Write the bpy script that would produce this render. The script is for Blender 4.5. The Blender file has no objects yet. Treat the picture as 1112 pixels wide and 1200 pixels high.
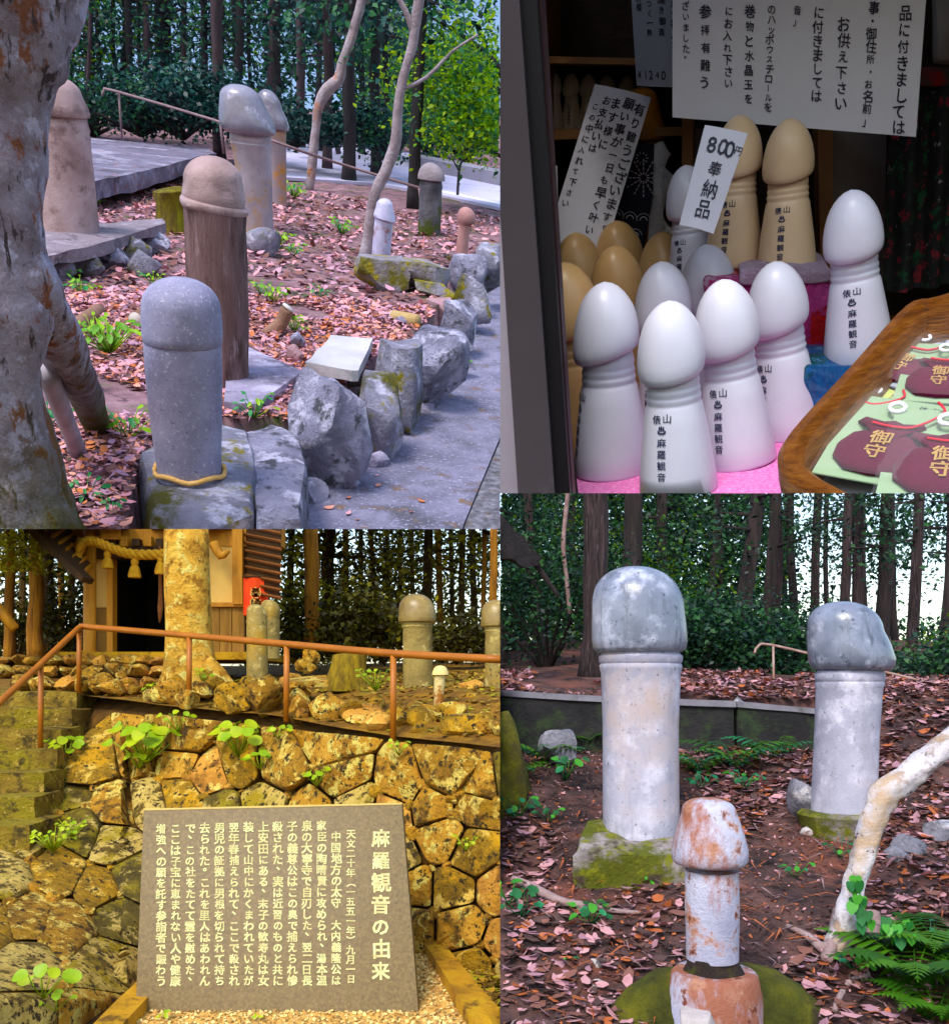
import bpy, bmesh, math, random
import numpy as np
from mathutils import Vector, Matrix, noise as mnoise

# ------------------------------------------------------------------ camera, sky, sun, exposure
SC = bpy.context.scene
COL = SC.collection
F, CU, HZ = 1100.0, 556.0, 800.0          # focal length (photo pixels), principal column, level horizon row
W, H = 1112.0, 1200.0
CAMZ = 1.7
cam_d = bpy.data.cameras.new('camera')
cam = bpy.data.objects.new('camera', cam_d); COL.objects.link(cam)
cam.location = (0, 0, CAMZ); cam.rotation_euler = (math.radians(90), 0, 0)
cam_d.sensor_fit = 'HORIZONTAL'; cam_d.sensor_width = 36
cam_d.lens = 36 * F / W
cam_d.shift_y = (HZ - H / 2) / W
cam_d.clip_start = 0.05; cam_d.clip_end = 3000
SC.camera = cam

SUN_EL, SUN_AZ = math.radians(46), math.radians(200)   # azimuth clockwise from +Y: behind the camera, to the left
wd = bpy.data.worlds.new('World'); SC.world = wd; wd.use_nodes = True
wn = wd.node_tree; wn.nodes.clear()
sky = wn.nodes.new('ShaderNodeTexSky'); sky.sky_type = 'NISHITA'; sky.sun_disc = False
sky.sun_elevation = SUN_EL; sky.sun_rotation = SUN_AZ; sky.air_density = 1.2; sky.dust_density = 1.2; sky.ozone_density = 1.2
bg = wn.nodes.new('ShaderNodeBackground'); bg.inputs['Strength'].default_value = 0.15
wo = wn.nodes.new('ShaderNodeOutputWorld')
wn.links.new(sky.outputs[0], bg.inputs[0]); wn.links.new(bg.outputs[0], wo.inputs[0])

sd = bpy.data.lights.new('sun', 'SUN'); sd.energy = 1.6; sd.angle = math.radians(18); sd.color = (1.0, 0.95, 0.88)
sun = bpy.data.objects.new('sun', sd); COL.objects.link(sun)
_dir = Vector((math.sin(SUN_AZ) * math.cos(SUN_EL), math.cos(SUN_AZ) * math.cos(SUN_EL), math.sin(SUN_EL)))
sun.rotation_euler = _dir.to_track_quat('Z', 'Y').to_euler(); sun.location = (-6, -10, 14)

vs = SC.view_settings
SC.display_settings.display_device = 'sRGB'
vs.view_transform = 'Standard'; vs.look = 'None'; vs.exposure = 1.03; vs.gamma = 1.0; vs.use_curve_mapping = False
SC.render.engine = 'CYCLES'
SC.cycles.max_bounces = 7; SC.cycles.diffuse_bounces = 3; SC.cycles.glossy_bounces = 2; SC.cycles.transmission_bounces = 4
SC.cycles.transparent_max_bounces = 8

# ------------------------------------------------------------------ panels: four small places, each with its own level ground
def ray_w(u, v):
    return Vector(((u - CU) / F, 1.0, (HZ - v) / F))
class Panel:
    """A place with its own 'up'.  Local axes: x right, y away from the viewer, z up; origin at the eye."""
    def __init__(s, vp, centre, cuts):
        if vp is None: n = Vector((0, 0, 1))
        else: n = -ray_w(*vp).normalized()
        c = ray_w(*centre) if vp else Vector((0, 1, 0))
        d = (c - n * c.dot(n)).normalized(); r = d.cross(n).normalized()
        s.R = Matrix((r, d, n)).transposed()
        s.Ri = s.R.transposed()
        s.M = Matrix.Translation((0, 0, CAMZ)) @ s.R.to_4x4()
        s.cuts = cuts; s.start = 0
    def ray(s, u, v): return s.Ri @ ray_w(u, v)
    def g(s, u, v, z):
        r = s.ray(u, v); return r * (z / r.z)
    def y(s, u, v, y):
        r = s.ray(u, v); return r * (y / r.y)
    def slope(s, u, v, y0, z0, k):
        """hit the ground z = z0 + k*(y - y0)"""
        r = s.ray(u, v); t = (z0 - k * y0) / (r.z - k * r.y); return r * t
    def px(s, p):
        """metres per photo pixel at local point p"""
        return (s.R @ Vector(p)).y / F
    def top(s, base, u, v):
        """point seen at u,v standing over base (same distance y)"""
        return s.y(u, v, base.y)
    def uv(s, p):
        w = s.R @ Vector(p); return (CU + F * w.x / w.y, HZ - F * w.z / w.y)
REG = []          # (object, panel) of every top-level object
CUR = [None]
def use(p): CUR[0] = p

# ------------------------------------------------------------------ materials
MATS = {}
def pmat(name, cols, scale=4.0, detail=6.0, rough=0.85, bump=0.25, bscale=30.0, spots=(), metal=0.0, spec=0.35, trans=0.0, coat=0.0, stretch=(1, 1, 1), rnd=True, sheen=0.0, foot=None):
    """cols: colours spread over a noise; spots: (colour, scale, threshold, softness[, stretch]) layers over it"""
    if name in MATS: return MATS[name]
    sat, tint = getattr(CUR[0], 'grade', (1.0, (1, 1, 1)))       # saturation and colour cast of this place, put into its base colours
    def gr(c):
        l = .3 * c[0] + .6 * c[1] + .1 * c[2]
        return tuple(min(.92, max(.001, (l + (x - l) * sat) * t)) for x, t in zip(c, tint))
    cols = [gr(c) for c in cols]; spots = [(gr(q[0]),) + tuple(q[1:]) for q in spots]
    if foot: foot = (gr(foot[0]),) + tuple(foot[1:])
    m = bpy.data.materials.new(name); m.use_nodes = True
    t = m.node_tree; N = t.nodes; L = t.links; N.clear()
    out = N.new('ShaderNodeOutputMaterial'); b = N.new('ShaderNodeBsdfPrincipled')
    L.new(b.outputs[0], out.inputs[0])
    b.inputs['Roughness'].default_value = rough; b.inputs['Metallic'].default_value = metal
    b.inputs['Specular IOR Level'].default_value = spec
    if coat: b.inputs['Coat Weight'].default_value = coat; b.inputs['Coat Roughness'].default_value = 0.25
    if sheen: b.inputs['Sheen Weight'].default_value = sheen
    tc = N.new('ShaderNodeTexCoord'); vec = tc.outputs['Object']
    if rnd:
        oi = N.new('ShaderNodeObjectInfo'); ad = N.new('ShaderNodeVectorMath'); ad.operation = 'ADD'
        mu = N.new('ShaderNodeMath'); mu.operation = 'MULTIPLY'; mu.inputs[1].default_value = 37.0
        L.new(oi.outputs['Random'], mu.inputs[0]); L.new(vec, ad.inputs[0]); L.new(mu.outputs[0], ad.inputs[1]); vec = ad.outputs[0]
    def nz(sc, det=detail, st=(1, 1, 1), ro=0.62):
        n = N.new('ShaderNodeTexNoise'); n.inputs['Scale'].default_value = sc; n.inputs['Detail'].default_value = det; n.inputs['Roughness'].default_value = ro
        if tuple(st) != (1, 1, 1):
            mp = N.new('ShaderNodeMapping'); mp.inputs['Scale'].default_value = st; L.new(vec, mp.inputs[0]); L.new(mp.outputs[0], n.inputs['Vector'])
        else: L.new(vec, n.inputs['Vector'])
        return n.outputs['Fac']
    if len(cols) == 1: cols = [tuple(c * .85 for c in cols[0]), tuple(min(1, c * 1.12) for c in cols[0])]
    rp = N.new('ShaderNodeValToRGB'); L.new(nz(scale, st=stretch), rp.inputs[0])
    e = rp.color_ramp.elements
    k = len(cols)
    for i, c in enumerate(cols):
        pos = 0.3 + 0.4 * i / max(1, k - 1)
        el = e[i] if i < 2 else e.new(pos)
        el.position = pos; el.color = (*c, 1)
    cur = rp.outputs[0]
    for sp in spots:
        c, sc_, th, so = sp[:4]; st = sp[4] if len(sp) > 4 else (1, 1, 1)
        mr = N.new('ShaderNodeMapRange'); mr.inputs['From Min'].default_value = th - so; mr.inputs['From Max'].default_value = th + so
        L.new(nz(sc_, 8.0, st, 0.68), mr.inputs['Value'])
        mx = N.new('ShaderNodeMix'); mx.data_type = 'RGBA'
        L.new(mr.outputs[0], mx.inputs['Factor']); L.new(cur, mx.inputs[6]); mx.inputs[7].default_value = (*c, 1); cur = mx.outputs[2]
    if foot:      # growth that starts from the foot: (colour, height from, height to, ragged amount)
        sx_ = N.new('ShaderNodeSeparateXYZ'); L.new(tc.outputs['Object'], sx_.inputs[0])
        ma = N.new('ShaderNodeMath'); ma.operation = 'MULTIPLY_ADD'; ma.inputs[1].default_value = foot[3]
        L.new(nz(1.6, 8.0), ma.inputs[0]); L.new(sx_.outputs[2], ma.inputs[2])
        mr = N.new('ShaderNodeMapRange'); mr.inputs['From Min'].default_value = foot[2] + foot[3] * .5; mr.inputs['From Max'].default_value = foot[1] + foot[3] * .5
        L.new(ma.outputs[0], mr.inputs['Value'])
        mx = N.new('ShaderNodeMix'); mx.data_type = 'RGBA'
        L.new(mr.outputs[0], mx.inputs['Factor']); L.new(cur, mx.inputs[6]); mx.inputs[7].default_value = (*foot[0], 1); cur = mx.outputs[2]
    L.new(cur, b.inputs['Base Color'])
    if bump:
        bp = N.new('ShaderNodeBump'); bp.inputs['Strength'].default_value = min(1.0, bump); bp.inputs['Distance'].default_value = 1.2 / bscale
        L.new(nz(bscale, 8.0, stretch, 0.7), bp.inputs['Height']); L.new(bp.outputs[0], b.inputs['Normal'])
    if trans:
        tr = N.new('ShaderNodeBsdfTranslucent'); L.new(cur, tr.inputs[0])
        ms = N.new('ShaderNodeMixShader'); ms.inputs[0].default_value = trans
        L.new(b.outputs[0], ms.inputs[1]); L.new(tr.outputs[0], ms.inputs[2]); L.new(ms.outputs[0], out.inputs[0])
    MATS[name] = m; return m
def glassmat(name, col, alpha):
    m = bpy.data.materials.new(name); m.use_nodes = True
    t = m.node_tree; b = t.nodes['Principled BSDF']
    b.inputs['Base Color'].default_value = (*col, 1); b.inputs['Roughness'].default_value = 0.2; b.inputs['Specular IOR Level'].default_value = 0.25; b.inputs['Alpha'].default_value = alpha
    MATS[name] = m; return m
def lin(r, g, b):
    f = lambda c: ((c / 255 + .055) / 1.055) ** 2.4 if c > 10 else c / 255 / 12.92
    return (f(r), f(g), f(b))

# ------------------------------------------------------------------ mesh helpers
def link(name, me, mats, parent=None, smooth=True):
    if not isinstance(mats, (list, tuple)): mats = [mats]
    for m in mats: me.materials.append(m)
    if smooth: me.shade_smooth()
    o = bpy.data.objects.new(name, me); COL.objects.link(o)
    if parent is not None: o.parent = parent
    else: REG.append((o, CUR[0]))
    return o
def bobj(name, bm, mats, parent=None, smooth=True, auto=None):
    me = bpy.data.meshes.new(name); bm.to_mesh(me); bm.free()
    o = link(name, me, mats, parent, smooth)
    if auto is not None: me.set_sharp_from_angle(angle=math.radians(auto))
    return o
def mesh_np(name, V, Fq, mats, parent=None, smooth=False, mi=None):
    """V (n,3), Fq (m,k) arrays -> object"""
    V = np.asarray(V, dtype=np.float32); Fq = np.asarray(Fq, dtype=np.int32)
    me = bpy.data.meshes.new(name)
    m, k = Fq.shape
    me.vertices.add(len(V)); me.vertices.foreach_set('co', V.ravel())
    me.loops.add(m * k); me.loops.foreach_set('vertex_index', Fq.ravel())
    me.polygons.add(m); me.polygons.foreach_set('loop_start', np.arange(0, m * k, k, dtype=np.int32))
    if mi is not None: me.polygons.foreach_set('material_index', np.asarray(mi, dtype=np.int32))
    me.update(calc_edges=True)
    return link(name, me, mats, parent, smooth)
def tag(o, label, cat, group=None, kind=None):
    if label: o['label'] = label
    if cat: o['category'] = cat
    if group: o['group'] = group
    if kind: o['kind'] = kind
    return o
def thing(name, label, cat, loc=(0, 0, 0), group=None):
    o = bpy.data.objects.new(name, None); COL.objects.link(o); o.location = loc; o.empty_display_size = 0.1
    REG.append((o, CUR[0])); return tag(o, label, cat, group)
def setting(o, kind='structure', label=None, cat=None):
    o['kind'] = kind
    if label: o['label'] = label
    if cat: o['category'] = cat
    return o
def shift_bm(bm, off):
    bmesh.ops.translate(bm, vec=Vector(off), verts=bm.verts)
def frame(z, hint=(0, 1, 0)):
    z = Vector(z).normalized(); h = Vector(hint)
    x = h.cross(z)
    if x.length < 1e-5: x = Vector((1, 0, 0)).cross(z)
    x.normalize(); y = z.cross(x); return x, y, z
def rings_bm(rings, seg=32, cap0=True, cap1=True, bm=None, wob=0.0, seed=0):
    """rings: list of (centre Vector, axis_x*rx Vector, axis_y*ry Vector); skin them into a tube"""
    bm = bm or bmesh.new(); prev = None; loops = []
    for i, (c, ax, ay) in enumerate(rings):
        lp = []
        for k in range(seg):
            a = 2 * math.pi * k / seg
            w = 1.0
            if wob:
                q = Vector((math.cos(a) * 1.3 + seed, math.sin(a) * 1.3, i * 0.45 + seed * 3)); w = 1 + wob * mnoise.noise(q)
            lp.append(bm.verts.new(c + (ax * math.cos(a) + ay * math.sin(a)) * w))
        loops.append(lp)
    for a, b in zip(loops, loops[1:]):
        for k in range(seg):
            bm.faces.new((a[k], a[(k + 1) % seg], b[(k + 1) % seg], b[k]))
    if cap0: bm.faces.new(list(reversed(loops[0])))
    if cap1: bm.faces.new(loops[-1])
    return bm
def tube_bm(pts, rads, seg=10, bm=None, wob=0.0, seed=0, hint=(0, 1, 0.03), sub=1):
    pts = [Vector(p) for p in pts]
    if not isinstance(rads, (list, tuple)): rads = [rads] * len(pts)
    if sub > 1:
        P, Rr = [], []
        n = len(pts)
        for i in range(n - 1):
            p0, p1, p2, p3 = pts[max(0, i - 1)], pts[i], pts[i + 1], pts[min(n - 1, i + 2)]
            for k in range(sub):
                t = k / sub
                P.append(0.5 * ((2 * p1) + (p2 - p0) * t + (2 * p0 - 5 * p1 + 4 * p2 - p3) * t * t + (3 * p1 - p0 - 3 * p2 + p3) * t ** 3))
                Rr.append(rads[i] * (1 - t) + rads[i + 1] * t)
        P.append(pts[-1]); Rr.append(rads[-1]); pts, rads = P, Rr
    rs = []
    for i, p in enumerate(pts):
        d = (pts[min(i + 1, len(pts) - 1)] - pts[max(i - 1, 0)])
        x, y, z = frame(d, hint)
        rs.append((p, x * rads[i], y * rads[i]))
    return rings_bm(rs, seg, bm=bm, wob=wob, seed=seed)
def box_bm(c, sx, sy, sz, bm=None, rot=None, bevel=0.0):
    """box centred at c"""
    own = bm is None
    bm = bm or bmesh.new()
    r = bmesh.ops.create_cube(bm, size=1.0)
    M = Matrix.Translation(Vector(c)) @ (rot.to_4x4() if rot is not None else Matrix.Identity(4)) @ Matrix.Diagonal((sx, sy, sz, 1))
    bmesh.ops.transform(bm, matrix=M, verts=r['verts'])
    if bevel:
        es = list({e for v in r['verts'] for e in v.link_edges})
        bmesh.ops.bevel(bm, geom=es, offset=bevel, segments=2, affect='EDGES', profile=0.6)
    return bm
def prism_bm(poly, up, bm=None, bevel=0.0):
    """extrude polygon (Vectors) along up"""
    bm = bm or bmesh.new(); up = Vector(up)
    b = [bm.verts.new(Vector(p)) for p in poly]; t = [bm.verts.new(Vector(p) + up) for p in poly]
    n = len(poly)
    bm.faces.new(t); bm.faces.new(list(reversed(b)))
    for i in range(n): bm.faces.new((b[i], b[(i + 1) % n], t[(i + 1) % n], t[i]))
    bmesh.ops.recalc_face_normals(bm, faces=bm.faces)
    if bevel: bmesh.ops.bevel(bm, geom=list(bm.edges), offset=bevel, segments=2, affect='EDGES', profile=0.6)
    return bm
def rough_bm(bm, amp, freq, cuts=0, seed=0):
    if cuts: bmesh.ops.subdivide_edges(bm, edges=bm.edges, cuts=cuts, use_grid_fill=True)
    bm.normal_update()
    mv = []
    for v in bm.verts:
        q = v.co * freq + Vector((seed, seed * 2, 0))
        mv.append((v, v.normal * (mnoise.noise(q) + 0.5 * mnoise.noise(q * 2.3)) * amp))
    for v, d in mv: v.co += d
    return bm
def rock_bm(size, seed, cuts=9, sub=3, rough=0.06, flat_top=None):
    """angular boulder, about size=(sx,sy,sz) across, centred at the origin"""
    rr = random.Random(seed); bm = bmesh.new()
    bmesh.ops.create_icosphere(bm, subdivisions=sub, radius=1.0)
    planes = []
    for k in range(cuts):
        n = Vector((rr.gauss(0, 1), rr.gauss(0, 1), rr.gauss(0, 1))).normalized(); planes.append((n, rr.uniform(.46, .76)))
    if flat_top is not None: planes.append((Vector((0, 0, 1)), flat_top))
    for v in bm.verts:
        for _ in range(2):
            for n, d in planes:
                k = v.co.dot(n)
                if k > d: v.co -= n * (k - d) * 0.93
        q = v.co * 2.1 + Vector((seed * 1.7, seed * .9, 0))
        v.co *= 1 + rough * mnoise.noise(q) * 1.6 + rough * .8 * mnoise.noise(q * 2.7)
    lo = [min(v.co[i] for v in bm.verts) for i in range(3)]; hi = [max(v.co[i] for v in bm.verts) for i in range(3)]
    for v in bm.verts:
        v.co = Vector([(v.co[i] - (lo[i] + hi[i]) / 2) / (hi[i] - lo[i]) * size[i] for i in range(3)])
    return bm
def rock(name, P, u0, v0, u1, v1, y, mats, seed, depth=None, parent=None, cuts=9, tilt=0.0, flat_top=None, rough=.06, sub=3):
    """boulder whose picture box is u0..u1, v0..v1 at distance y"""
    c = P.y((u0 + u1) / 2, (v0 + v1) / 2, y); k = P.px(c)
    w, h = (u1 - u0) * k, (v1 - v0) * k
    bm = rock_bm((w, depth or (w + h) / 2, h), seed, cuts, flat_top=flat_top, sub=sub, rough=rough)
    M = Matrix.Rotation(tilt, 3, 'Y')
    for v in bm.verts: v.co = M @ v.co
    if parent is None:
        shift_bm(bm, (0, 0, h / 2)); o = bobj(name, bm, mats, None, auto=38); o.location = c - Vector((0, 0, h / 2))
    else:
        shift_bm(bm, c - parent.location); o = bobj(name, bm, mats, parent, auto=38)
    return o
def leaves_np(n, centre_fn, size, seed, flat=0.0, aspect=0.55, fold=True, six=False):
    """n leaf quads (a rhombus); centre_fn(rng,n)->(n,3); size (lo,hi). Returns V,F"""
    rng = np.random.default_rng(seed)
    C = centre_fn(rng, n); n = len(C)
    a = rng.normal(size=(n, 3)); a[:, 2] *= (1 - flat) * .8; a /= np.linalg.norm(a, axis=1)[:, None] + 1e-9
    b = rng.normal(size=(n, 3))
    if flat: 
        up = np.tile(np.array([[0, 0, 1.0]]), (n, 1)) + rng.normal(size=(n, 3)) * (1 - flat) * .9
        b = np.cross(up, a)
    b -= (b * a).sum(1)[:, None] * a; b /= np.linalg.norm(b, axis=1)[:, None] + 1e-9
    nn = np.cross(a, b)
    s = rng.uniform(size[0], size[1], size=(n, 1))
    if six:      # a pointed oval, cupped and curled
        V = np.empty((n, 6, 3), dtype=np.float32); cu_ = rng.uniform(-.05, .22, size=(n, 1)) * s; tw = rng.uniform(-.12, .12, size=(n, 1)) * s
        V[:, 0] = C - a * s * .5 + nn * cu_; V[:, 3] = C + a * s * .5 + nn * (cu_ + tw)
        for k_, al, wd_ in ((1, -.2, 1), (5, -.2, -1), (2, .2, .85), (4, .2, -.85)): V[:, k_] = C + a * s * al + b * s * aspect * .5 * wd_ + nn * (cu_ * .5 + tw * (wd_ > 0))
        return V.reshape(-1, 3), np.arange(n * 6).reshape(n, 6)
    V = np.empty((n, 4, 3), dtype=np.float32)
    V[:, 0] = C - a * s * .5; V[:, 2] = C + a * s * .5
    cup = nn * s * .12 if fold else 0
    V[:, 1] = C + b * s * aspect * .5 + cup; V[:, 3] = C - b * s * aspect * .5 + cup
    Fq = np.arange(n * 4).reshape(n, 4)
    return V.reshape(-1, 3), Fq
def leaf_obj(name, n, centre_fn, size, seed, mats, parent=None, flat=0.0, aspect=0.55, six=False):
    V, Fq = leaves_np(n, centre_fn, size, seed, flat, aspect, six=six)
    rng = np.random.default_rng(seed + 5)
    k = len(mats)
    mi = rng.integers(0, k, size=len(Fq))
    return mesh_np(name, V, Fq, mats, parent, mi=mi)
def np_noise(pts, freq, seed):
    """cheap smooth pseudo noise from sines, -1..1"""
    r = np.random.default_rng(seed); s = 0
    for k in range(5):
        w = r.normal(size=3) * freq * (1 + .5 * k); s = s + np.sin(pts @ w + r.uniform(0, 6.28)) / (1 + .4 * k)
    return s / 2.6
def clumps(centres, rad, squash=0.6, gap=None):
    """leaf centres in many little clouds"""
    cs = np.array([tuple(c) for c in centres]); 
    def fn(rng, n):
        i = rng.integers(0, len(cs), size=n)
        p = rng.normal(size=(n, 3)) * .5 * np.array([1, 1, squash])
        r = rad if np.isscalar(rad) else np.array(rad)[i][:, None]
        return cs[i] + p * r
    return fn

# ------------------------------------------------------------------ lettering
_GL = {}
def glyph(ch):
    if ch not in _GL:
        c = bpy.data.curves.new('glyph', 'FONT'); c.body = ch; c.size = 1.0; c.align_x = 'CENTER'; c.resolution_u = 2
        o = bpy.data.objects.new('glyph', c); COL.objects.link(o)
        dg = bpy.context.evaluated_depsgraph_get(); dg.update()
        me = bpy.data.meshes.new_from_object(o.evaluated_get(dg))
        vs_ = [tuple(v.co) for v in me.vertices]; fs = [tuple(p.vertices) for p in me.polygons]
        bpy.data.objects.remove(o); bpy.data.curves.remove(c); bpy.data.meshes.remove(me)
        _GL[ch] = (vs_, fs)
    return _GL[ch]
def letters(cols, mapfn, bold=0.0, jit=0.0, seed=1):
    """cols: list of (text, x, y_top, size, step); x,y on the sheet; mapfn(x,y)->Vector. Returns bmesh of flat characters"""
    bm = bmesh.new(); rr = random.Random(seed)
    for txt, x, y, size, step in cols:
        for ch in txt:
            if ch in ' \u3000': y -= step; continue
            vs_, fs = glyph(ch)
            a = rr.uniform(-jit, jit) * .25; ca, sa = math.cos(a), math.sin(a); sj = size * (1 + rr.uniform(-jit, jit) * .5)
            xj = x + rr.uniform(-jit, jit) * size * .25
            offs = [(0, 0)] if not bold else [(0, 0), (bold, 0), (0, bold), (bold, bold)]
            for ox, oy in offs:
                nv = []
                for (px, py, pz) in vs_:
                    gx, gy = px, py - .38
                    if ch in 'ー（）()': gx, gy = gy * 1.0, -px      # vertical writing turns these
                    elif ch in '、。': gx, gy = px + .3, py + .1
                    elif ch == '」': gx, gy = px, py - .5
                    gx, gy = gx * ca - gy * sa, gx * sa + gy * ca
                    nv.append(bm.verts.new(mapfn(xj + (gx + ox) * sj, y - step * .5 + (gy + oy) * sj)))
                for f in fs:
                    try: bm.faces.new([nv[i] for i in f])
                    except ValueError: pass
            y -= step
    return bm

# ------------------------------------------------------------------ pillars: a shaft and a domed cap, as rings round a leaning axis
def pillar_rings(base, top, prof, turn=0.0):
    """prof: list of (t 0..1 along the axis, radius, tilt (rise per radius towards 'turn'), shift)"""
    ax = top - base; L = ax.length; x, y, z = frame(ax, (0, 1, 0))
    dx = x * math.cos(turn) + y * math.sin(turn); dy = -x * math.sin(turn) + y * math.cos(turn)
    out = []
    for t, r, ti, sh in prof:
        out.append((base + z * (t * L) + dx * sh, dx * r + z * (ti * r), dy * r))
    return out

# ------------------------------------------------------------------ cutting each place at its border, then standing it in the world
def finish():
    """move every top-level object from its panel's own axes to the world, and end each place at its own border"""
    bpy.context.view_layer.update()
    for o, P in REG:
        if P is None: continue
        o.matrix_world = P.M @ o.matrix_basis
    bpy.context.view_layer.update()
    kids = {}
    for ob in list(COL.objects):
        if ob.parent: kids.setdefault(ob.parent, []).append(ob)
    dead = []
    def cut(o, P):
        if o.type == 'MESH':
            mw = o.matrix_world
            for (axis, val, keep_less) in P.cuts:
                # plane through the eye along one picture row or column
                k = (val - CU) / F if axis == 'u' else (HZ - val) / F
                n = Vector((1, -k, 0)) if axis == 'u' else Vector((0, -k, 1))     # >0 : right of / above
                keep_neg = keep_less if axis == 'u' else not keep_less
                if not keep_neg: n = -n                                            # keep the side with n.p < 0
                org = Vector((0, 0, CAMZ))
                bb = [(mw @ Vector(c) - org).dot(n) for c in o.bound_box]
                if max(bb) <= 1e-6: continue
                if min(bb) >= -1e-6: dead.append(o); return
                me = o.data
                if me.users > 1: me = o.data = o.data.copy()
                nl = mw.to_3x3().transposed() @ n; ol = mw.inverted() @ org
                nv = len(me.vertices)
                if nv > 9000 and o.get('kind') != 'structure':
                    co = np.empty(nv * 3, dtype=np.float32); me.vertices.foreach_get('co', co); co = co.reshape(-1, 3)
                    bad = ((co - np.array(ol)) @ np.array(nl)) > 0
                    bm = bmesh.new(); bm.from_mesh(me); bm.verts.ensure_lookup_table()
                    bmesh.ops.delete(bm, geom=[bm.verts[i] for i in np.nonzero(bad)[0]], context='VERTS')
                else:
                    bm = bmesh.new(); bm.from_mesh(me)
                    r = bmesh.ops.bisect_plane(bm, geom=bm.verts[:] + bm.edges[:] + bm.faces[:], plane_co=ol, plane_no=nl, clear_outer=True, dist=1e-6)
                    es = [e for e in r['geom_cut'] if isinstance(e, bmesh.types.BMEdge) and e.is_valid and e.is_boundary]
                    if es and nv < 5000:
                        try: bmesh.ops.holes_fill(bm, edges=es, sides=0)
                        except Exception: pass
                if not bm.faces: dead.append(o); bm.free(); return
                bm.to_mesh(me); bm.free()
        for c in kids.get(o, []): cut(c, P)
    for o, P in REG:
        if P is not None and P.cuts: cut(o, P)
    for o in dead:
        for c in kids.get(o, []):
            if c not in dead: dead.append(c)
    for o in set(dead):
        bpy.data.objects.remove(o)
    bpy.context.view_layer.update()
    for o, P in REG:
        try:
            if o.type == 'EMPTY' and o.name in COL.objects and not [c for c in o.children]: bpy.data.objects.remove(o)
        except ReferenceError: pass
# ------------------------------------------------------------------ kit shared by the four places
ORD = ['first', 'second', 'third', 'fourth', 'fifth', 'sixth', 'seventh', 'eighth', 'ninth', 'tenth', 'eleventh', 'twelfth']
def ranked(us, anchors, what):
    """labels that count things off from findable neighbours; anchors: (column where its stretch starts, phrase)"""
    out = {}; cnt = {}
    for u in sorted(us):
        a = [p for c, p in anchors if u >= c][-1]; cnt[a] = cnt.get(a, 0) + 1
        out[u] = '%s %s %s' % (ORD[cnt[a] - 1], what, a)
    return out
def dome(v0, u0, hw, v1, u1, n=9, p=2.2, tilt=0.0):
    out = []
    for i in range(1, n + 1):
        s = math.sin(i / n * math.pi / 2)
        w = hw * max(0.0, (1 - s ** p)) ** (1 / p)
        if i == n: w = hw * 0.04
        out.append((v0 + (v1 - v0) * s, u0 + (u1 - u0) * s, w, tilt * (1 - s)))
    return out
def px_rings(P, y, rows, org, depth=1.0):
    k = None; out = []
    for (v, u, hw, ti) in rows:
        c = P.y(u, v, y)
        k = P.px(c); r = hw * k
        out.append((c - org, Vector((1, 0, 0)) * r + Vector((0, 0, 1)) * r * ti, Vector((0, 1, 0)) * r * depth))
    return out
def ring_part(P, name, y, rows, org, mat, parent, seg=40, wob=0.0, seed=0, depth=1.0, rough=None):
    bm = rings_bm(px_rings(P, y, rows, org, depth), seg, wob=wob, seed=seed)
    bmesh.ops.recalc_face_normals(bm, faces=bm.faces)
    if rough: rough_bm(bm, rough[0], rough[1], 0, seed)
    return bobj(name, bm, mat, parent, auto=50)
def lerp_rows(a, b, n):
    return [tuple(a[i] + (b[i] - a[i]) * k / n for i in range(4)) for k in range(n + 1)]
def ground_grid(name, x0, x1, y0, y1, nx, ny, hfn, mats, skirt=0.0, mifn=None):
    xs = np.linspace(x0, x1, nx); ys = np.linspace(y0, y1, ny)
    V = np.array([(x, y, hfn(x, y)) for y in ys for x in xs], dtype=np.float32)
    Fq = [(j * nx + i, j * nx + i + 1, (j + 1) * nx + i + 1, (j + 1) * nx + i) for j in range(ny - 1) for i in range(nx - 1)]
    mi = None
    if mifn: mi = [mifn(*V[list(f)].mean(0)) for f in Fq]
    return setting(mesh_np(name, V, Fq, mats, smooth=True, mi=mi))
def litter(name, n, area, hfn, size, mats, seed, lift=0.015, flat=0.75, keep=None, label=None, cat='leaves', aspect=.5):
    x0, x1, y0, y1 = area
    def fn(rng, n):
        x = rng.uniform(x0, x1, n); y = rng.uniform(y0, y1, n)
        p = np.stack([x, y, x * 0], 1)
        if keep is not None: p = p[keep(p, rng)]
        p[:, 2] = np.array([hfn(a, b) for a, b in p[:, :2]]) + rng.uniform(0.002, lift, len(p))
        return p
    o = leaf_obj(name, n, fn, size, seed, mats, flat=flat, aspect=aspect, six=aspect > .1)
    return setting(o, 'stuff', label, cat)
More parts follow.
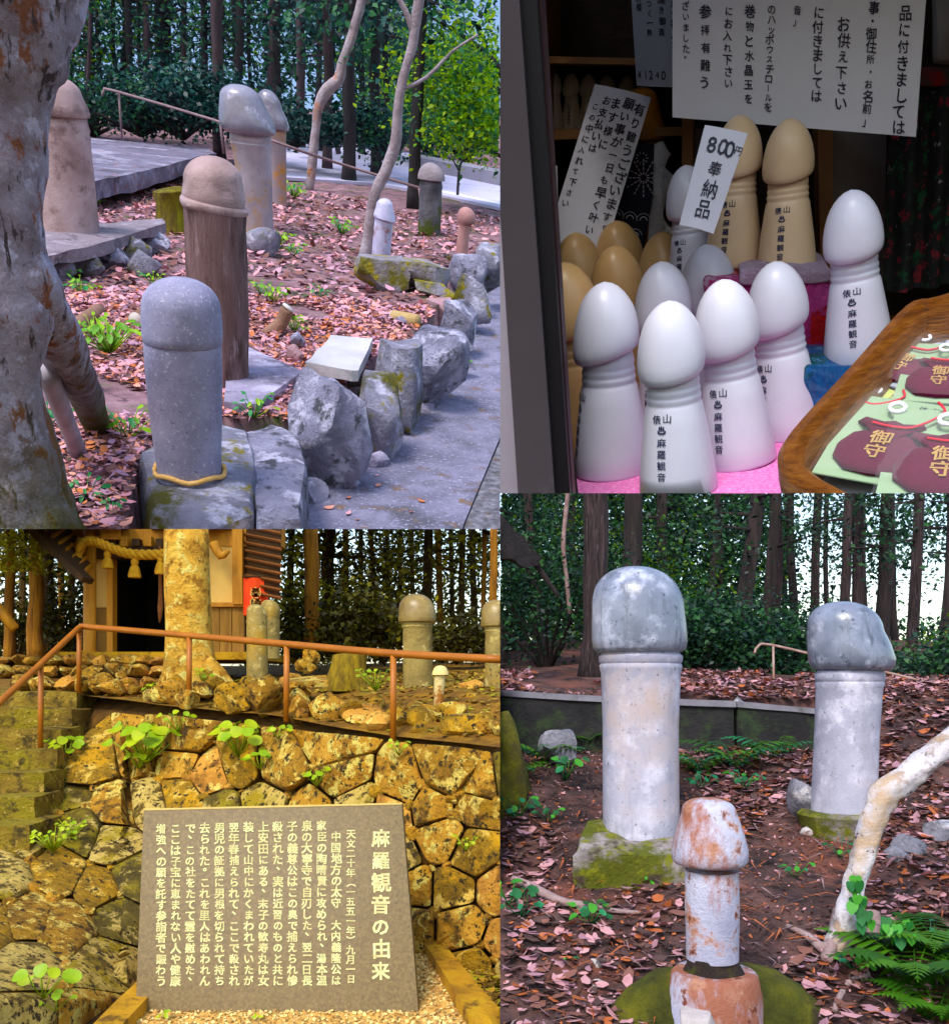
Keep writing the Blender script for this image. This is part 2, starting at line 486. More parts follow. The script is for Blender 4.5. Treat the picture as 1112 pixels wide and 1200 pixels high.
def conifer(P, base, top, r0, r1, bark, leafm, label, t0=0.45, spread=1.6, nb=26, nl=2600, lsize=(.1, .2), seed=0, group=None, name='cedar_tree', wob=.12, bend=None, droop=.35, twigs=None, cat='tree', face=None):
    """tall trunk with side branches from t0 upward and foliage sprays along them"""
    rr = random.Random(seed); t = thing(name, label, cat, base, group)
    ax = top - base
    n = 9; pts = []; rads = []
    for i in range(n):
        s = i / (n - 1); p = ax * s
        if bend: p = p + Vector(bend) * math.sin(s * math.pi)
        p += Vector((rr.uniform(-1, 1), rr.uniform(-1, 1), 0)) * r0 * .18
        pts.append(p); rads.append((r0 * (1 - s) + r1 * s) * (1.25 if i == 0 else 1))
    bobj('trunk', tube_bm(pts, rads, 12, wob=wob, seed=seed, sub=2), bark, t)
    if nb:
        bb = bmesh.new(); cl = []
        for k in range(nb):
            s = t0 + (1 - t0) * (k + rr.random()) / nb
            a = rr.uniform(0, 2 * math.pi) if face is None else face + rr.uniform(-1.9, 1.9)
            L = spread * (0.45 + .75 * rr.random()) * (1.1 - .5 * (s - t0) / max(.01, 1 - t0))
            i = min(n - 2, int(s * (n - 1))); fr = s * (n - 1) - i
            p0 = pts[i].lerp(pts[i + 1], fr)
            d = Vector((math.cos(a), math.sin(a), rr.uniform(-.15, .25)))
            p1 = p0 + d * L * .55; p2 = p0 + d * L - Vector((0, 0, L * droop * rr.uniform(.5, 1.3)))
            tube_bm([p0, p1, p2], [r1 * .35 + r0 * .07, r0 * .05, r0 * .02], 5, bm=bb)
            for q in range(6):
                f = .25 + .75 * q / 5
                c = p0.lerp(p1, f / .55) if f < .55 else p1.lerp(p2, (f - .55) / .45)
                cl.append(c + Vector((rr.gauss(0, .12), rr.gauss(0, .12), rr.gauss(-.05, .1))) * L * .5)
        bobj('branches', bb, bark, t)
        if nl: leaf_obj('crown', nl, clumps(cl, spread * .34, .75), lsize, seed, leafm, t, aspect=.5)
    return t
def shrub(P, base, w, h, leafm, bark, label, n=1500, lsize=(.05, .12), seed=0, group=None, name='shrub', cat='shrub', depth=None):
    rr = random.Random(seed); t = thing(name, label, cat, base, group)
    bm = bmesh.new(); cl = []
    for k in range(9):
        a = rr.uniform(0, 6.28); e = rr.uniform(.35, 1.0)
        tip = Vector((math.cos(a) * w * .5 * rr.uniform(.3, 1), math.sin(a) * (depth or w * .35) * rr.uniform(.3, 1), h * e))
        mid = tip * .5 + Vector((rr.gauss(0, .06) * w, 0, h * .08))
        tube_bm([Vector((0, 0, 0)), mid, tip], [w * .012 + .006, w * .008 + .004, .003], 5, bm=bm)
        for f in (.45, .65, .85, 1.0): cl.append(mid.lerp(tip, (f - .4) / .6) + Vector((rr.gauss(0, .07) * w, rr.gauss(0, .05) * w, rr.gauss(0, .06) * h)))
    bobj('stems', bm, bark, t)
    leaf_obj('foliage', n, clumps(cl, min(w, h) * .38, .8), lsize, seed, leafm, t, aspect=.6, flat=.2)
    return t
def woodland(name, label, centre, size, n, lsize, mats, seed, gap=0.0, freq=1.0, flat=.1):
    cx, cy, cz = centre; sx, sy, sz = size
    def fn(rng, n):
        p = rng.uniform(-.5, .5, size=(n * 2, 3)) * np.array([sx, sy, sz])
        d = np_noise(p, freq, seed)
        p = p[d > gap][:n]
        return p + np.array([cx, cy, cz])
    o = leaf_obj(name, n, fn, lsize, seed, mats, flat=flat, aspect=.6)
    return setting(o, 'stuff', label, 'woodland')
def fern(P, base, size, nfr, mats, label, seed, group=None, arc=(0, 6.28), rise=.8, name='fern', npin=11):
    """rosette of fronds, each a rib with paired leaflets; each frond a part"""
    rr = random.Random(seed); t = thing(name, label, 'fern', base, group)
    for f in range(nfr):
        a = arc[0] + (arc[1] - arc[0]) * (f + rr.random() * .7) / nfr; L = size * rr.uniform(.7, 1.1)
        d = Vector((math.cos(a), math.sin(a), 0)); side = Vector((-d.y, d.x, 0)); bm = bmesh.new()
        def pos(s): return d * L * s * .9 + Vector((0, 0, L * rise * (s - .75 * s * s)))
        for k in range(npin):
            s0 = k / npin; p = pos(s0); q = pos(s0 + 1 / npin)
            w = side * L * .006
            bm.faces.new([bm.verts.new(x) for x in (p - w, p + w, q + w, q - w)])
            if k == 0: continue
            lw = L * .34 * math.sin(math.pi * min(1, .18 + .82 * s0)) * (1.05 - s0 * .5)
            for sg in (-1, 1):
                tip = p + side * sg * lw + d * L * .07 - Vector((0, 0, lw * .25)); b = d * L * .038
                bm.faces.new([bm.verts.new(x) for x in (p - b * .6, p.lerp(tip, .5) - b + Vector((0, 0, .01 * L)), tip, p.lerp(tip, .5) + b + Vector((0, 0, .01 * L)), p + b * .6)])
        bobj('frond', bm, rr.choice(mats), t, smooth=False)
    return t
def herb(P, base, size, nl, mats, label, seed, group=None, name='leafy_plant', cat='plant', upright=.6, aspect=.6, npts=8, lobes=0, leafsize=.45, stemmat=None):
    """small plant: each leaf a part on its own stalk"""
    rr = random.Random(seed); t = thing(name, label, cat, base, group)
    for f in range(nl):
        a = 6.28 * (f + rr.random() * .6) / nl * 1.0; rad = size * rr.uniform(.25, .75)
        d = Vector((math.cos(a), math.sin(a), 0)); c = d * rad + Vector((0, 0, size * upright * rr.uniform(.5, 1.15)))
        L = size * leafsize * rr.uniform(.7, 1.15)
        nrm = (Vector((0, -.45, 1)) + d * .35 + Vector((rr.gauss(0, .22), rr.gauss(0, .22), 0))).normalized()
        fx = (d - nrm * d.dot(nrm)).normalized(); fy = nrm.cross(fx)
        bm = bmesh.new(); cv = bm.verts.new(c - nrm * L * .07); ring = []
        for k in range(npts * 2):
            an = 6.28318 * k / (npts * 2)
            rr_ = 1.0
            if lobes: rr_ = .82 + .18 * math.cos(an * lobes)
            else: rr_ = 1 - .12 * abs(math.sin(an * 1.5))
            ring.append(bm.verts.new(c + fx * math.cos(an) * L * .5 * rr_ + fy * math.sin(an) * L * .5 * aspect * rr_ + nrm * L * .05 * math.sin(an * 2)))
        for k in range(len(ring)): bm.faces.new((cv, ring[k], ring[(k + 1) % len(ring)]))
        tube_bm([Vector((0, 0, 0)), d * rad * .5 + Vector((0, 0, c.z * .6)), c - fx * L * .42], [size * .018, size * .014, size * .01], 4, bm=bm)
        bobj('leaf', bm, rr.choice(mats), t, smooth=True)
    return t
def pipe(P, name, pts, r, mat, parent, seg=8, sub=1):
    return bobj(name, tube_bm([p - parent.location for p in pts], r, seg, sub=sub), mat, parent)
# ================================================================== upper left: pillars in a leaf-covered garden above a boulder edging
TL = Panel((350, 2550), (293, 310), [('u', 586, True), ('v', 620, True)])
use(TL); TL.grade = (1.42, (1.02, .97, 1.12))
ZG, ZP = -4.0, -4.72
EDGE = [(-80, 720), (138, 720), (152, 600), (168, 530), (205, 505), (262, 490), (335, 492), (385, 470), (430, 430), (480, 395), (522, 352), (528, 318), (560, 300), (640, 280), (640, 85), (-80, 20)]
def inpoly(u, v, poly):
    c = False; n = len(poly)
    for i in range(n):
        (x1_, y1_), (x2_, y2_) = poly[i], poly[(i + 1) % n]
        if (y1_ > v) != (y2_ > v) and u < (x2_ - x1_) * (v - y1_) / (y2_ - y1_) + x1_: c = not c
    return c
def hTL(x, y):
    return ZG + .10 * mnoise.noise(Vector((x * .35, y * .35, 2))) + .05 * mnoise.noise(Vector((x * 1.2, y * 1.2, 4)))
tl_soil = pmat('lilac_leaf_soil', [(.10, .065, .07), (.24, .155, .16), (.40, .28, .29)], 2.4, bump=.9, bscale=14, spots=[((.05, .08, .02), 1.2, .60, .06), ((.04, .03, .035), 3, .62, .05)])
V = []; Fq = []
us = np.linspace(-70, 610, 150); vsr = np.concatenate([np.linspace(700, 240, 110), np.linspace(236, 128, 40)])
for v in vsr:
    for u in us:
        p = TL.g(u, v, ZG); z = hTL(p.x, p.y)
        if not inpoly(u, v, EDGE): z = ZP - .3
        V.append((p.x, p.y, z))
nx = len(us)
for j in range(len(vsr) - 1):
    for i in range(nx - 1): Fq.append((j * nx + i, j * nx + i + 1, (j + 1) * nx + i + 1, (j + 1) * nx + i))
setting(mesh_np('garden_ground', V, Fq, tl_soil, smooth=True))
# path and gravel strip
pathm = pmat('lilac_concrete', [(.13, .13, .16), (.20, .20, .245), (.28, .275, .335)], 1.6, bump=.8, bscale=18, spots=[((.10, .10, .115), 1.1, .57, .06), ((.38, .38, .45), 16, .60, .04), ((.20, .14, .09), 2.2, .62, .04)])
gravm = pmat('grey_gravel', [(.07, .07, .075), (.18, .18, .19), (.34, .34, .36)], 9, bump=1.0, bscale=14, spots=[((.18, .12, .05), 4, .62, .05)])
q = [TL.g(u, v, ZP) for u, v in ((-80, 720), (512, 720), (544, 612), (586, 512), (660, 330), (640, 280), (540, 285), (430, 400), (-80, 420))]
setting(bobj('path', prism_bm(q, (0, 0, -.25)), pathm, None, smooth=False))
q = [TL.g(u, v, ZP - .03) for u, v in ((514, 720), (720, 720), (720, 330), (662, 330), (588, 512), (546, 612))]
setting(bobj('gravel_strip', prism_bm(q, (0, 0, -.25)), gravm, None, smooth=False))
tlf = [pmat('pink_leaf', [(.50, .25, .25), (.68, .40, .40)], 5, rough=.55, bump=0), pmat('rust_leaf', [(.34, .13, .07), (.50, .22, .12)], 5, rough=.6, bump=0), pmat('mauve_leaf', [(.34, .20, .24), (.50, .34, .38)], 5, rough=.55, bump=0), pmat('umber_leaf', [(.12, .06, .05), (.22, .12, .10)], 5, rough=.65, bump=0), pmat('orange_leaf', [(.50, .25, .19), (.62, .36, .29)], 5, rough=.6, bump=0)]
def keep_g(p, rng):
    Rm = np.array(TL.R); w = np.stack([p[:, 0], p[:, 1], np.full(len(p), ZG)], 1) @ Rm.T
    u = CU + F * w[:, 0] / w[:, 1]; v = HZ - F * w[:, 2] / w[:, 1]
    c = np.zeros(len(p), bool)
    for i in range(len(EDGE)):
        (xa, ya), (xb, yb_) = EDGE[i], EDGE[(i + 1) % len(EDGE)]
        if ya != yb_: c ^= ((ya > v) != (yb_ > v)) & (u < (xb - xa) * (v - ya) / (yb_ - ya) + xa)
    return c & (v > 205) & (v < 640) & (u > -20) & ~((u > 450) & (v < 250)) & (np_noise(p, .45, 8) > -.6)
litter('fallen_leaves', 42000, (-9, 4.2, 8.6, 21), hTL, (.05, .2), [tlf[0], tlf[0], tlf[1], tlf[2], tlf[2], tlf[3], tlf[3], tlf[4]], 21, lift=.09, flat=.7, keep=keep_g, label='pink and rust fallen leaves covering the pillar garden', aspect=.45)
litter('leaf_crumbs', 22000, (-9, 4.2, 8.6, 17), hTL, (.02, .06), tlf, 24, lift=.05, flat=.6, keep=keep_g, label='fine crumbled leaves between the pink leaves of the pillar garden')
litter('fallen_twigs', 3000, (-9, 4.2, 8.6, 18), hTL, (.1, .5), [tlf[3], tlf[1], tlf[2]], 28, lift=.08, flat=.9, aspect=.05, keep=keep_g, label='thin dry twigs among the pink leaves', cat='twigs')
litter('fallen_leaves', 9000, (-9, 9, 20, 42), hTL, (.12, .32), [tlf[0], tlf[2], tlf[3], tlf[3]], 22, lift=.1, flat=.7, keep=keep_g, label='fallen leaves on the slope towards the road', aspect=.45)
litter('fallen_leaves', 60, (-1.5, 2.2, 9, 14), lambda x, y: ZP, (.08, .18), tlf, 23, lift=.02, flat=.9, label='a few pink leaves scattered on the concrete path', keep=lambda p, rng: np.array([not inpoly(*TL.uv((x, y, ZP)), EDGE) for x, y in p[:, :2]]))
# boulders
lil = [pmat('lilac_rock', [(.17, .17, .21), (.31, .31, .37), (.46, .46, .54)], 1.6, bump=1.0, bscale=6, spots=[((.66, .66, .73), 2.2, .555, .04), ((.09, .09, .10), 3.0, .575, .04)]),
       pmat('lilac_rock_moss', [(.16, .16, .19), (.29, .29, .33), (.44, .44, .50)], 1.6, bump=1.0, bscale=6, spots=[((.64, .64, .70), 2.2, .56, .04), ((.10, .095, .015), .9, .565, .05), ((.26, .23, .03), 2.6, .60, .04)]),
       pmat('violet_rock', [(.20, .18, .22), (.32, .30, .36), (.44, .42, .50)], 1.0, bump=.8, bscale=8, spots=[((.14, .13, .15), 2.4, .57, .05), ((.56, .54, .62), 2, .57, .04)])]
pink_rock = pmat('pink_rock', [(.30, .20, .20), (.42, .31, .31)], 2, bump=.6, bscale=9)
wt = thing('boulder_edging', 'row of lilac grey boulders edging the leaf garden above the path', 'boulder wall', TL.g(380, 580, ZP))
def depth_at(u, v, z=ZP): return TL.g(u, v, z).y
for i, (u0, v0, u1, v1, vb, m_, cuts, ft) in enumerate(((338, 436, 434, 590, 572, 0, 13, .6), (414, 444, 476, 554, 540, 1, 12, .6), (436, 402, 500, 518, 505, 1, 12, .6), (458, 388, 548, 480, 480, 0, 9, .6), (504, 388, 556, 440, 445, 1, 12, .6), (516, 354, 560, 416, 420, 0, 12, .6), (496, 350, 534, 390, 400, 3, 12, .6), (532, 324, 576, 378, 392, 1, 12, .6), (524, 298, 570, 348, 372, 0, 12, .6), (552, 288, 612, 344, 365, 1, 12, .6), (420, 526, 456, 562, 552, 2, 9, None), (396, 548, 424, 584, 578, 2, 10, None), (372, 470, 400, 500, 520, 2, 10, None), (462, 500, 484, 522, 514, 1, 10, None), (488, 470, 512, 492, 484, 2, 10, None), (540, 418, 560, 440, 436, 0, 10, None), (352, 560, 386, 604, 596, 0, 10, None))):
    rock('stone', TL, u0, v0, u1, v1, depth_at((u0 + u1) / 2, vb) + .35, (lil + [pink_rock])[m_], 31 + i, parent=wt, cuts=cuts, flat_top=ft)
def block(pts, z, th, mat, seed, amp=.07, flare=1.12):
    q = [TL.g(u, v, z) for u, v in pts]; c = sum(q, Vector()) / len(q); off = wt.location; bm = bmesh.new()
    rows = []
    for s_, dz in ((.0, .03), (.35, .03), (.7, .01), (.93, -.02), (1.0, -.09), (1.03, -.3), (flare, -th)):
        if s_ == 0: rows.append(bm.verts.new(c - off + Vector((0, 0, dz)))); continue
        ring = []
        for i in range(len(q)):
            for k_ in range(5):
                p = q[i].lerp(q[(i + 1) % len(q)], k_ / 5); pp = c + (p - c) * s_ + Vector((0, 0, dz)); n1 = mnoise.noise(pp * 1.7 + Vector((seed, 0, 0))) + .5 * mnoise.noise(pp * 4.5)
                d_ = (p - c).normalized(); ring.append(bm.verts.new(pp - off + (d_ * n1 * amp * 1.6 if dz < -.05 else Vector((0, 0, n1 * amp * .6)))))
        rows.append(ring)
    r1 = rows[1]; n_ = len(r1)
    for k_ in range(n_): bm.faces.new((rows[0], r1[k_], r1[(k_ + 1) % n_]))
    for a, b_ in zip(rows[1:], rows[2:]):
        for k_ in range(n_): bm.faces.new((a[k_], b_[k_], b_[(k_ + 1) % n_], a[(k_ + 1) % n_]))
    bmesh.ops.recalc_face_normals(bm, faces=bm.faces)
    return bobj('stone', bm, mat, wt, auto=34)
block(((160, 528), (196, 505), (258, 493), (290, 500), (302, 540), (296, 592), (240, 612), (178, 596)), ZG + .16, 1.2, lil[1], 3)
block(((268, 506), (318, 494), (350, 506), (360, 545), (352, 600), (300, 600), (292, 540)), ZG + .08, 1.1, lil[0], 9)
# stones inside the garden
def slab(name, pts, z, th, mat, label, cat='stone slab', seed=1, amp=.03):
    q = [TL.g(u, v, z) for u, v in pts]; b = q[0]
    bm = prism_bm([p - b for p in q], (0, 0, -th)); rough_bm(bm, amp, 1.6, 4, seed)
    o = bobj(name, bm, mat, None, auto=40); o.location = b; return tag(o, label, cat)
slab('flat_stone', ((262, 470), (300, 474), (356, 434), (330, 424), (292, 406), (270, 410)), ZG + .16, .3, lil[2], 'pale violet flat stone at the foot of the brown pillar', 'stone')
slab('flat_stone', ((358, 424), (412, 434), (420, 434), (437, 396), (388, 393)), ZG + .32, .16, pmat('pale_flat_stone', [(.40, .40, .38), (.54, .54, .52)], 1.2, bump=.4, bscale=8), 'pale tilted flat stone resting on the boulder edging', 'stone', 3)
mst = pmat('moss_lilac_stone', [(.20, .19, .20), (.32, .31, .33), (.44, .43, .46)], 1.5, bump=.9, bscale=8, spots=[((.13, .12, .012), 1.0, .52, .05), ((.32, .28, .02), 2.4, .57, .04)])
for u0, v0, u1, v1, sd_, lb in ((414, 302, 478, 346, 3, 'rounded mossy stone under the small silvery figure'), (462, 306, 528, 350, 8, 'long moss-topped stone right of the small silvery figure'), (484, 330, 532, 356, 12, 'low pale stone wedged below the long mossy one')):
    o = rock('mossy_stone', TL, u0, v0, u1, v1, depth_at((u0 + u1) / 2, v1 - 6, ZG) + .2, mst, sd_, flat_top=.5); tag(o, lb, 'stone')
slab('concrete_platform', ((40, 214), (108, 213), (150, 204), (200, 192), (236, 182), (254, 179), (244, 173), (104, 161), (40, 158)), ZG + .8, .5, pmat('violet_concrete', [(.16, .15, .185), (.25, .24, .29)], .9, bump=.9, bscale=5, spots=[((.10, .095, .11), 1.0, .57, .05), ((.42, .41, .47), .6, .58, .05), ((.30, .18, .17), 3.5, .61, .03)]), 'broad low concrete platform beside the railing', 'platform', 7, .10)
slab('concrete_slab', ((20, 306), (54, 300), (120, 284), (194, 261), (190, 256), (112, 262), (20, 262)), ZG + .62, .22, pmat('buff_concrete', [(.24, .21, .22), (.36, .32, .33)], 1.4, bump=.9, bscale=8, spots=[((.15, .13, .14), 1.4, .57, .05), ((.46, .43, .45), 2.4, .59, .05)]), 'buff concrete slab carrying the pillar behind the big trunk', 'slab', 9, .07)
b = TL.g(120, 318, ZG); t = thing('rubble_stones', 'grey rubble stones under the buff concrete slab', 'rubble', b)
for i, (u0, v0, u1, v1) in enumerate(((48, 300, 88, 332), (82, 296, 122, 326), (112, 288, 150, 318), (142, 278, 178, 312), (165, 270, 200, 300), (150, 292, 190, 322))): rock('stone', TL, u0, v0, u1, v1, depth_at((u0 + u1) / 2, v1, ZG) + .3, lil[i % 2], 51 + i, parent=t)
# ---- pillars
def tl_pillar(name, label, ub, vb, z, shaft, head, ms, mh, wob=.02, seed=0, cat='pillar'):
    b = TL.g(ub, vb, z); t = thing(name, label, cat, b)
    ring_part(TL, 'shaft', b.y, shaft, b, ms, t, wob=wob, seed=seed)
    ring_part(TL, 'domed_head', b.y, head, b, mh, t, wob=wob * .6, seed=seed + 2)
    return t, b
granite = pmat('speckled_granite', [(.18, .18, .225), (.26, .26, .32), (.34, .34, .415)], 2.0, rough=.7, bump=.25, bscale=40, spots=[((.42, .42, .47), 26, .60, .04), ((.09, .09, .10), 34, .63, .03)])
tl_pillar('stone_pillar', 'speckled granite pillar with rounded head and straw ring at its foot', 222, 556, ZG + .18,
          [(566, 223, 35, 0), (552, 222.5, 36, 0), (520, 220, 38.5, 0), (480, 217.5, 41.5, 0), (440, 215.5, 43.5, 0), (410, 214.5, 44, 0), (402, 214.3, 44, 0), (398, 214, 43.2, 0)],
          [(402, 214.2, 42.8, 0), (399, 214, 45.4, 0), (390, 213.8, 46, 0), (372, 213, 46, 0), (362, 212.5, 45.2, 0)] + dome(361, 212.4, 45, 325, 211, 10, 2.15), granite, granite, wob=.012)
b = TL.g(222, 556, ZG + .18); k = TL.px(b)
t = thing('straw_ring', 'thin straw rope ring around the foot of the granite pillar', 'rope', b)
bobj('rope', tube_bm([TL.y(223, 556, b.y) - b + Vector((math.cos(a * .262) * 39.5 * k, math.sin(a * .262) * 39.5 * k, .05 + .02 * math.sin(a * 1.3))) for a in range(25)], .028, 7), pmat('pale_straw', [(.50, .33, .15), (.68, .48, .26)], 9, bump=.6, bscale=40), t)
bark_p = pmat('brown_wooden_pillar', [(.14, .085, .075), (.24, .16, .145), (.34, .24, .225)], 2.0, rough=.8, bump=1.0, bscale=8, stretch=(2.5, 2.5, .35), spots=[((.10, .06, .05), 1.8, .56, .05, (2, 2, .4)), ((.42, .32, .31), 3, .60, .04, (2, 2, .4))])
bark_h = pmat('buff_brown_stone', [(.24, .18, .16), (.36, .28, .26), (.46, .38, .36)], 1.4, rough=.65, bump=.3, bscale=20, spots=[((.18, .13, .12), 2, .6, .06)])
t, b = tl_pillar('stone_pillar', 'brown bark-like pillar with ribbon collar under a rounded head', 258, 440, ZG + .12,
          lerp_rows((448, 259, 33, 0), (320, 254.5, 35, 0), 5) + lerp_rows((310, 254, 35.2, 0), (244, 251.5, 36.5, -.05), 3),
          [(240, 251, 34, -.1), (232, 251, 36, -.08), (226, 250.5, 35.5, -.05), (214, 250, 34, 0)] + dome(213, 250, 33.8, 182, 248, 9, 2.1), bark_p, bark_h, wob=.06, seed=3)
ring_part(TL, 'collar', b.y, [(247, 251, 36, -.1), (244, 251, 38.6, -.12), (239, 251, 39, -.12), (236, 251, 37, -.12)], b, bark_h, t, wob=.05, seed=8)
tl_pillar('stone_pillar', 'buff pillar with flared cap half hidden behind the big trunk', 82, 268, ZG + .62,
          [(272, 81, 34, 0), (250, 80, 33, 0), (200, 76, 32, 0), (165, 73, 31, 0), (158, 72.5, 31.8, 0), (155, 72, 30.8, 0), (150, 72, 31.6, 0), (145, 71.5, 30.5, 0), (136, 71, 29, 0)],
          [(136, 70, 29, 0), (134.5, 70, 33, 0), (131, 69.5, 34, 0), (122, 68, 32.5, 0), (110, 66, 28.5, 0)] + dome(109, 66, 28, 87, 62, 8, 2.0), bark_h, bark_h, wob=.01)
steel = pmat('lilac_grey_stone', [(.24, .22, .23), (.34, .31, .32), (.44, .41, .42)], 1.4, rough=.55, bump=.2, bscale=24, spots=[((.40, .28, .13), .9, .60, .06), ((.17, .15, .16), 10, .64, .03)])
gloss = pmat('glossy_lilac_stone', [(.13, .125, .14), (.21, .205, .23), (.30, .30, .335)], 1.6, rough=.25, bump=.08, bscale=20, spots=[((.50, .50, .55), 1.5, .61, .05)], spec=.65)
tl_pillar('stone_pillar', 'grey pillar with glossy slanting head behind the brown pillar', 302, 272, ZG,
          lerp_rows((277, 303, 17.5, 0), (185, 296, 21.5, 0), 4) + [(172, 294.5, 23, 0), (168, 294, 24, 0), (166, 294, 22.8, 0), (162, 293.5, 24.2, 0), (156, 293, 23, 0)],
          [(157, 293, 23, 0), (155, 292, 29, -.02), (151, 291, 32, -.03), (143, 289.5, 32, -.02), (130, 286, 29, 0), (118, 283, 25, 0)] + dome(117, 283, 24.6, 98, 279, 8, 2.1), steel, gloss, wob=.015)
ochre = pmat('ochre_stained_stone', [(.26, .23, .24), (.36, .32, .32)], 1.4, rough=.6, bump=.2, bscale=24, spots=[((.46, .25, .06), .7, .56, .06)])
tl_pillar('stone_pillar', 'ochre-stained pillar with glossy slanting head behind its grey twin', 325, 240, ZG,
          lerp_rows((243, 325, 11, 0), (160, 323, 12, 0), 4) + [(155, 323, 12.6, 0), (150, 322.5, 11.5, 0)],
          [(152, 322, 11, 0), (150, 322, 16, -.08), (145, 321.5, 17.5, -.1), (136, 319.5, 16.5, -.06), (126, 316.5, 14, 0)] + dome(125, 316.4, 13.8, 104, 312, 8, 2.1), ochre, gloss, wob=.015)
dkst = pmat('dark_mossy_stone', [(.06, .06, .065), (.12, .12, .125), (.19, .19, .20)], 2, rough=.8, bump=.6, bscale=14, spots=[((.06, .08, .02), 1.2, .58, .05)])
t, b = tl_pillar('stone_pillar', 'dark weathered pillar with mushroom cap beside the road', 503, 275, ZG,
          lerp_rows((279, 502.5, 13, 0), (222, 505, 13.2, 0), 3) + [(218, 505, 14, 0), (210, 505.5, 12, 0)],
          [(211, 505.5, 12, 0), (210, 505.5, 16, 0), (206, 505.5, 16, 0)] + dome(205, 505.5, 15.5, 190, 505, 7, 1.8), dkst, pmat('buff_cap_stone', [(.20, .18, .18), (.32, .29, .29)], 2, bump=.5, bscale=12), wob=.06, seed=5)
rosy = pmat('rosy_stone', [(.34, .20, .18), (.48, .31, .28)], 2, rough=.75, bump=.4, bscale=16)
t, b = tl_pillar('stone_pillar', 'little rosy pillar with round head on a small base plate', 540, 304, ZG,
          [(306, 540, 7.5, 0), (280, 542.5, 6.8, 0), (262, 544.5, 7.2, 0)],
          [(263, 545, 7.5, 0), (260, 546, 10, -.1), (256, 547, 11, -.12)] + dome(254, 547, 10.5, 242, 546, 6, 2.0), rosy, rosy, wob=.07, seed=7)
bobj('base_plate', box_bm(Vector((0, 0, .02)), 36 * TL.px(b), 30 * TL.px(b), .14, bevel=.02), lil[1], t, smooth=False)
rustl = pmat('lilac_rust_paint', [(.34, .34, .42), (.50, .50, .60), (.62, .62, .72)], 2.0, rough=.4, bump=.3, bscale=16, spots=[((.26, .11, .08), 1.3, .57, .04), ((.08, .04, .04), 3, .62, .03)])
t, b = tl_pillar('painted_figure', 'small rust-flecked silvery figure with bell cap by the pale crooked tree', 447, 308, ZG + .3,
          [(309, 446, 10.5, 0), (280, 448, 10.8, 0), (255, 450, 10.5, 0)],
          [(258, 450, 11, -.15), (256.5, 450.5, 13, -.18), (252, 450.5, 12.5, -.12), (243, 450.5, 10, 0)] + dome(242, 450.5, 9.8, 232, 451, 6, 2.2), rustl, rustl, wob=.04, seed=6, cat='figure')
ring_part(TL, 'base', b.y, [(326, 446, 19, 0), (312, 446, 17.5, 0), (308, 446, 15, 0), (307, 446, 9, 0)], b, pmat('rusty_pedestal', [(.26, .13, .09), (.40, .23, .17)], 2, bump=.5, bscale=14), t, wob=.08, seed=2)
# ---- big trunk at the left
bigb = pmat('pale_flaking_bark', [(.26, .22, .23), (.44, .40, .43), (.58, .55, .61)], 2.6, bump=1.0, bscale=7, stretch=(1.3, 1.3, .7), spots=[((.72, .70, .78), 4.5, .56, .04), ((.30, .15, .10), 3.6, .57, .03, (1.4, 1.4, .7)), ((.09, .07, .07), 4.5, .595, .025, (2, 2, .5))], foot=((.085, .085, .016), .2, 1.9, 2.0))
bigm = pmat('mossy_flaking_bark', [(.10, .075, .06), (.22, .17, .15), (.36, .30, .31)], 1.8, bump=1.0, bscale=9, stretch=(1.5, 1.5, .6), spots=[((.07, .075, .012), .6, .50, .06), ((.05, .04, .04), 2.4, .62, .03)])
b = TL.g(40, 640, ZG); t = thing('big_tree', 'huge flaking pale trunk with mossy foot at the garden edge', 'tree', b)
yb = b.y - .1
def trk(rows): return [(v, (r + l) / 2, (r - l) / 2, 0) for v, l, r in rows]
rows_ = [(700, -110, 118), (660, -104, 108), (620, -98, 93), (580, -92, 80), (540, -86, 68), (500, -80, 57), (460, -74, 48), (430, -72, 46), (400, -70, 52), (360, -70, 57), (320, -70, 54), (280, -70, 52), (240, -70, 50), (200, -70, 49), (160, -70, 47), (120, -74, 51), (90, -80, 60), (60, -84, 73), (30, -88, 83), (0, -92, 91), (-40, -96, 99), (-90, -100, 105)]
fine_ = []
for r0_, r1_ in zip(rows_, rows_[1:]):
    for q_ in range(4): fine_.append(tuple(r0_[i_] + (r1_[i_] - r0_[i_]) * q_ / 4 for i_ in range(3)))
bm = rings_bm(px_rings(TL, yb, trk(fine_ + [rows_[-1]]), b, .8), 72, cap0=False, cap1=False); rough_bm(bm, .07, 1.3, 0, 3); rough_bm(bm, .035, 4.5, 0, 8); tk_ = bobj('trunk', bm, bigb, t)
k = TL.px(b)
ge = TL.g(118, 500, ZG) - Vector((0, 0, .15))
bobj('buttress_root', tube_bm([(TL.y(u, v, yb + (ge.y - yb) * f) if f < 1 else ge) - b for u, v, f in ((14, 280, 0), (36, 335, 0), (62, 385, .15), (84, 430, .4), (103, 468, .75), (118, 500, 1))], [x * k for x in (24, 30, 28, 25, 22, 20)], 24, wob=.22, seed=5, sub=6, hint=(1, 0, 0)), bigb, tk_)
b = TL.g(92, 528, ZG); t = thing('bamboo_tube', 'grey bamboo length leaning against the big trunk', 'bamboo', b)
k = TL.px(b); bam = pmat('grey_bamboo', [(.30, .28, .28), (.42, .40, .41)], 2, bump=.2, bscale=20, stretch=(3, 3, .5))
a0, a1 = TL.y(92, 530, b.y - .3) - b, TL.y(54, 434, b.y - 1.7) - b
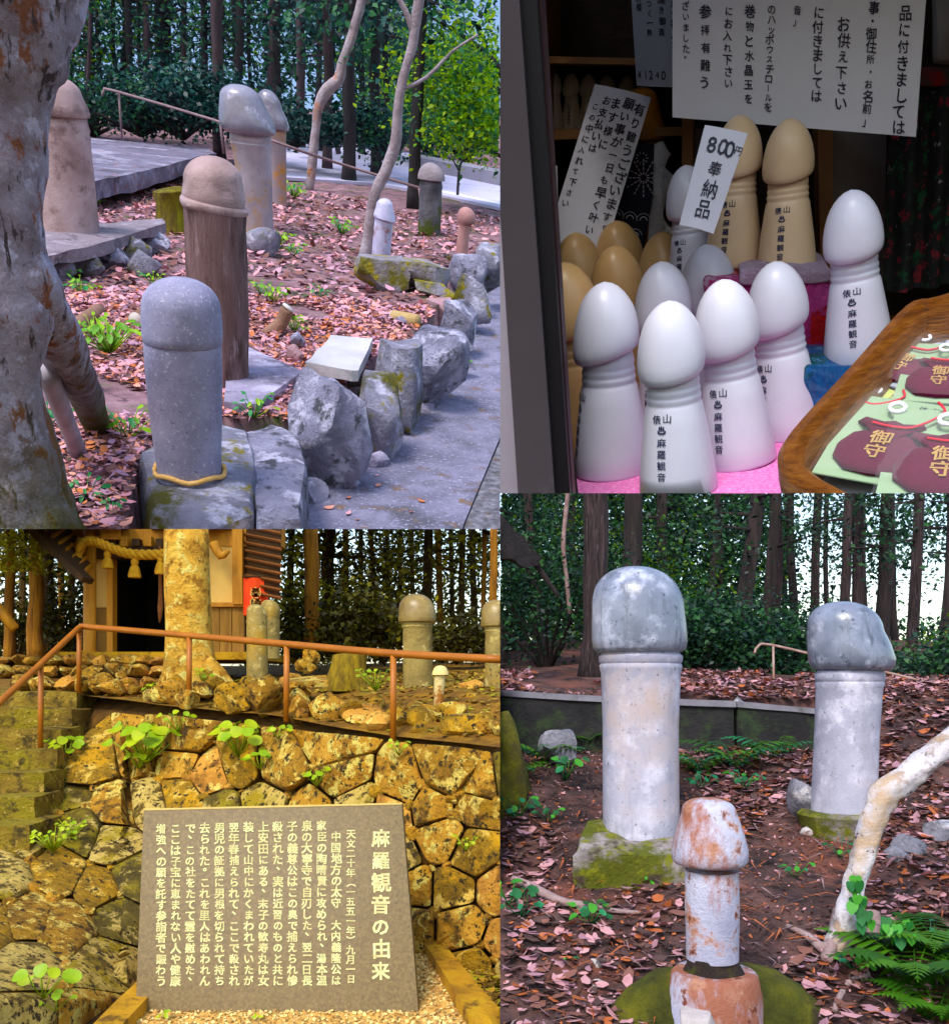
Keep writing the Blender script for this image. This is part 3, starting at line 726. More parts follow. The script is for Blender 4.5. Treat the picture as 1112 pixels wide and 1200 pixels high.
bobj('tube', tube_bm([a0.lerp(a1, s) for s in (0, .25, .5, .74, .755, .77, .9, 1)], [x * k for x in (9.5, 9.4, 9.6, 9.8, 10.6, 9.8, 10, 10.2)], 18, wob=.02), bam, t)
# ---- stump, logs, cut stub
b = TL.g(200, 272, ZG); t = thing('mossy_stump', 'yellow moss stump between the concrete platform and the brown pillar', 'stump', b)
ring_part(TL, 'stump', b.y, [(280, 204, 29, 0), (270, 203, 23, 0), (255, 202, 20, 0), (240, 201, 19, 0), (230, 201, 20, .05), (223, 201, 20, .15), (220, 201, 16, .2), (224, 201, 8, .1)], b, pmat('yellow_moss_wood', [(.07, .05, .025), (.16, .13, .03), (.32, .33, .02)], 2.0, bump=1, bscale=10, stretch=(2, 2, .5)), t, wob=.25, seed=3)
logm = pmat('brown_log', [(.16, .10, .07), (.30, .20, .15)], 2, bump=.6, bscale=12); cutm = pmat('pale_cut_wood', [(.45, .42, .36), (.6, .58, .54)], 2, bump=.3)
def log(label, p0, p1, r, m=logm, lift=.08, wob=.15, seed=1):
    a, c = TL.g(*p0, ZG) + Vector((0, 0, lift)), TL.g(*p1, ZG) + Vector((0, 0, lift)); k = TL.px(a)
    t = thing('log', label, 'log', a); bobj('wood', tube_bm([a.lerp(c, s) - a for s in (0, .3, .7, 1)], r * k, 12, wob=wob, seed=seed, sub=2), m, t)
    e = (a - c).normalized(); x, y, z = frame(e, (0, 0, 1)); bobj('cut_end', rings_bm([(e * .01, x * r * k * .9, y * r * k * .9), (e * .03, x * r * k * .85, y * r * k * .85)], 12), cutm, t)
log('short pale log lying above the boulder edging', (460, 376), (490, 382), 8, pmat('ochre_log', [(.34, .26, .14), (.46, .36, .22)], 3, bump=.5))
log('split brown log behind the bright weeds by the big trunk', (86, 392), (116, 370), 9)
log('pale brown log end left of the granite pillar', (160, 382), (176, 376), 10, logm, .1, .2, 4)
log('small dark log under the flat pale stone', (402, 448), (436, 446), 6, pmat('black_log', [(.02, .015, .015), (.05, .035, .03)], 3), .0)
b = TL.g(314, 392, ZG); t = thing('cut_stub', 'short leaning cut stub with white top among the leaves', 'stub', b)
k = TL.px(b); a0, a1 = Vector((0, 0, -.05)), TL.y(337, 362, b.y) - b
bobj('wood', tube_bm([a0, a0.lerp(a1, .5) + Vector((.05, 0, 0)), a1], [10 * k, 8 * k, 7.5 * k], 12, wob=.2, sub=3), logm, t)
x, y, z = frame(a1 - a0); bobj('cut_top', rings_bm([(a1 + z * .01, x * 8 * k, y * 8 * k), (a1 + z * .05, x * 7.4 * k, y * 7.4 * k)], 14), cutm, t)
for i, (u0, v0, u1, v1, m_, lb) in enumerate(((340, 388, 358, 412, 0, 'small round grey stone beside the cut stub'), (286, 266, 330, 300, 1, 'flat mossy rock before the glossy grey pillar'), (462, 370, 480, 382, 2, 'violet pebble beside the short pale log'), (336, 404, 356, 424, 3, 'little pinkish stone left of the pale flat stone'))):
    o = rock('rock', TL, u0, v0, u1, v1, depth_at((u0 + u1) / 2, v1 - 2, ZG), (lil + [pink_rock])[m_], 70 + i); tag(o, lb, 'rock')
# ---- plants
tg = [pmat('fresh_green', [(.10, .24, .05), (.18, .36, .08)], 2, rough=.5, bump=0, trans=.25), pmat('lime_green', [(.22, .38, .07), (.34, .52, .12)], 2, rough=.5, bump=0, trans=.25), pmat('teal_green', [(.03, .14, .05), (.07, .24, .09)], 2, rough=.5, bump=0, trans=.2)]
for i, (u, v, s, n, lb) in enumerate(((128, 415, .75, 16, 'bright lime weed between the split log and the granite pillar'), (112, 398, .5, 10, 'light green sprig above the lime weed'), (52, 505, .55, 9, 'dark green leaves behind the leaning bamboo'), (150, 515, .5, 8, 'fresh green seedling left of the granite pillar'), (125, 500, .3, 5, 'small seedling beside the bamboo foot'), (100, 590, .38, 9, 'bluish green tuft in the leaves by the mossy trunk foot'), (132, 605, .3, 5, 'dark round leaves near the front boulder'), (88, 548, .2, 2, 'pale green single leaves by the bamboo foot'), (298, 490, .45, 9, 'green weed between the flat stone and the front boulder'), (345, 390, .45, 10, 'green weed growing round the cut stub'), (320, 355, .5, 10, 'light weed above the cut stub'), (305, 345, .4, 8, 'green sprig right of the brown pillar'), (326, 290, .6, 12, 'fresh sprig on the flat mossy rock'), (345, 300, .5, 9, 'light green sprig near the flat mossy rock'), (375, 350, .4, 7, 'thin green sprig in the middle of the leaves'), (95, 345, .5, 12, 'green weed below the rubble stones'), (80, 330, .4, 8, 'darker weed beside the buff slab'), (180, 335, .4, 7, 'small weed left of the brown pillar'), (225, 218, .5, 10, 'green weed at the edge of the concrete platform'), (345, 232, .8, 12, 'green tuft at the foot of the ochre-stained pillar'), (400, 275, .7, 12, 'low green tuft before the crooked tree'), (540, 430, .35, 8, 'yellow-green weed at the path edge below the boulders'), (112, 242, .5, 8, 'sprig between the two concrete slabs'))):
    herb(TL, TL.g(u, v, ZG if v < 425 or u < 500 else ZP), s, int(n * 1.6), tg[:2] if i in (0, 1, 10, 12) else (tg[2:] if i in (2, 5, 6) else tg), lb, 200 + i, upright=.6, leafsize=.26, aspect=.5)
# ---- railing, road
t = thing('pipe_railing', 'thin rusty pipe railing along the platform and down to the road', 'railing', TL.g(140, 160, ZG + 1))
yr = TL.g(140, 165, ZG + 1).y; yr2 = TL.g(490, 250, ZG).y
prail = pmat('dull_rust_pipe', [(.16, .12, .12), (.26, .20, .20)], 3, bump=.1)
RL = [(120, 112, yr), (122, 105, yr), (134, 106, yr), (250, 140, yr - 4), (340, 172, yr - 9), (400, 192, (yr + yr2) / 2 - 2), (492, 220, yr2)]
pipe(TL, 'rail', [TL.y(*p) for p in RL], .045, prail, t, 8, 2)
for u, va, vb, y in ((139, 107, 162, yr), (258, 142, 180, yr - 4.5), (491, 220, 254, yr2)): pipe(TL, 'post', [TL.y(u, va, y), TL.y(u + 4, vb, y)], .04, prail, t)
road = pmat('lilac_asphalt', [(.40, .40, .48), (.52, .52, .60)], .25, bump=.1, spots=[((.30, .30, .37), .3, .6, .06)])
q = [TL.g(u, v, ZG + .12) for u, v in ((300, 205), (440, 214), (500, 224), (700, 268), (700, 222), (560, 194), (480, 178), (300, 160))]
setting(bobj('road', prism_bm(q, (0, 0, -.12)), road, None, smooth=False))
wl = pmat('white_road_paint', [(.7, .7, .75), (.8, .8, .85)], 2, bump=0)
q = [TL.g(u, v, ZG + .125) for u, v in ((500, 221), (700, 264), (700, 261), (500, 219))]; o = bobj('road_line', prism_bm(q, (0, 0, .004)), wl, None, smooth=False); setting(o)
slab('road_kerb', ((480, 182), (560, 197), (700, 224), (700, 219), (560, 193), (480, 178)), ZG + .7, .6, pmat('grey_kerb', [(.2, .2, .22), (.3, .3, .33)], .5, bump=.2), 'low grey kerb wall along the far side of the road', 'kerb', 3, .02)
# ---- trees
def tlb(cols, nm, **k): return pmat(nm, cols, .8, bump=.9, bscale=4, stretch=(3, 3, .35), **k)
tb1 = tlb([(.045, .034, .036), (.10, .075, .08), (.16, .12, .125)], 'violet_cedar_bark'); tb2 = tlb([(.012, .012, .014), (.03, .028, .03), (.055, .048, .05)], 'dark_teal_bark')
tf = [pmat('teal_foliage', [(.013, .05, .042), (.03, .09, .07)], .6, rough=.5, bump=0, trans=.25), pmat('deep_teal_foliage', [(.004, .015, .014), (.010, .03, .027)], .6, rough=.5, bump=0, trans=.2), pmat('mid_green_foliage', [(.035, .11, .05), (.065, .18, .075)], .6, rough=.5, bump=0, trans=.35)]
tfb = [pmat('spring_foliage', [(.12, .28, .04), (.24, .42, .06)], .6, rough=.5, bump=0, trans=.5), pmat('yellow_green_foliage', [(.30, .45, .05), (.42, .56, .09)], .6, rough=.5, bump=0, trans=.5), tf[2]]
def tl_tree(u, v, ut, r, bark, lf, label, y=None, **kw):
    b = TL.g(u, v, ZG) if y is None else TL.y(u, v, y); tp = TL.y(ut, -110, b.y); k = TL.px(b)
    return conifer(TL, b, tp, r * k, r * k * .85, bark, lf, label, group=kw.pop('group', None), **kw)
S = lambda y: y / 30.0
tl_tree(107, 160, 100, 6, tb1, tf, 'violet-brown cedar trunk behind the concrete platform, left of the railing end', nb=7, nl=400, t0=.7, spread=4, lsize=(.2, .5), seed=1)
tl_tree(257, 186, 250, 6.5, tb1, tf, 'straight violet-brown cedar between platform and glossy grey pillar', nb=7, nl=400, t0=.7, spread=3.5, lsize=(.2, .5), seed=2)
tl_tree(410, 214, 409, 7.5, tb2, tf, 'stout dark cedar trunk standing before the road', nb=9, nl=700, t0=.6, spread=4, lsize=(.25, .55), seed=3)
tl_tree(384, 200, 384, 5.5, tb1, tf, 'cedar trunk left of the stout dark one', nb=8, nl=600, t0=.6, spread=4, lsize=(.25, .55), seed=4)
tl_tree(441, 206, 438, 6, tb2, tf, 'dark cedar trunk between the stout one and the crooked pale tree', nb=9, nl=700, t0=.55, spread=4, lsize=(.25, .55), seed=5)
tl_tree(484, 244, 500, 7, tb2, tf, 'dark leaning cedar trunk left of the mushroom-capped pillar', nb=8, nl=600, t0=.65, spread=3, lsize=(.2, .5), seed=6)
slim = ((92, 152, 92, 4), (124, 148, 122, 3), (156, 155, 144, 4), (165, 152, 160, 4), (184, 150, 176, 4), (200, 152, 203, 5), (222, 150, 224, 3.5), (240, 152, 238, 4), (272, 158, 276, 5), (308, 160, 306, 6), (290, 154, 288, 3.5), (330, 165, 332, 4.5), (352, 172, 352, 5), (368, 170, 366, 3.5), (135, 146, 134, 3), (212, 148, 212, 3), (460, 185, 458, 3.5), (425, 180, 423, 3), (97, 150, 95, 2.5), (130, 147, 128, 2.2), (148, 149, 150, 2.5), (171, 148, 168, 2.2), (191, 149, 190, 2.6), (233, 150, 231, 2.2), (247, 151, 246, 2.4), (264, 153, 262, 2.2), (298, 156, 299, 2.4), (319, 160, 317, 2.6), (345, 166, 347, 2.4), (375, 176, 373, 2.5), (397, 180, 396, 2.6), (449, 186, 447, 2.4))
lab = ranked([q[0] for q in slim], [(0, 'between the big trunk and the railing end'), (140, 'above the sloping rail before the straight violet-brown cedar'), (258, 'behind the glossy pillar heads'), (325, 'left of the stout dark cedar'), (412, 'between stout dark cedar and crooked pale tree')], 'slim dark cedar')
for i, (u, v, ut, r) in enumerate(slim):
    tl_tree(u, v, ut, r, tb2 if i % 3 else tb1, tf, lab[u], y=TL.g(u, v, ZG).y * .85, nb=8, nl=300, t0=.34, spread=3.4, lsize=(.15, .4), bend=((i % 5 - 2) * .35, 0, 0), seed=30 + i, group='slim cedars of the teal wood')
def crooked(label, pts, rads, m, ubase, vbase, limbs=()):
    b = TL.g(ubase, vbase, ZG); k = TL.px(b); t = thing('crooked_tree', label, 'tree', b)
    bobj('trunk', tube_bm([TL.y(u, v, b.y) - b for u, v in pts], [r * k for r in rads], 14, wob=.2, sub=4, seed=3), m, t)
    for lp, lr in limbs: bobj('limb', tube_bm([TL.y(u, v, b.y) - b for u, v in lp], [r * k for r in lr], 8, sub=3), m, t)
palb = pmat('mottled_pale_bark', [(.18, .15, .145), (.34, .30, .30), (.46, .44, .46)], 1.6, bump=.7, bscale=12, spots=[((.34, .16, .08), .8, .60, .05), ((.12, .10, .10), 2, .62, .05)])
crooked('bent brown-patched slender tree behind the glossy pillars', [(363, 224), (366, 190), (370, 150), (373, 125), (384, 104), (397, 92), (402, 70), (413, 40), (424, 0), (438, -60)], [5, 5.5, 5, 5.5, 7, 6, 5, 5, 5, 5], palb, 363, 222)
crooked('pale crooked tree beside the small silvery figure', [(428, 300), (433, 270), (440, 225), (452, 200), (463, 168), (467, 120), (474, 85), (484, 50), (488, 20), (500, -50)], [7.5, 7, 6.5, 6.5, 6.5, 5, 5, 5, 5.5, 5], palb, 428, 302, [([(485, 40), (475, 12), (462, -10)], [3.5, 3, 2]), ([(470, 105), (500, 90), (530, 60), (560, 40)], [2, 2, 1.5, 1])])
crooked('dark thin sapling before the road right of the mushroom cap', [(536, 232), (538, 200), (543, 180), (541, 160)], [1.8, 1.5, 1.2, .7], tb2, 536, 232, [([(538, 200), (530, 185), (527, 172)], [1.1, .8, .5])])
# broadleaf tree hanging over the road, undergrowth, far wood
b = TL.y(640, 250, 40); t = thing('broadleaf_tree', 'bright yellow-green broadleaf tree hanging over the road', 'tree', b)
k = TL.px(b)
limbs = [[(640, 250), (615, 150), (585, 80), (540, 40), (505, 20)], [(615, 150), (575, 125), (545, 120), (520, 135)], [(600, 110), (565, 100), (535, 85), (510, 70)], [(640, 220), (600, 190), (570, 175), (545, 165)], [(620, 160), (590, 150), (560, 150), (530, 155)]]
for i, lp in enumerate(limbs): bobj('trunk' if i == 0 else 'limb', tube_bm([TL.y(u, v, 40) - b for u, v in lp], [x * k for x in ((9, 7, 4, 2, 1) if i == 0 else (4, 2.5, 1.5, .8))], 8, sub=3), tb2, t)
rr = random.Random(4); cl = []; 
for lp in limbs:
    for _ in range(16):
        i = rr.randrange(1, len(lp)); u = lp[i - 1][0] + (lp[i][0] - lp[i - 1][0]) * rr.random() + rr.gauss(0, 13); v = lp[i - 1][1] + (lp[i][1] - lp[i - 1][1]) * rr.random() + rr.gauss(0, 12)
        if v > 160 or (v < 62 and 515 < u < 590 and rr.random() < .75): continue
        cl.append(TL.y(u, v, 40 + rr.uniform(-3, 3)) - b)
leaf_obj('crown', 11000, clumps(cl, 1.5, .7), (.12, .30), 8, tfb, t, aspect=.6, flat=.3)
b = TL.y(600, 190, 58)
for i, (u, v, y, w, h, n, lf, lb) in enumerate(((545, 190, 62, 13, 6, 4200, tfb, 'bright hedge of yellow-green shrubs across the road'), (500, 182, 66, 10, 7, 3500, tf + tfb[:1], 'mid-green shrub mass across the road behind the leaning cedar'), (110, 158, 58, 9, 4.5, 3000, tf, 'dark teal shrub behind the railing end'), (165, 158, 52, 9, 5, 3800, tf, 'dark teal shrub behind the sloping rail'), (215, 162, 50, 8, 5, 3800, tf[:2], 'deep dark shrub right of the sloping rail'), (285, 165, 52, 9, 5, 3400, tf[:2], 'dark shrub behind the glossy pillar heads'), (345, 172, 50, 8, 4, 2800, tf[:2], 'dark shrub left of the bent slender tree'), (75, 150, 60, 8, 7, 2600, tf + tfb[:1], 'brighter green shrub beside the big trunk'), (460, 190, 50, 5, 5, 2000, tf, 'teal shrub between the crooked pale tree and the dark cedar'))):
    shrub(TL, TL.y(u, v, y), w, h * (.5 if y < 60 else 1), lf, tb2, lb, int(n * (.75 if y < 60 else 1.3)), (.14, .36), 240 + i, depth=3)
c = TL.y(230, 70, 84); woodland('distant_wood', 'deep teal wood behind the cedars with small bright gaps', (c.x, 86, c.z), (44, 8, 22), 21000, (.25, .7), [tf[0], tf[0], tf[1], tf[1], tf[2], tfb[0]], 25, gap=-.12, freq=.5)
c = TL.y(430, 80, 72); woodland('distant_wood', 'teal wood between the crooked trees', (c.x, 74, c.z), (13, 5, 18), 6500, (.25, .7), tf + [tf[1]], 26, gap=-.1, freq=.45)
c = TL.y(560, 110, 90); woodland('distant_wood', 'hazy yellow-green hillside trees beyond the road', (c.x, 92, c.z - 2), (18, 5, 10), 6000, (.3, .8), tfb, 27, gap=-.2, freq=.45)
# ================================================================== upper right: votive figures for sale in a shop window
TR = Panel((930, 2800), (850, 290), [('u', 586, False), ('v', 578, True)])
use(TR); TR.grade = (1.2, (.99, .98, 1.04))
ZT = TR.ray(795, 572).z                 # table top: the front figure stands about a metre away
white_cer = pmat('white_ceramic', [(.60, .60, .66), (.66, .66, .72)], 3, rough=.32, bump=.02, bscale=60, spec=.45)
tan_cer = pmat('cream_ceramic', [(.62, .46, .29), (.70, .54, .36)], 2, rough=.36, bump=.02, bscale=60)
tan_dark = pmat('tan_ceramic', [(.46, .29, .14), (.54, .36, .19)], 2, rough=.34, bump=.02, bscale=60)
shelf_cer = pmat('shelf_ceramic', [(.62, .54, .40), (.70, .62, .46)], 3, rough=.4, bump=.02)
ink = pmat('blue_black_ink', [(.012, .016, .05), (.02, .025, .07)], 5, rough=.7, bump=0)
ink_k = pmat('marker_ink', [(.02, .022, .035), (.05, .05, .07)], 5, rough=.8, bump=0)
# the figure: a tapering body with rings under an egg-shaped head, unit height; each colour shares the meshes
def fig_body():
    prof = [(0, .196), (.006, .211), (.02, .215), (.12, .205), (.25, .188), (.38, .167), (.47, .152), (.485, .1455), (.493, .141), (.50, .1415), (.517, .1455), (.526, .144), (.533, .139), (.54, .1395), (.556, .143), (.565, .1415), (.572, .1365), (.58, .137), (.597, .140), (.62, .137), (.67, .125)]
    return rings_bm([(Vector((0, 0, t)), Vector((r, 0, 0)), Vector((0, r, 0))) for t, r in prof], 48)
def fig_head():
    prof = [(.652, .125, -.16, 0), (.643, .145, -.22, 0), (.645, .162, -.26, 0), (.658, .171, -.26, -.004), (.685, .176, -.24, -.006), (.725, .176, -.19, -.006), (.775, .170, -.13, -.004), (.825, .159, -.07, -.002), (.87, .144, -.03, 0), (.91, .124, 0, 0), (.945, .099, 0, 0), (.972, .071, 0, 0), (.99, .041, 0, 0), (1.0, .004, 0, 0)]
    # tilt: the rim dips towards -y (the front)
    return rings_bm([(Vector((0, s, t)), Vector((r, 0, 0)), Vector((0, r, -ti * r))) for t, r, ti, s in prof], 48)
def fig_text():
    prof = [(0, .211), (.02, .215), (.12, .205), (.25, .188), (.38, .167), (.47, .152), (.6, .145)]
    def mp(x, y):
        y = max(0.0, y) * .93
        for (ta, ra), (tb, rb) in zip(prof, prof[1:]):
            if ta <= y <= tb: r = ra + (rb - ra) * (y - ta) / (tb - ta); break
        r += .0035
        a = x / r - math.pi / 2
        return Vector((math.cos(a) * r, math.sin(a) * r, y))
    return letters([('俵', -.03, .50, .052, .06), ('山', .03, .505, .052, .06), ('♨', 0, .445, .046, .06), ('麻羅観音', 0, .375, .052, .064)], mp, bold=.025)
_FB = {}
def figure(ub, vb, ut, vt, mat, label, group=None, y=None, spin=-30, text=True, z=None, name='votive_figure'):
    b = TR.g(ub, vb, z if z is not None else ZT) if y is None else TR.y(ub, vb, y)
    tp = TR.top(b, ut, vt); ax = tp - b; L = ax.length
    t = thing(name, label, 'figurine', b, group)
    x, yv, zv = frame(ax, (0, 1, 0))
    R = Matrix((x, yv, zv)).transposed() @ Matrix.Rotation(math.radians(spin), 3, 'Z')
    if x.x < 0: R = Matrix((-x, -yv, zv)).transposed() @ Matrix.Rotation(math.radians(spin), 3, 'Z')
    t.matrix_basis = Matrix.Translation(b) @ R.to_4x4() @ Matrix.Scale(L, 4)
    body = t
    for nm, fn, m in (('body', fig_body, mat), ('head', fig_head, mat)) + ((('lettering', fig_text, ink),) if text else ()):
        key = (nm, m.name)
        if key not in _FB:
            o = bobj(nm, fn(), m, body if nm == 'lettering' else t); _FB[key] = o.data
        else:
            o = bpy.data.objects.new(nm, _FB[key]); COL.objects.link(o); o.parent = body if nm == 'lettering' else t
        if nm == 'body': body = o
    return t
G = 'votive figures on the pink cloth'
figure(795, 574, 783, 352, white_cer, 'white figurine with blue lettering at the front edge of the pink cloth', spin=-22)
figure(718, 552, 708, 330, white_cer, 'white figurine beside the dark door frame, its lettering turned to the frame', spin=-66)
figure(865, 541, 846, 327, white_cer, 'white figurine with faint lettering right of the foremost one', spin=-28)
figure(922, 508, 907, 306, white_cer, 'white figurine with lettering between the tray and its white neighbours', spin=-42)
figure(786, 500, 774, 306, white_cer, 'white figurine tucked behind the foremost white one', spin=-40)
figure(838, 478, 827, 286, white_cer, 'rearmost white figurine in the group on the pink cloth', spin=-40)
figure(1006, 420, 997, 222, white_cer, 'white figurine standing alone on the blue wrapped box', y=TR.g(1000, 492, ZT).y, spin=-14)
figure(812, 345, 803, 193, white_cer, 'white figurine half hidden behind the 800 yen card', y=1.42, spin=-30)
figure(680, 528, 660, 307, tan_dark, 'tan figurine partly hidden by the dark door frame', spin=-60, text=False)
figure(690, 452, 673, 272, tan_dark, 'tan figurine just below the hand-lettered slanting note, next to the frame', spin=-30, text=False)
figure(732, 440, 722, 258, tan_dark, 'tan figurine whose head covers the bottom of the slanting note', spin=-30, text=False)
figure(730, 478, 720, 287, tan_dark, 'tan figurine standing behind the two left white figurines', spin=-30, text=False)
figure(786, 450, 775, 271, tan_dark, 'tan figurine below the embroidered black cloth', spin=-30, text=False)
yT = 1.33
figure(921, 320, 925, 138, tan_cer, 'tall cream figurine with lettering standing on the pink wrapped parcel', y=yT, spin=-16)
figure(858, 312, 867, 134, tan_cer, 'cream figurine behind the 800 yen card', y=yT + .03, spin=-20)
YB = 1.85                                # back of the booth
# shelf figures
for i, u in enumerate((649, 670, 690, 712, 735)):
    figure(u, 152 + i * .5, u - 1, 84 + i, shelf_cer, '%s small pale figurine from the dark door frame on the back shelf' % ORD[i], 'figurines on the back shelf', y=YB - .07, spin=-10, text=(i == 1))
# shell of the booth
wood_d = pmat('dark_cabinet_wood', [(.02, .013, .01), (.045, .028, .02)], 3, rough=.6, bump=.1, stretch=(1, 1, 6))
wood_m = pmat('brown_shelf_wood', [(.22, .11, .045), (.32, .17, .075)], 3, rough=.5, bump=.1, stretch=(1, 1, 5))
grey_pan = pmat('grey_brown_panel', [(.20, .18, .17), (.28, .26, .25)], 1.5, rough=.5, bump=.05)
def tr_quad(pts, y): return [TR.y(u, v, y) for u, v in pts]
def tr_board(name, pts, y, th, mat, parent, bevel=.0):
    off = parent.location if parent else Vector((0, 0, 0))
    return bobj(name, prism_bm([p - off for p in tr_quad(pts, y)], (0, th, 0), bevel=bevel), mat, parent, smooth=False)
t = thing('shop_booth', 'dark wooden stall cabinet around the votive figures', 'stall', TR.y(850, 450, YB))
x0, x1 = TR.y(586, 300, .86).x, TR.y(1300, 300, YB).x
zt = TR.y(850, -260, YB).z
def bx(nm, ax, bx_, ay, by, az, bz, m): return bobj(nm, box_bm(((ax + bx_) / 2 - t.location.x, (ay + by) / 2 - t.location.y, (az + bz) / 2 - t.location.z), bx_ - ax, by - ay, bz - az), m, t, smooth=False)
xl = TR.y(600, 300, YB).x
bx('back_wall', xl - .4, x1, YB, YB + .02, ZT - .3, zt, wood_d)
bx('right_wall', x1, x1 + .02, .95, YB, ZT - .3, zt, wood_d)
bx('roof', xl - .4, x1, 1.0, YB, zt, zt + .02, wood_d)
lw = [TR.y(612, 0, .93), TR.y(606, 0, YB)]
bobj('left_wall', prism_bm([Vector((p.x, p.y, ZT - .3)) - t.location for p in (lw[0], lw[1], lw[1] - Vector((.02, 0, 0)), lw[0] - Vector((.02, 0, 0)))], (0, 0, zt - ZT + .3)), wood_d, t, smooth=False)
tr_board('shelf', [(625, 65), (800, 69), (800, 76), (625, 73)], YB - .16, .155, wood_m, t)
tr_board('shelf', [(625, 152), (812, 148), (812, 158), (625, 164)], YB - .16, .155, wood_m, t)
tr_board('upright', [(799, 70), (812, 70), (812, 300), (799, 300)], YB - .17, .165, wood_m, t)
tr_board('upright', [(622, -80), (638, -80), (640, 330), (625, 330)], YB - .17, .165, wood_m, t)
tr_board('upright', [(958, 145), (976, 145), (976, 330), (962, 330)], YB - .1, .095, wood_m, t)
tr_board('panel', [(976, 100), (1040, 100), (1036, 330), (976, 330)], YB - .03, .02, grey_pan, t)
tr_board('panel', [(813, 150), (850, 150), (850, 330), (813, 330)], YB - .03, .02, grey_pan, t)
table_b = pmat('honey_table_wood', [(.20, .10, .03), (.30, .16, .05)], 2, rough=.4, bump=.05, stretch=(1, 6, 1))
pink = pmat('pink_felt', [(.60, .08, .32), (.74, .18, .46), (.86, .40, .64)], 220, rough=1.0, bump=.5, bscale=300, sheen=.4)
# table and pink cloth
q = [TR.g(u, v, ZT - .004) for u, v in ((540, 640), (1300, 640))]
tb = thing('display_table', 'wooden display table the votive figures stand on', 'table', Vector((q[0].x, q[0].y, ZT - .03)))
bobj('table_top', prism_bm([Vector((x, y, ZT - .026)) - tb.location for x, y in ((q[0].x, q[0].y), (q[1].x, q[0].y), (x1, YB), (xl - .05, YB))], (0, 0, .022)), table_b, tb, smooth=False)
pc = [TR.g(u, v, ZT - .002) for u, v in ((600, 640), (1200, 640), (990, 420), (640, 420))]
o = bobj('pink_cloth', prism_bm([p - pc[0] for p in pc], (0, 0, .003)), pink, None, smooth=False); o.location = pc[0]; tag(o, 'speckled bright pink felt cloth under the white figurines', 'cloth')
# door frame at the left
fr_g = pmat('brown_grey_frame', [(.055, .045, .048), (.085, .072, .076)], 2, rough=.35, bump=.03, spots=[((.12, .11, .13), 3, .62, .05)])
fr_k = pmat('black_frame', [(.004, .003, .004), (.008, .006, .008)], 4, rough=.5, bump=0)
t = thing('door_frame', 'dark leaning sliding-door frame at the side of the figures', 'door frame', TR.y(620, 578, .87))
tr_board('stile', [(560, -60), (604, -60), (652, 610), (609, 610), (594, 380), (586, 250), (560, 200)], .87, .03, fr_g, t)
tr_board('stile_edge', [(604.3, -60), (625, -60), (670, 610), (652.3, 610)], .876, .03, fr_k, t)
tr_board('stile_lip', [(625.2, -60), (631, -60), (673, 610), (670.2, 610)], .888, .02, pmat('maroon_lip', [(.03, .012, .014), (.05, .02, .022)], 4, rough=.5, bump=0), t)
tr_board('glass', [(560, 230), (588, 250), (594, 380), (609, 610), (560, 610)], .885, .006, pmat('glass_reflection_pink', [(.34, .29, .33), (.46, .42, .46)], 5, rough=.15, bump=0), t)  # pane's pale pinkish reflection is painted as its own opaque colour
# hand-lettered papers
paper = pmat('white_paper', [(.62, .62, .66), (.68, .68, .72)], 3, rough=.85, bump=.03)
paper_g = pmat('grey_paper', [(.26, .28, .32), (.32, .34, .38)], 3, rough=.85, bump=.03)
def sheet(name, label, pts, ys, cols, mat=paper, bold=.03, inkm=ink_k, curl=.01, jit=.35):
    """pts: tl, tr, br, bl in the picture; ys their distances. letters laid in 0..1 x 0..1 (x right, y up)"""
    c = [TR.y(u, v, y) for (u, v), y in zip(pts, ys)]
    t = thing(name, label, 'paper', c[3])
    def mp(x, y, lift=0):
        a = c[3].lerp(c[2], x); b_ = c[0].lerp(c[1], x); p = a.lerp(b_, y)
        n = (c[1] - c[0]).cross(c[0] - c[3]).normalized()
        if n.y > 0: n = -n
        return p + n * (curl * math.sin(x * 3.0) * (1 - y * .6) + lift) - t.location
    nx, ny = 10, 10; V = []; Fq = []
    for j in range(ny + 1):
        for i in range(nx + 1): V.append(mp(i / nx, j / ny))
    for j in range(ny):
        for i in range(nx): Fq.append((j * (nx + 1) + i, j * (nx + 1) + i + 1, (j + 1) * (nx + 1) + i + 1, (j + 1) * (nx + 1) + i))
    sh_ = mesh_np('paper_sheet', V, Fq, mat, t, smooth=True)
    W_ = (c[1] - c[0]).length; H_ = (c[0] - c[3]).length
    cc = [(tx, x * W_, y * H_, s * H_, st * H_) for tx, x, y, s, st in cols]
    if cc:
        for q_, c_ in enumerate(cc): bobj('character' if len(c_[0]) == 1 else 'text_column', letters([c_], lambda x, y: mp(x / W_, y / H_, .0012), bold=bold, jit=jit, seed=q_), inkm, sh_, smooth=False)
    return t
sheet('notice_sheet', 'large white notice with columns of brush lettering above the cream figurines', [(788, -70), (1090, -70), (1073, 160), (788, 137)], [1.46, 1.46, 1.46, 1.46],
      [('品に付きましては', .925, .69, .078, .086), ('事・御住所・お名前」', .80, .70, .064, .0665), ('お供え下さい', .69, .62, .076, .085), ('に付きましては', .59, .67, .07, .0745), ('音」', .505, .67, .06, .055), ('のハッポウスチロールを', .40, .67, .054, .054), ('巻物と水晶玉を', .315, .67, .068, .081), ('にお入れ下さい', .23, .66, .062, .067), ('参拝有難う', .137, .67, .072, .1), ('ざいました。', .055, .68, .058, .06)], bold=.02)
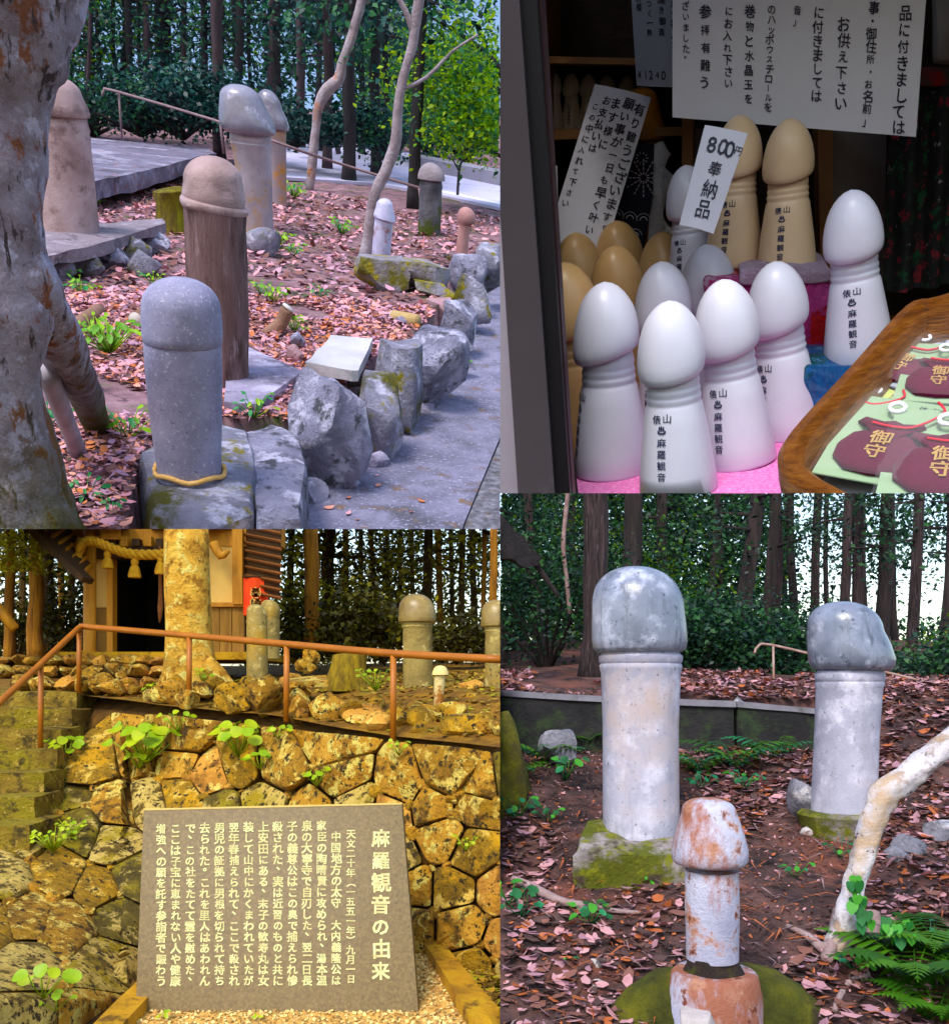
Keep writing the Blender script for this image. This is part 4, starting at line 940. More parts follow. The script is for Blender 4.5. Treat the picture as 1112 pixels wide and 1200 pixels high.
sheet('notice_sheet', 'curved grey price note reading 1240 yen beside the large notice', [(736, -60), (800, -60), (800, 102), (746, 100)], [1.60, 1.58, 1.58, 1.60],
      [('御守お土産一番人気', .86, .96, .065, .075), ('味わい深き御酒', .62, .93, .07, .08), ('幸せがつく一熱', .38, .86, .06, .07), ('お一人様', .16, .8, .05, .06), ('¥', .10, .14, .085, .1), ('1', .24, .14, .085, .1), ('2', .37, .14, .085, .1), ('4', .51, .14, .085, .1), ('0', .65, .14, .085, .1)], mat=paper_g)
sheet('notice_sheet', 'long slanting white note with brush lettering leaning beside the door frame', [(697, 98), (763, 114), (707, 300), (640, 282)], [1.64, 1.64, 1.56, 1.56],
      [('有り難うございます。', .87, .95, .07, .084), ('願い事が一日も早く叶い', .66, .965, .066, .08), ('ます様に', .46, .95, .064, .085), ('お支払いは', .29, .95, .056, .074), ('この中に入れて下さい', .13, .9, .05, .068)])
sheet('price_card', 'white card marked 800 yen leaning in front of the cream figurine', [(826, 146), (876, 156), (836, 274), (796, 263)], [1.235, 1.235, 1.20, 1.20],
      [('8', .28, .93, .20, .2), ('0', .52, .93, .20, .2), ('0', .75, .92, .20, .2), ('円', .93, .87, .09, .1), ('奉', .52, .70, .18, .2), ('納', .52, .50, .18, .2), ('品', .52, .30, .18, .2)], bold=.012, curl=.004)
sheet('price_card', 'blank white card corner beside the slanting note', [(640, 194), (653, 194), (655, 290), (640, 290)], [1.5, 1.5, 1.5, 1.5], [], mat=paper)
# embroidered cloth, brown carved figure behind the slanting note
emb = pmat('indigo_cloth', [(.010, .012, .025), (.02, .022, .04)], 30, rough=.95, bump=.2, bscale=200)
thread = pmat('white_thread', [(.55, .55, .6), (.7, .7, .75)], 10, rough=.9, bump=0)
b = TR.y(740, 300, 1.66); t = thing('embroidered_cloth', 'black cloth stitched with white starburst and waves behind the slanting note', 'cloth', b)
cl = [(728, 166), (767, 168), (766, 225), (752, 300), (712, 305), (716, 230)]
tr_board('cloth', cl, 1.66, .01, emb, t)
bm = bmesh.new()
def stitch(u, v, du, dv, w=.9):
    p, q_ = TR.y(u, v, 1.656), TR.y(u + du, v + dv, 1.656); d = (q_ - p).normalized(); s = Vector((-d.z, 0, d.x)) * w * TR.px(p) * .5
    bm.faces.new([bm.verts.new(x - b) for x in (p - s, q_ - s, q_ + s, p + s)])
for k in range(12):
    a = k * math.pi / 6
    for r in (4, 9, 14, 19): 
        if 724 < 754 + math.cos(a) * r < 764: stitch(754 + math.cos(a) * r, 208 + math.sin(a) * r, math.cos(a) * 3.4, math.sin(a) * 3.4)
for cxx, cyy in ((722, 252), (738, 256), (754, 258), (728, 274), (744, 276), (720, 290), (736, 292)):
    for rad_ in (4, 8):
        for k in range(9):
            a = math.pi + k * math.pi / 9; stitch(cxx + math.cos(a) * rad_, cyy + math.sin(a) * rad_, -math.sin(a) * 1.6, math.cos(a) * 1.6)
for k in range(10):
    a = k * .63; stitch(752 + math.cos(a) * 5, 185 + math.sin(a) * 5, math.cos(a) * 2.5, math.sin(a) * 2.5)
bobj('stitching', bm, thread, t, smooth=False)
org_w = pmat('orange_carved_wood', [(.30, .13, .035), (.42, .20, .06)], 2, rough=.35, bump=.05)
b = TR.y(752, 168, 1.72); t = thing('carved_figure', 'orange-brown wooden figure head behind the slanting note', 'figurine', b)
ring_part(TR, 'body', 1.72, [(300, 752, 26, 0), (220, 752, 24, 0), (168, 752, 22, 0)], b, org_w, t)
ring_part(TR, 'head', 1.72, [(167, 752, 22, 0), (163, 753, 27, -.1), (155, 753, 27, -.05), (140, 751, 24, 0), (125, 750, 22, 0)] + dome(124, 750, 21.5, 102, 748, 7), b, org_w, t)
plas = pmat('milky_plastic', [(.50, .50, .52), (.68, .68, .70)], 14, rough=.25, bump=.8, bscale=25)
b = TR.y(780, 300, 1.64); t = thing('plastic_bag', 'crumpled clear plastic wrapping beside the embroidered cloth', 'plastic', b)
bm = prism_bm([TR.y(u, v, 1.64) - b for u, v in ((768, 170), (776, 166), (786, 180), (779, 196), (790, 208), (782, 226), (776, 250), (780, 262), (790, 275), (770, 300), (758, 300), (766, 230))], (0, .02, 0)); rough_bm(bm, .006, 30, 2, 3); bobj('wrapping', bm, plas, t)
# parcels
cell_p = pmat('pink_cellophane', [(.60, .04, .24), (.80, .16, .44)], 22, rough=.2, bump=1.0, bscale=30, spots=[((.72, .02, .04), 16, .53, .015), ((.85, .6, .72), 40, .60, .02)], spec=.6)
cell_b = pmat('blue_wrapping', [(.01, .12, .42), (.02, .26, .62)], 30, rough=.25, bump=1.0, bscale=30, stretch=(3, 3, .6), spots=[((.01, .15, .18), 18, .55, .02), ((.2, .5, .8), 45, .60, .02)], spec=.6)
def parcel(name, label, u0, u1, v0, v1, y, depth, mat, seed, cat='parcel'):
    pts = [TR.y(u, v, y) for u, v in ((u0, v1), (u1, v1), (u1, v0), (u0, v0))]; b = pts[0]
    bm = prism_bm([p - b for p in pts], (0, depth, 0), bevel=.004); rough_bm(bm, .007, 28, 4, seed)
    o = bobj(name, bm, mat, None, auto=35); o.location = b; return tag(o, label, cat)
yB7 = TR.g(1000, 492, ZT).y
parcel('wrapped_box', 'shiny blue wrapped box under the lone white figurine', 944, 1066, 428, 500, yB7 - .055, .11, cell_b, 2, 'box')
parcel('wrapped_parcel', 'pink and red cellophane parcel under the tall cream figurine', 826, 972, 326, 440, yT - .08, .17, cell_p, 3)
tissue = pmat('pale_pink_tissue', [(.55, .36, .48), (.8, .68, .76)], 30, rough=.7, bump=1.0, bscale=35)
parcel('tissue_wrap', 'pale pink tissue folded over the cellophane parcel', 866, 976, 316, 332, yT - .085, .18, tissue, 4, 'tissue')
# floral curtain
cur_m = pmat('dark_floral_curtain', [(.018, .022, .026), (.035, .04, .045)], 20, rough=.9, bump=.2, spots=[((.03, .12, .06), 34, .58, .02), ((.34, .05, .07), 44, .60, .02), ((.5, .45, .48), 38, .635, .015)])
b = TR.y(1080, 330, 1.72); t = thing('floral_curtain', 'black curtain with small red and white flowers behind the tray', 'curtain', b)
V = []; Fq = []; nx, ny = 40, 4; c0, c1 = TR.y(1034, 330, 1.72).x, TR.y(1230, 330, 1.72).x; zlo, zhi = TR.y(1080, 338, 1.72).z, TR.y(1080, 100, 1.72).z
for j in range(ny + 1):
    for i in range(nx + 1): V.append((c0 + (c1 - c0) * i / nx - b.x, .018 * math.sin(i * .9) , zlo + (zhi - zlo) * j / ny - b.z))
for j in range(ny):
    for i in range(nx): Fq.append((j * (nx + 1) + i, j * (nx + 1) + i + 1, (j + 1) * (nx + 1) + i + 1, (j + 1) * (nx + 1) + i))
mesh_np('curtain_cloth', V, Fq, cur_m, t, smooth=True)
tr_board('curtain_band', [(1040, 78), (1240, 78), (1240, 100), (1040, 100)], 1.70, .02, pmat('red_dark_band', [(.03, .03, .03), (.08, .05, .05)], 9, bump=.1, spots=[((.25, .02, .02), 7, .58, .03)]), t)
b = TR.y(1100, 70, 1.68); t = thing('hanging_garment', 'brown and white cloth hanging above the curtain band', 'cloth', b)
bm = prism_bm([TR.y(u, v, 1.68) - b for u, v in ((1092, -40), (1150, -40), (1150, 72), (1100, 70), (1098, 40))], (0, .03, 0)); rough_bm(bm, .008, 14, 2, 1); bobj('cloth', bm, pmat('brown_white_cloth', [(.10, .06, .04), (.4, .38, .36)], 6, bump=.2), t)
# tray with pouches
rat = pmat('rattan', [(.14, .045, .012), (.28, .10, .026), (.40, .17, .05)], 45, rough=.32, bump=1.0, bscale=90, stretch=(1, 1, 5), spec=.5)
rim = [(1200, 322), (1100, 352), (1068, 362), (1005, 432), (948, 494), (929, 520), (927, 540), (940, 558), (975, 578), (1060, 618), (1200, 680)]
KT = .38                                 # the tray leans towards the viewer
yF = TR.g(935, 560, ZT + .05).y
rp = [TR.slope(u, v, yF, ZT + .055, KT) for u, v in rim]
t = thing('woven_tray', 'brown rattan tray with raised rim holding the maroon pouches', 'tray', Vector((rp[4].x, rp[4].y, ZT)))
bm = bmesh.new()
cen = sum(rp, Vector()) / len(rp)
fine = []
for i in range(len(rp) - 1):
    for k in range(4):
        p0, p1, p2, p3 = rp[max(0, i - 1)], rp[i], rp[i + 1], rp[min(len(rp) - 1, i + 2)]; s = k / 4
        fine.append(.5 * (2 * p1 + (p2 - p0) * s + (2 * p0 - 5 * p1 + 4 * p2 - p3) * s * s + (3 * p1 - p0 - 3 * p2 + p3) * s ** 3))
fine.append(rp[-1])
prev = None
for i, p in enumerate(fine):
    d = (fine[min(i + 1, len(fine) - 1)] - fine[max(0, i - 1)]); d.z = 0; d.normalize(); n = Vector((d.y, -d.x, 0))
    if n.dot(cen - p) > 0: n = -n
    o_ = t.location
    prof = [p + n * .004 + Vector((0, 0, -.055)), p + n * .010 + Vector((0, 0, -.02)), p + n * .011 + Vector((0, 0, -.004)), p + n * .006 + Vector((0, 0, .003)), p - n * .004 + Vector((0, 0, .004)), p - n * .012 + Vector((0, 0, -.001)), p - n * .015 + Vector((0, 0, -.012)), p - n * .019 + Vector((0, 0, -.05))]
    row = [bm.verts.new(q_ - o_) for q_ in prof]
    if prev:
        for a in range(7): bm.faces.new((prev[a], prev[a + 1], row[a + 1], row[a]))
    prev = row
bmesh.ops.recalc_face_normals(bm, faces=bm.faces); bobj('rim', bm, rat, t)
bobj('tray_floor', prism_bm([Vector((p.x, p.y, p.z - .048)) - t.location for p in fine[::2]], (0, 0, .004)), pmat('white_tray_lining', [(.30, .32, .35), (.38, .40, .43)], 4, bump=.05), t, smooth=False)
maroon = pmat('maroon_velvet', [(.075, .006, .022), (.13, .012, .04)], 9, rough=.85, bump=.25, bscale=60, sheen=.1, spec=.1)
gold = pmat('gold_thread', [(.55, .36, .14), (.75, .52, .25)], 9, rough=.5, bump=0)
clear = glassmat('clear_plastic', (.9, .92, .95), .04)
mint = pmat('mint_card', [(.24, .34, .20), (.30, .40, .26)], 4, rough=.7, bump=0); lime = pmat('lime_card', [(.42, .48, .14), (.50, .56, .2)], 4, rough=.7, bump=0); pale = pmat('pale_card', [(.32, .35, .38), (.40, .43, .46)], 4, rough=.7, bump=0)
cordm = pmat('red_cord', [(.5, .03, .05), (.6, .05, .07)], 4, bump=0); ringm = pmat('clear_ring', [(.75, .78, .8), (.9, .92, .95)], 4, rough=.15, bump=0)
def pouch(uc, vc, w, rot, lift, card, label, seed, text=True):
    """velvet pouch on a card inside a clear packet, lying on the tray"""
    rr = random.Random(seed); 
    c = TR.slope(uc, vc, yF, ZT + .02 + lift, KT); t = thing('amulet_pouch', label, 'pouch', c, 'pouches in the rattan tray')
    R = Matrix.Rotation(math.atan(KT), 3, 'X') @ Matrix.Rotation(rot, 3, 'Z')
    def at(x, y, h=0): return R @ Vector((x * w, y * w, h))
    cd_ = bobj('card', prism_bm([at(-.62, -.62), at(.62, -.62), at(.62, 1.0), at(-.62, 1.0)], (0, 0, .0012)), card, t, smooth=False)
    out = [(0, -.52), (.3, -.48), (.48, -.3), (.5, -.08), (.40, .14), (.24, .27), (.26, .33), (.42, .42), (.36, .52), (.12, .47), (0, .52), (-.12, .47), (-.36, .52), (-.42, .42), (-.26, .33), (-.24, .27), (-.40, .14), (-.5, -.08), (-.48, -.3), (-.3, -.48)]
    bm = bmesh.new(); loops = []
    for s, h in ((1.0, .0012), (1.02, .0035), (.95, .0075), (.75, .0115), (.4, .0135)):
        loops.append([bm.verts.new(at(x * s, (y + .1) * s - .1, h * (w / .075) * (.75 if y > .2 else 1) + .001)) for x, y in out])
    for a, b_ in zip(loops, loops[1:]):
        for k in range(20): bm.faces.new((a[k], a[(k + 1) % 20], b_[(k + 1) % 20], b_[k]))
    bm.faces.new(loops[-1]); po_ = bobj('pouch', bm, maroon, t)
    bobj('cord', tube_bm([at(x, y, .012) for x, y in ((-.22, .3), (-.05, .27), (.1, .27), (.24, .3), (.42, .5), (.5, .7), (.38, .85))], .0012, 6, sub=3), cordm, po_)
    bobj('ring', tube_bm([at(-.05 + .09 * math.cos(a * .524), .72 + .09 * math.sin(a * .524), .008) for a in range(13)], .0022 * w / .075, 6), ringm, t)
    if text:
        for ch_ in (('御', -.02 * w, .12 * w, .26 * w, .26 * w), ('守', -.02 * w, -.14 * w, .26 * w, .26 * w)): bobj('character', letters([ch_], lambda x, y: R @ Vector((x, y, .0150 * (w / .075))), bold=.03), gold, po_, smooth=False)
    bobj('card_print', letters([('体健康', .22 * w, .93 * w, .11 * w, .12 * w), ('お守り', .36 * w, .93 * w, .09 * w, .1 * w)], lambda x, y: R @ Vector((x, y, .0018)), bold=.0), ink_k, cd_, smooth=False)
    bm = prism_bm([at(-.66, -.66, .0), at(.66, -.66, .0), at(.66, 1.08, .0), at(-.66, 1.08, .0)], (0, 0, .001)); bm2 = bmesh.new()
    n_ = 8; V = []
    grid = [[bm2.verts.new(at(-.66 + 1.32 * i / n_, -.66 + 1.74 * j / n_, .004 + .0145 * (w / .075) * max(0, 1 - ((i / n_ - .5) * 2) ** 4) * max(0, 1 - ((j / n_ - .42) * 1.9) ** 4) + rr.uniform(0, .0015))) for i in range(n_ + 1)] for j in range(n_ + 1)]
    for j in range(n_):
        for i in range(n_): bm2.faces.new((grid[j][i], grid[j][i + 1], grid[j + 1][i + 1], grid[j + 1][i]))
    bm.free(); bobj('clear_packet', bm2, clear, t)
    return t
pouch(1033, 528, .074, -.42, .014, mint, 'largest maroon pouch with gold characters on pale green card, lying on top', 1)
pouch(997, 492, .056, -.72, .002, lime, 'maroon pouch with gold characters beside the rim on lime card', 2)
pouch(1062, 430, .056, -.6, .004, pale, 'maroon pouch with small gold characters at the far end of the tray', 3)
pouch(1106, 548, .078, -.25, .02, mint, 'maroon pouch with gold characters overlapping the largest one', 4)
pouch(1102, 446, .058, -.3, .012, mint, 'maroon pouch on green card behind the overlapping ones', 5)
# ================================================================== lower left: inscribed stone, stone wall, stairs and shrine with an amber cast put into their colours
BL = Panel(None, (293, 910), [('u', 586, True), ('v', 620, False)])
use(BL); BL.grade = (1.12, (1.20, 1.16, .66))
def interp(x, tab):
    if x <= tab[0][0]: return tab[0][1]
    for (a, p), (b, q) in zip(tab, tab[1:]):
        if x <= b: return p + (q - p) * (x - a) / (b - a)
    return tab[-1][1]
D_UP = [(-40, 8.6), (93, 8.3), (222, 7.5), (336, 6.9), (461, 6.3), (600, 5.75)]
D_LO = [(-40, 4.0), (0, 4.25), (100, 4.75), (160, 5.3), (220, 5.75), (300, 6.0), (480, 5.95), (600, 5.5)]
VTOP = [(-40, 950), (38, 945), (66, 905), (70, 862), (90, 832), (130, 832), (222, 842), (336, 852), (461, 868), (600, 882)]
def wall_y(u, v):
    s = min(1, max(0, (v - 840) / 330)); s = s * s * (3 - 2 * s) if u > 150 else s
    return interp(u, D_UP) * (1 - s) + interp(u, D_LO) * s
def wallS(u, v, h=0.0):
    p = BL.y(u, v, wall_y(u, v)); return p + Vector((0, -h, .25 * h))
am_stone = [pmat('amber_stone', [(0.286, 0.135, 0.018), (0.506, 0.261, 0.050), (0.682, 0.387, 0.101)], 3.4, bump=1.0, bscale=12, spots=[((0.900, 0.612, 0.245), 8, .535, .02), ((0.132, 0.068, 0.007), 5, .57, .04), ((0.506, 0.261, 0.006), 2.6, .57, .05), ((.045, .028, .008), 20, .58, .02)]),
            pmat('ochre_stone', [(0.187, 0.090, 0.014), (0.363, 0.189, 0.032), (0.528, 0.297, 0.065)], 3, bump=1.0, bscale=12, spots=[((0.880, 0.576, 0.230), 9, .54, .02), ((0.440, 0.243, 0.006), 2.2, .55, .06), ((0.077, 0.036, 0.006), 7, .58, .04), ((.045, .028, .008), 20, .58, .02)]),
            pmat('tan_stone', [(0.396, 0.180, 0.050), (0.594, 0.297, 0.086), (0.726, 0.405, 0.137)], 2.5, bump=.9, bscale=14, spots=[((0.187, 0.081, 0.018), 4, .57, .05), ((0.484, 0.261, 0.009), 3, .57, .06), ((0.900, 0.594, 0.259), 7, .59, .03), ((.045, .028, .008), 20, .58, .02)]),
            pmat('mossy_amber_stone', [(0.132, 0.077, 0.009), (0.286, 0.162, 0.013), (0.462, 0.261, 0.018)], 3.4, bump=1.0, bscale=16, spots=[((0.814, 0.522, 0.187), 6, .575, .03), ((0.572, 0.315, 0.006), 4, .56, .05), ((.045, .028, .008), 20, .58, .02)])]
am_stone += [pmat('cream_lichen_stone', [(.46, .32, .12), (.64, .47, .21), (.76, .60, .32)], 6, bump=1.0, bscale=14, spots=[((.14, .09, .02), 7, .55, .03), ((.36, .26, .02), 3, .56, .05), ((.05, .03, .01), 15, .585, .02), ((.045, .028, .008), 20, .58, .02)]),
             pmat('dark_olive_stone', [(.05, .035, .008), (.12, .085, .016), (.21, .155, .03)], 5, bump=1.0, bscale=14, spots=[((.62, .47, .22), 10, .565, .02), ((.30, .23, .012), 3, .55, .05), ((.045, .028, .008), 20, .58, .02)])]
am_earth = pmat('amber_earth', [(0.039, 0.018, 0.004), (0.110, 0.054, 0.012), (0.220, 0.108, 0.022)], 5, bump=1.0, bscale=22)
am_conc = pmat('amber_concrete', [(0.242, 0.117, 0.010), (0.396, 0.207, 0.022), (0.528, 0.288, 0.043)], 4, bump=.5, bscale=40, spots=[((0.440, 0.261, 0.007), 2.4, .56, .07), ((0.132, 0.068, 0.007), 6, .58, .05)])
# ---- ground and gravel bed
def hBL(x, y):
    return -1.72 + .015 * mnoise.noise(Vector((x * 2, y * 2, 0)))
ground_grid('forecourt', -3.4, .5, 3.2, 7.4, 40, 40, hBL, am_earth)
grav = pmat('pale_gravel', [(0.462, 0.252, 0.094), (0.726, 0.432, 0.194), (0.880, 0.576, 0.302)], 90, bump=1.0, bscale=120, spots=[((0.242, 0.117, 0.036), 60, .62, .04)])
gb = [BL.g(u, v, -1.69) for u, v in ((118, 1215), (585, 1215), (506, 1106), (232, 1106))]
setting(bobj('gravel_bed', prism_bm(gb, (0, 0, -.03)), grav, None, smooth=False))
gx0, gx1 = gb[0].x, gb[1].x
def fn_g(rng, n):
    x = rng.uniform(-1.95, .1, n); y = rng.uniform(4.5, 6.1, n); v = 800 + 1.69 * 1100 / y; u = CU + x / y * F
    k = (u > interp(1106, [(1106, 236)]) - (v - 1106) * 1.06) & (u < 508 + (v - 1106) * .74) & (v > 1108)
    x, y = x[k], y[k]; return np.stack([x, y, np.full(len(x), -1.684)], 1)
setting(leaf_obj('gravel', 9000, fn_g, (.012, .028), 3, [pmat('gravel_chip', [(.6, .45, .26), (.8, .66, .46)], 30, bump=0), pmat('gravel_chip_pink', [(.52, .34, .2), (.66, .46, .3)], 30, bump=0), pmat('gravel_chip_dark', [(.22, .14, .07), (.34, .22, .12)], 30, bump=0)], flat=.5, aspect=.9), 'stuff', 'loose pale gravel chips around the inscribed stone', 'gravel')
for lb, pts in (('mossy concrete kerb left of the gravel bed', ((96, 1215), (130, 1215), (240, 1098), (214, 1098))), ('mossy concrete kerb right of the gravel bed', ((494, 1100), (520, 1106), (612, 1215), (566, 1215)))):
    q = [BL.g(u, v, -1.62) for u, v in pts]; b = q[0]
    bm = prism_bm([p - b for p in q], (0, 0, -.13)); rough_bm(bm, .012, 6, 3, 4)
    o = bobj('kerb', bm, am_conc, None, auto=45); o.location = b; tag(o, lb, 'kerb')
# ---- inscribed stone
gran = pmat('brown_granite', [(.085, .058, .034), (.13, .09, .054), (.18, .128, .08)], 60, rough=.55, bump=.15, bscale=150, spots=[((.40, .31, .20), 70, .68, .02), ((.36, .27, .17), 1.3, .70, .05)], spec=.4)
gran_l = pmat('pale_granite_edge', [(.50, .37, .20), (.64, .49, .29)], 20, rough=.7, bump=.2)
sc = [BL.y(u, v, y) for u, v, y in ((168, 950, 5.27), (471, 943, 5.27), (491, 1192, 4.80), (158, 1192, 4.80))]
b = sc[3]; t = thing('inscribed_stone', 'brown granite slab carved with white vertical Japanese text on gravel', 'stone slab', b)
nrm = (sc[1] - sc[0]).cross(sc[0] - sc[3]).normalized(); nrm = -nrm if nrm.y < 0 else nrm
bm = prism_bm([p - b + nrm * .002 for p in sc], nrm * .13, bevel=.006); slab_o = bobj('slab', bm, gran, t, auto=40)
tp = [sc[0] + nrm * .004 + Vector((.0, 0, .001)), sc[1] + nrm * .004 + Vector((0, 0, .001)), sc[1] + nrm * .15 + Vector((0, 0, .001)), sc[0] + nrm * .15 + Vector((0, 0, .001))]
bobj('top_face', prism_bm([p - b for p in tp], Vector((0, 0, .010))), gran_l, t, smooth=False)
def sm(x, y):
    """x,y in picture pixels on the slab's face"""
    A = (y - 1192) / (946.5 - 1192)
    l = 158 + (168 - 158) * A; r = 491 + (471 - 491) * A
    s = (x - l) / (r - l); A2 = A
    lo = sc[3].lerp(sc[2], s); hi = sc[0].lerp(sc[1], s)
    # perspective along the slab's height
    w = 4.80 / 5.27; tt = A * w / (1 - A + A * w)
    return lo.lerp(hi, tt) - nrm * .0035 - b
txt = ['　天文二十年（一五五一年）九月一日', '　中国地方の太守　大内義隆公は', '家臣の陶晴賢に攻められ、湯本温', '泉の大寧寺で自刃した、翌二日長', '子の義尊公はこの奥で捕えられ惨', '殺された、実は近習のものと共に', '上安田にある、末子の歓寿丸は女', '装して山中にかくまわれていたが', '翌年春捕えられて、ここで殺され', '男児の証拠に男根を切られて持ち', '去られた。これを里人はあわれん', 'で、この社をたてて霊を慰めた、', 'ここは子宝に恵まれない人や健康', '増強への願を託す参詣者で賑わう']
cols = [('麻羅観音の由来', 446, -973, 22.5, 25.6)]
for i, s in enumerate(txt):
    n = len(s); st = 12.9 if n <= 15 else 191 / n
    cols.append((s, 411 - 17.1 * i, -963, 12.4 if n <= 15 else 10.8, st))
_pt = sm
bobj('lettering', letters(cols, lambda x, y: _pt(x, -y), bold=.045, jit=.14, seed=4), pmat('white_carved_paint', [(.74, .66, .52), (.84, .77, .64)], 8, bump=0, rough=.8), slab_o, smooth=False)
# ---- stone wall: cells packed on the wall's face, each stone a part
rr = random.Random(12)
seeds = []
v = 838
rown = 0
while v < 1215:
    step = rr.uniform(30, 44) if v < 900 else rr.uniform(38, 62)
    u = -25 + rr.uniform(0, 30)
    while u < 610:
        w = rr.choice((rr.uniform(22, 36), rr.uniform(40, 64), rr.uniform(60, 92))) * (1.1 if v > 960 else 1)
        seeds.append((u + w / 2 + rr.uniform(-6, 6), v + step / 2 + rr.uniform(-15, 15) + (u - 200) * .06 * (1 if v < 900 else .4)))
        u += w
    v += step
def vt(u): return interp(u, VTOP)
seeds = [(u, v) for u, v in seeds if v > vt(u) + 12 and not (v > 1118 and 175 < u < 545) and not (178 < u < 462 and v > 985) and not (v > 1150 and u > 130)]
def cell(i):
    cu, cv = seeds[i]; poly = [(cu - 60, cv - 60), (cu + 60, cv - 60), (cu + 60, cv + 60), (cu - 60, cv + 60)]
    for j, (a, b_) in enumerate(seeds):
        if j == i or abs(a - cu) > 130 or abs(b_ - cv) > 130: continue
        mx_, my = (a + cu) / 2, (b_ + cv) / 2; nx_, ny_ = a - cu, b_ - cv
        out = []
        for k in range(len(poly)):
            p, q = poly[k], poly[(k + 1) % len(poly)]
            dp = (p[0] - mx_) * nx_ + (p[1] - my) * ny_; dq = (q[0] - mx_) * nx_ + (q[1] - my) * ny_
            if dp <= 0: out.append(p)
            if (dp < 0) != (dq < 0) and dp != dq:
                s = dp / (dp - dq); out.append((p[0] + (q[0] - p[0]) * s, p[1] + (q[1] - p[1]) * s))
        poly = out
        if len(poly) < 3: return None
    return [(u, max(v, vt(u) + 1)) for u, v in poly]
wall = thing('stone_wall', 'rough lichen-covered stone retaining wall behind the inscribed stone', 'wall', wallS(300, 1112))
for i in range(len(seeds)):
    poly = cell(i)
    if not poly: continue
    cu = sum(p[0] for p in poly) / len(poly); cv = sum(p[1] for p in poly) / len(poly)
    # resample and round the outline
    per = []
    n = len(poly)
    for k in range(n):
        p, q = poly[k], poly[(k + 1) % n]; L = math.hypot(q[0] - p[0], q[1] - p[1]); m_ = max(1, int(L / 5))
        for s in range(m_): per.append((p[0] + (q[0] - p[0]) * s / m_, p[1] + (q[1] - p[1]) * s / m_))
    if len(per) < 6: continue
    for _ in range(1): per = [((per[k - 1][0] + 2 * per[k][0] + per[(k + 1) % len(per)][0]) / 4, (per[k - 1][1] + 2 * per[k][1] + per[(k + 1) % len(per)][1]) / 4) for k in range(len(per))]
    m_ = len(per); sz = math.sqrt(abs(sum(per[k - 1][0] * per[k][1] - per[k][0] * per[k - 1][1] for k in range(m_)) / 2)); kpx = BL.px(wallS(cu, cv)); hh = sz * kpx * rr.uniform(.26, .46)
    tx, ty = rr.uniform(-.4, .4), rr.uniform(-.5, .2)
    pl = [(math.cos(a_), math.sin(a_), rr.uniform(.6, 1.7), rr.uniform(-.12, .18)) for a_ in [rr.uniform(0, 6.28) for _ in range(4)]]
    bm = bmesh.new(); loops = []
    for s, h in ((.92, -.6), (.955, .1), (.94, .55), (.88, .84), (.73, .96), (.52, 1.0), (.28, 1.02)):
        lp = []
        for (u, v) in per:
            uu, vv = cu + (u - cu) * s, cv + (v - cv) * s
            fac = mnoise.noise(Vector((uu * .035, vv * .035, i * 3.1)))
            h2 = h + (fac * .35 + tx * (uu - cu) / sz + ty * (vv - cv) / sz + .26 * mnoise.noise(Vector((uu * .10, vv * .10, i))) + .16 * mnoise.noise(Vector((uu * .24, vv * .24, i + 7)))) * max(0, h)
            du, dv = (uu - cu) / sz, (vv - cv) / sz
            for ca_, sa_, sl_, of_ in pl: h2 = min(h2, max(-.1, 1.05 - sl_ * max(0, du * ca_ + dv * sa_ - of_))) if h > 0 else h2
            lp.append(bm.verts.new(wallS(uu, vv, h2 * hh) - wall.location))
        loops.append(lp)
    for a, b_ in zip(loops, loops[1:]):
        for k in range(m_): bm.faces.new((a[k], a[(k + 1) % m_], b_[(k + 1) % m_], b_[k]))
    bm.faces.new(loops[-1]); bmesh.ops.recalc_face_normals(bm, faces=bm.faces)
    bobj('stone', bm, am_stone[rr.choice((0, 0, 1, 1, 2, 3, 3, 4, 4, 4, 5, 5))], wall, auto=32)
def hT(x, y):
    u = CU + x / y * F
    yw = interp(u, D_UP)
    zt = (800 - interp(u, [(-40, 812), (93, 815), (222, 830), (336, 842), (461, 862), (600, 880)])) / F * yw
    d = max(0, y - yw)
    return zt + min(d, 1.3) * ((-.06 - zt) / 1.3) + max(0, d - 1.3) * .05 + .03 * mnoise.noise(Vector((x * 1.5, y * 1.5, 5)))
# wedge stones in the joints
for i in range(110):
    k_ = rr.randrange(len(seeds)); pl_ = cell(k_)
    if not pl_: continue
    u, v = pl_[rr.randrange(len(pl_))]
    if not (-10 < u < 600 and vt(u) + 4 < v < 1180) or (178 < u < 462 and v > 970): continue
    r_ = rr.uniform(4, 11); p = wallS(u, v, .015); kk = BL.px(p)
    bm = rock_bm((r_ * 2 * kk, .10, r_ * rr.uniform(1.1, 2.0) * kk), 500 + i, 8, 2); shift_bm(bm, p - wall.location)
    bobj('stone', bm, am_stone[rr.choice((0, 1, 2, 3))], wall, auto=38)
# earth behind the stones
nu, nv = 40, 15; V = []; Fq = []
for j in range(nv + 1):
    for i in range(nu + 1):
        u = -60 + 680 * i / nu
        if j == 0:
            yy = interp(u, D_UP) + .5; p = BL.y(u, 800, yy); p.z = min(hT(p.x, yy) - .03, wallS(u, vt(u) + 2).z + .3); V.append(p - wall.location)
        else:
            v = vt(u) + 2 + (1230 - vt(u)) * (j - 1) / (nv - 1); V.append(wallS(u, v, -.09) - wall.location)
for j in range(nv):
    for i in range(nu): Fq.append((j * (nu + 1) + i, j * (nu + 1) + i + 1, (j + 1) * (nu + 1) + i + 1, (j + 1) * (nu + 1) + i))
mesh_np('earth_fill', V, Fq, am_earth, wall, smooth=True)
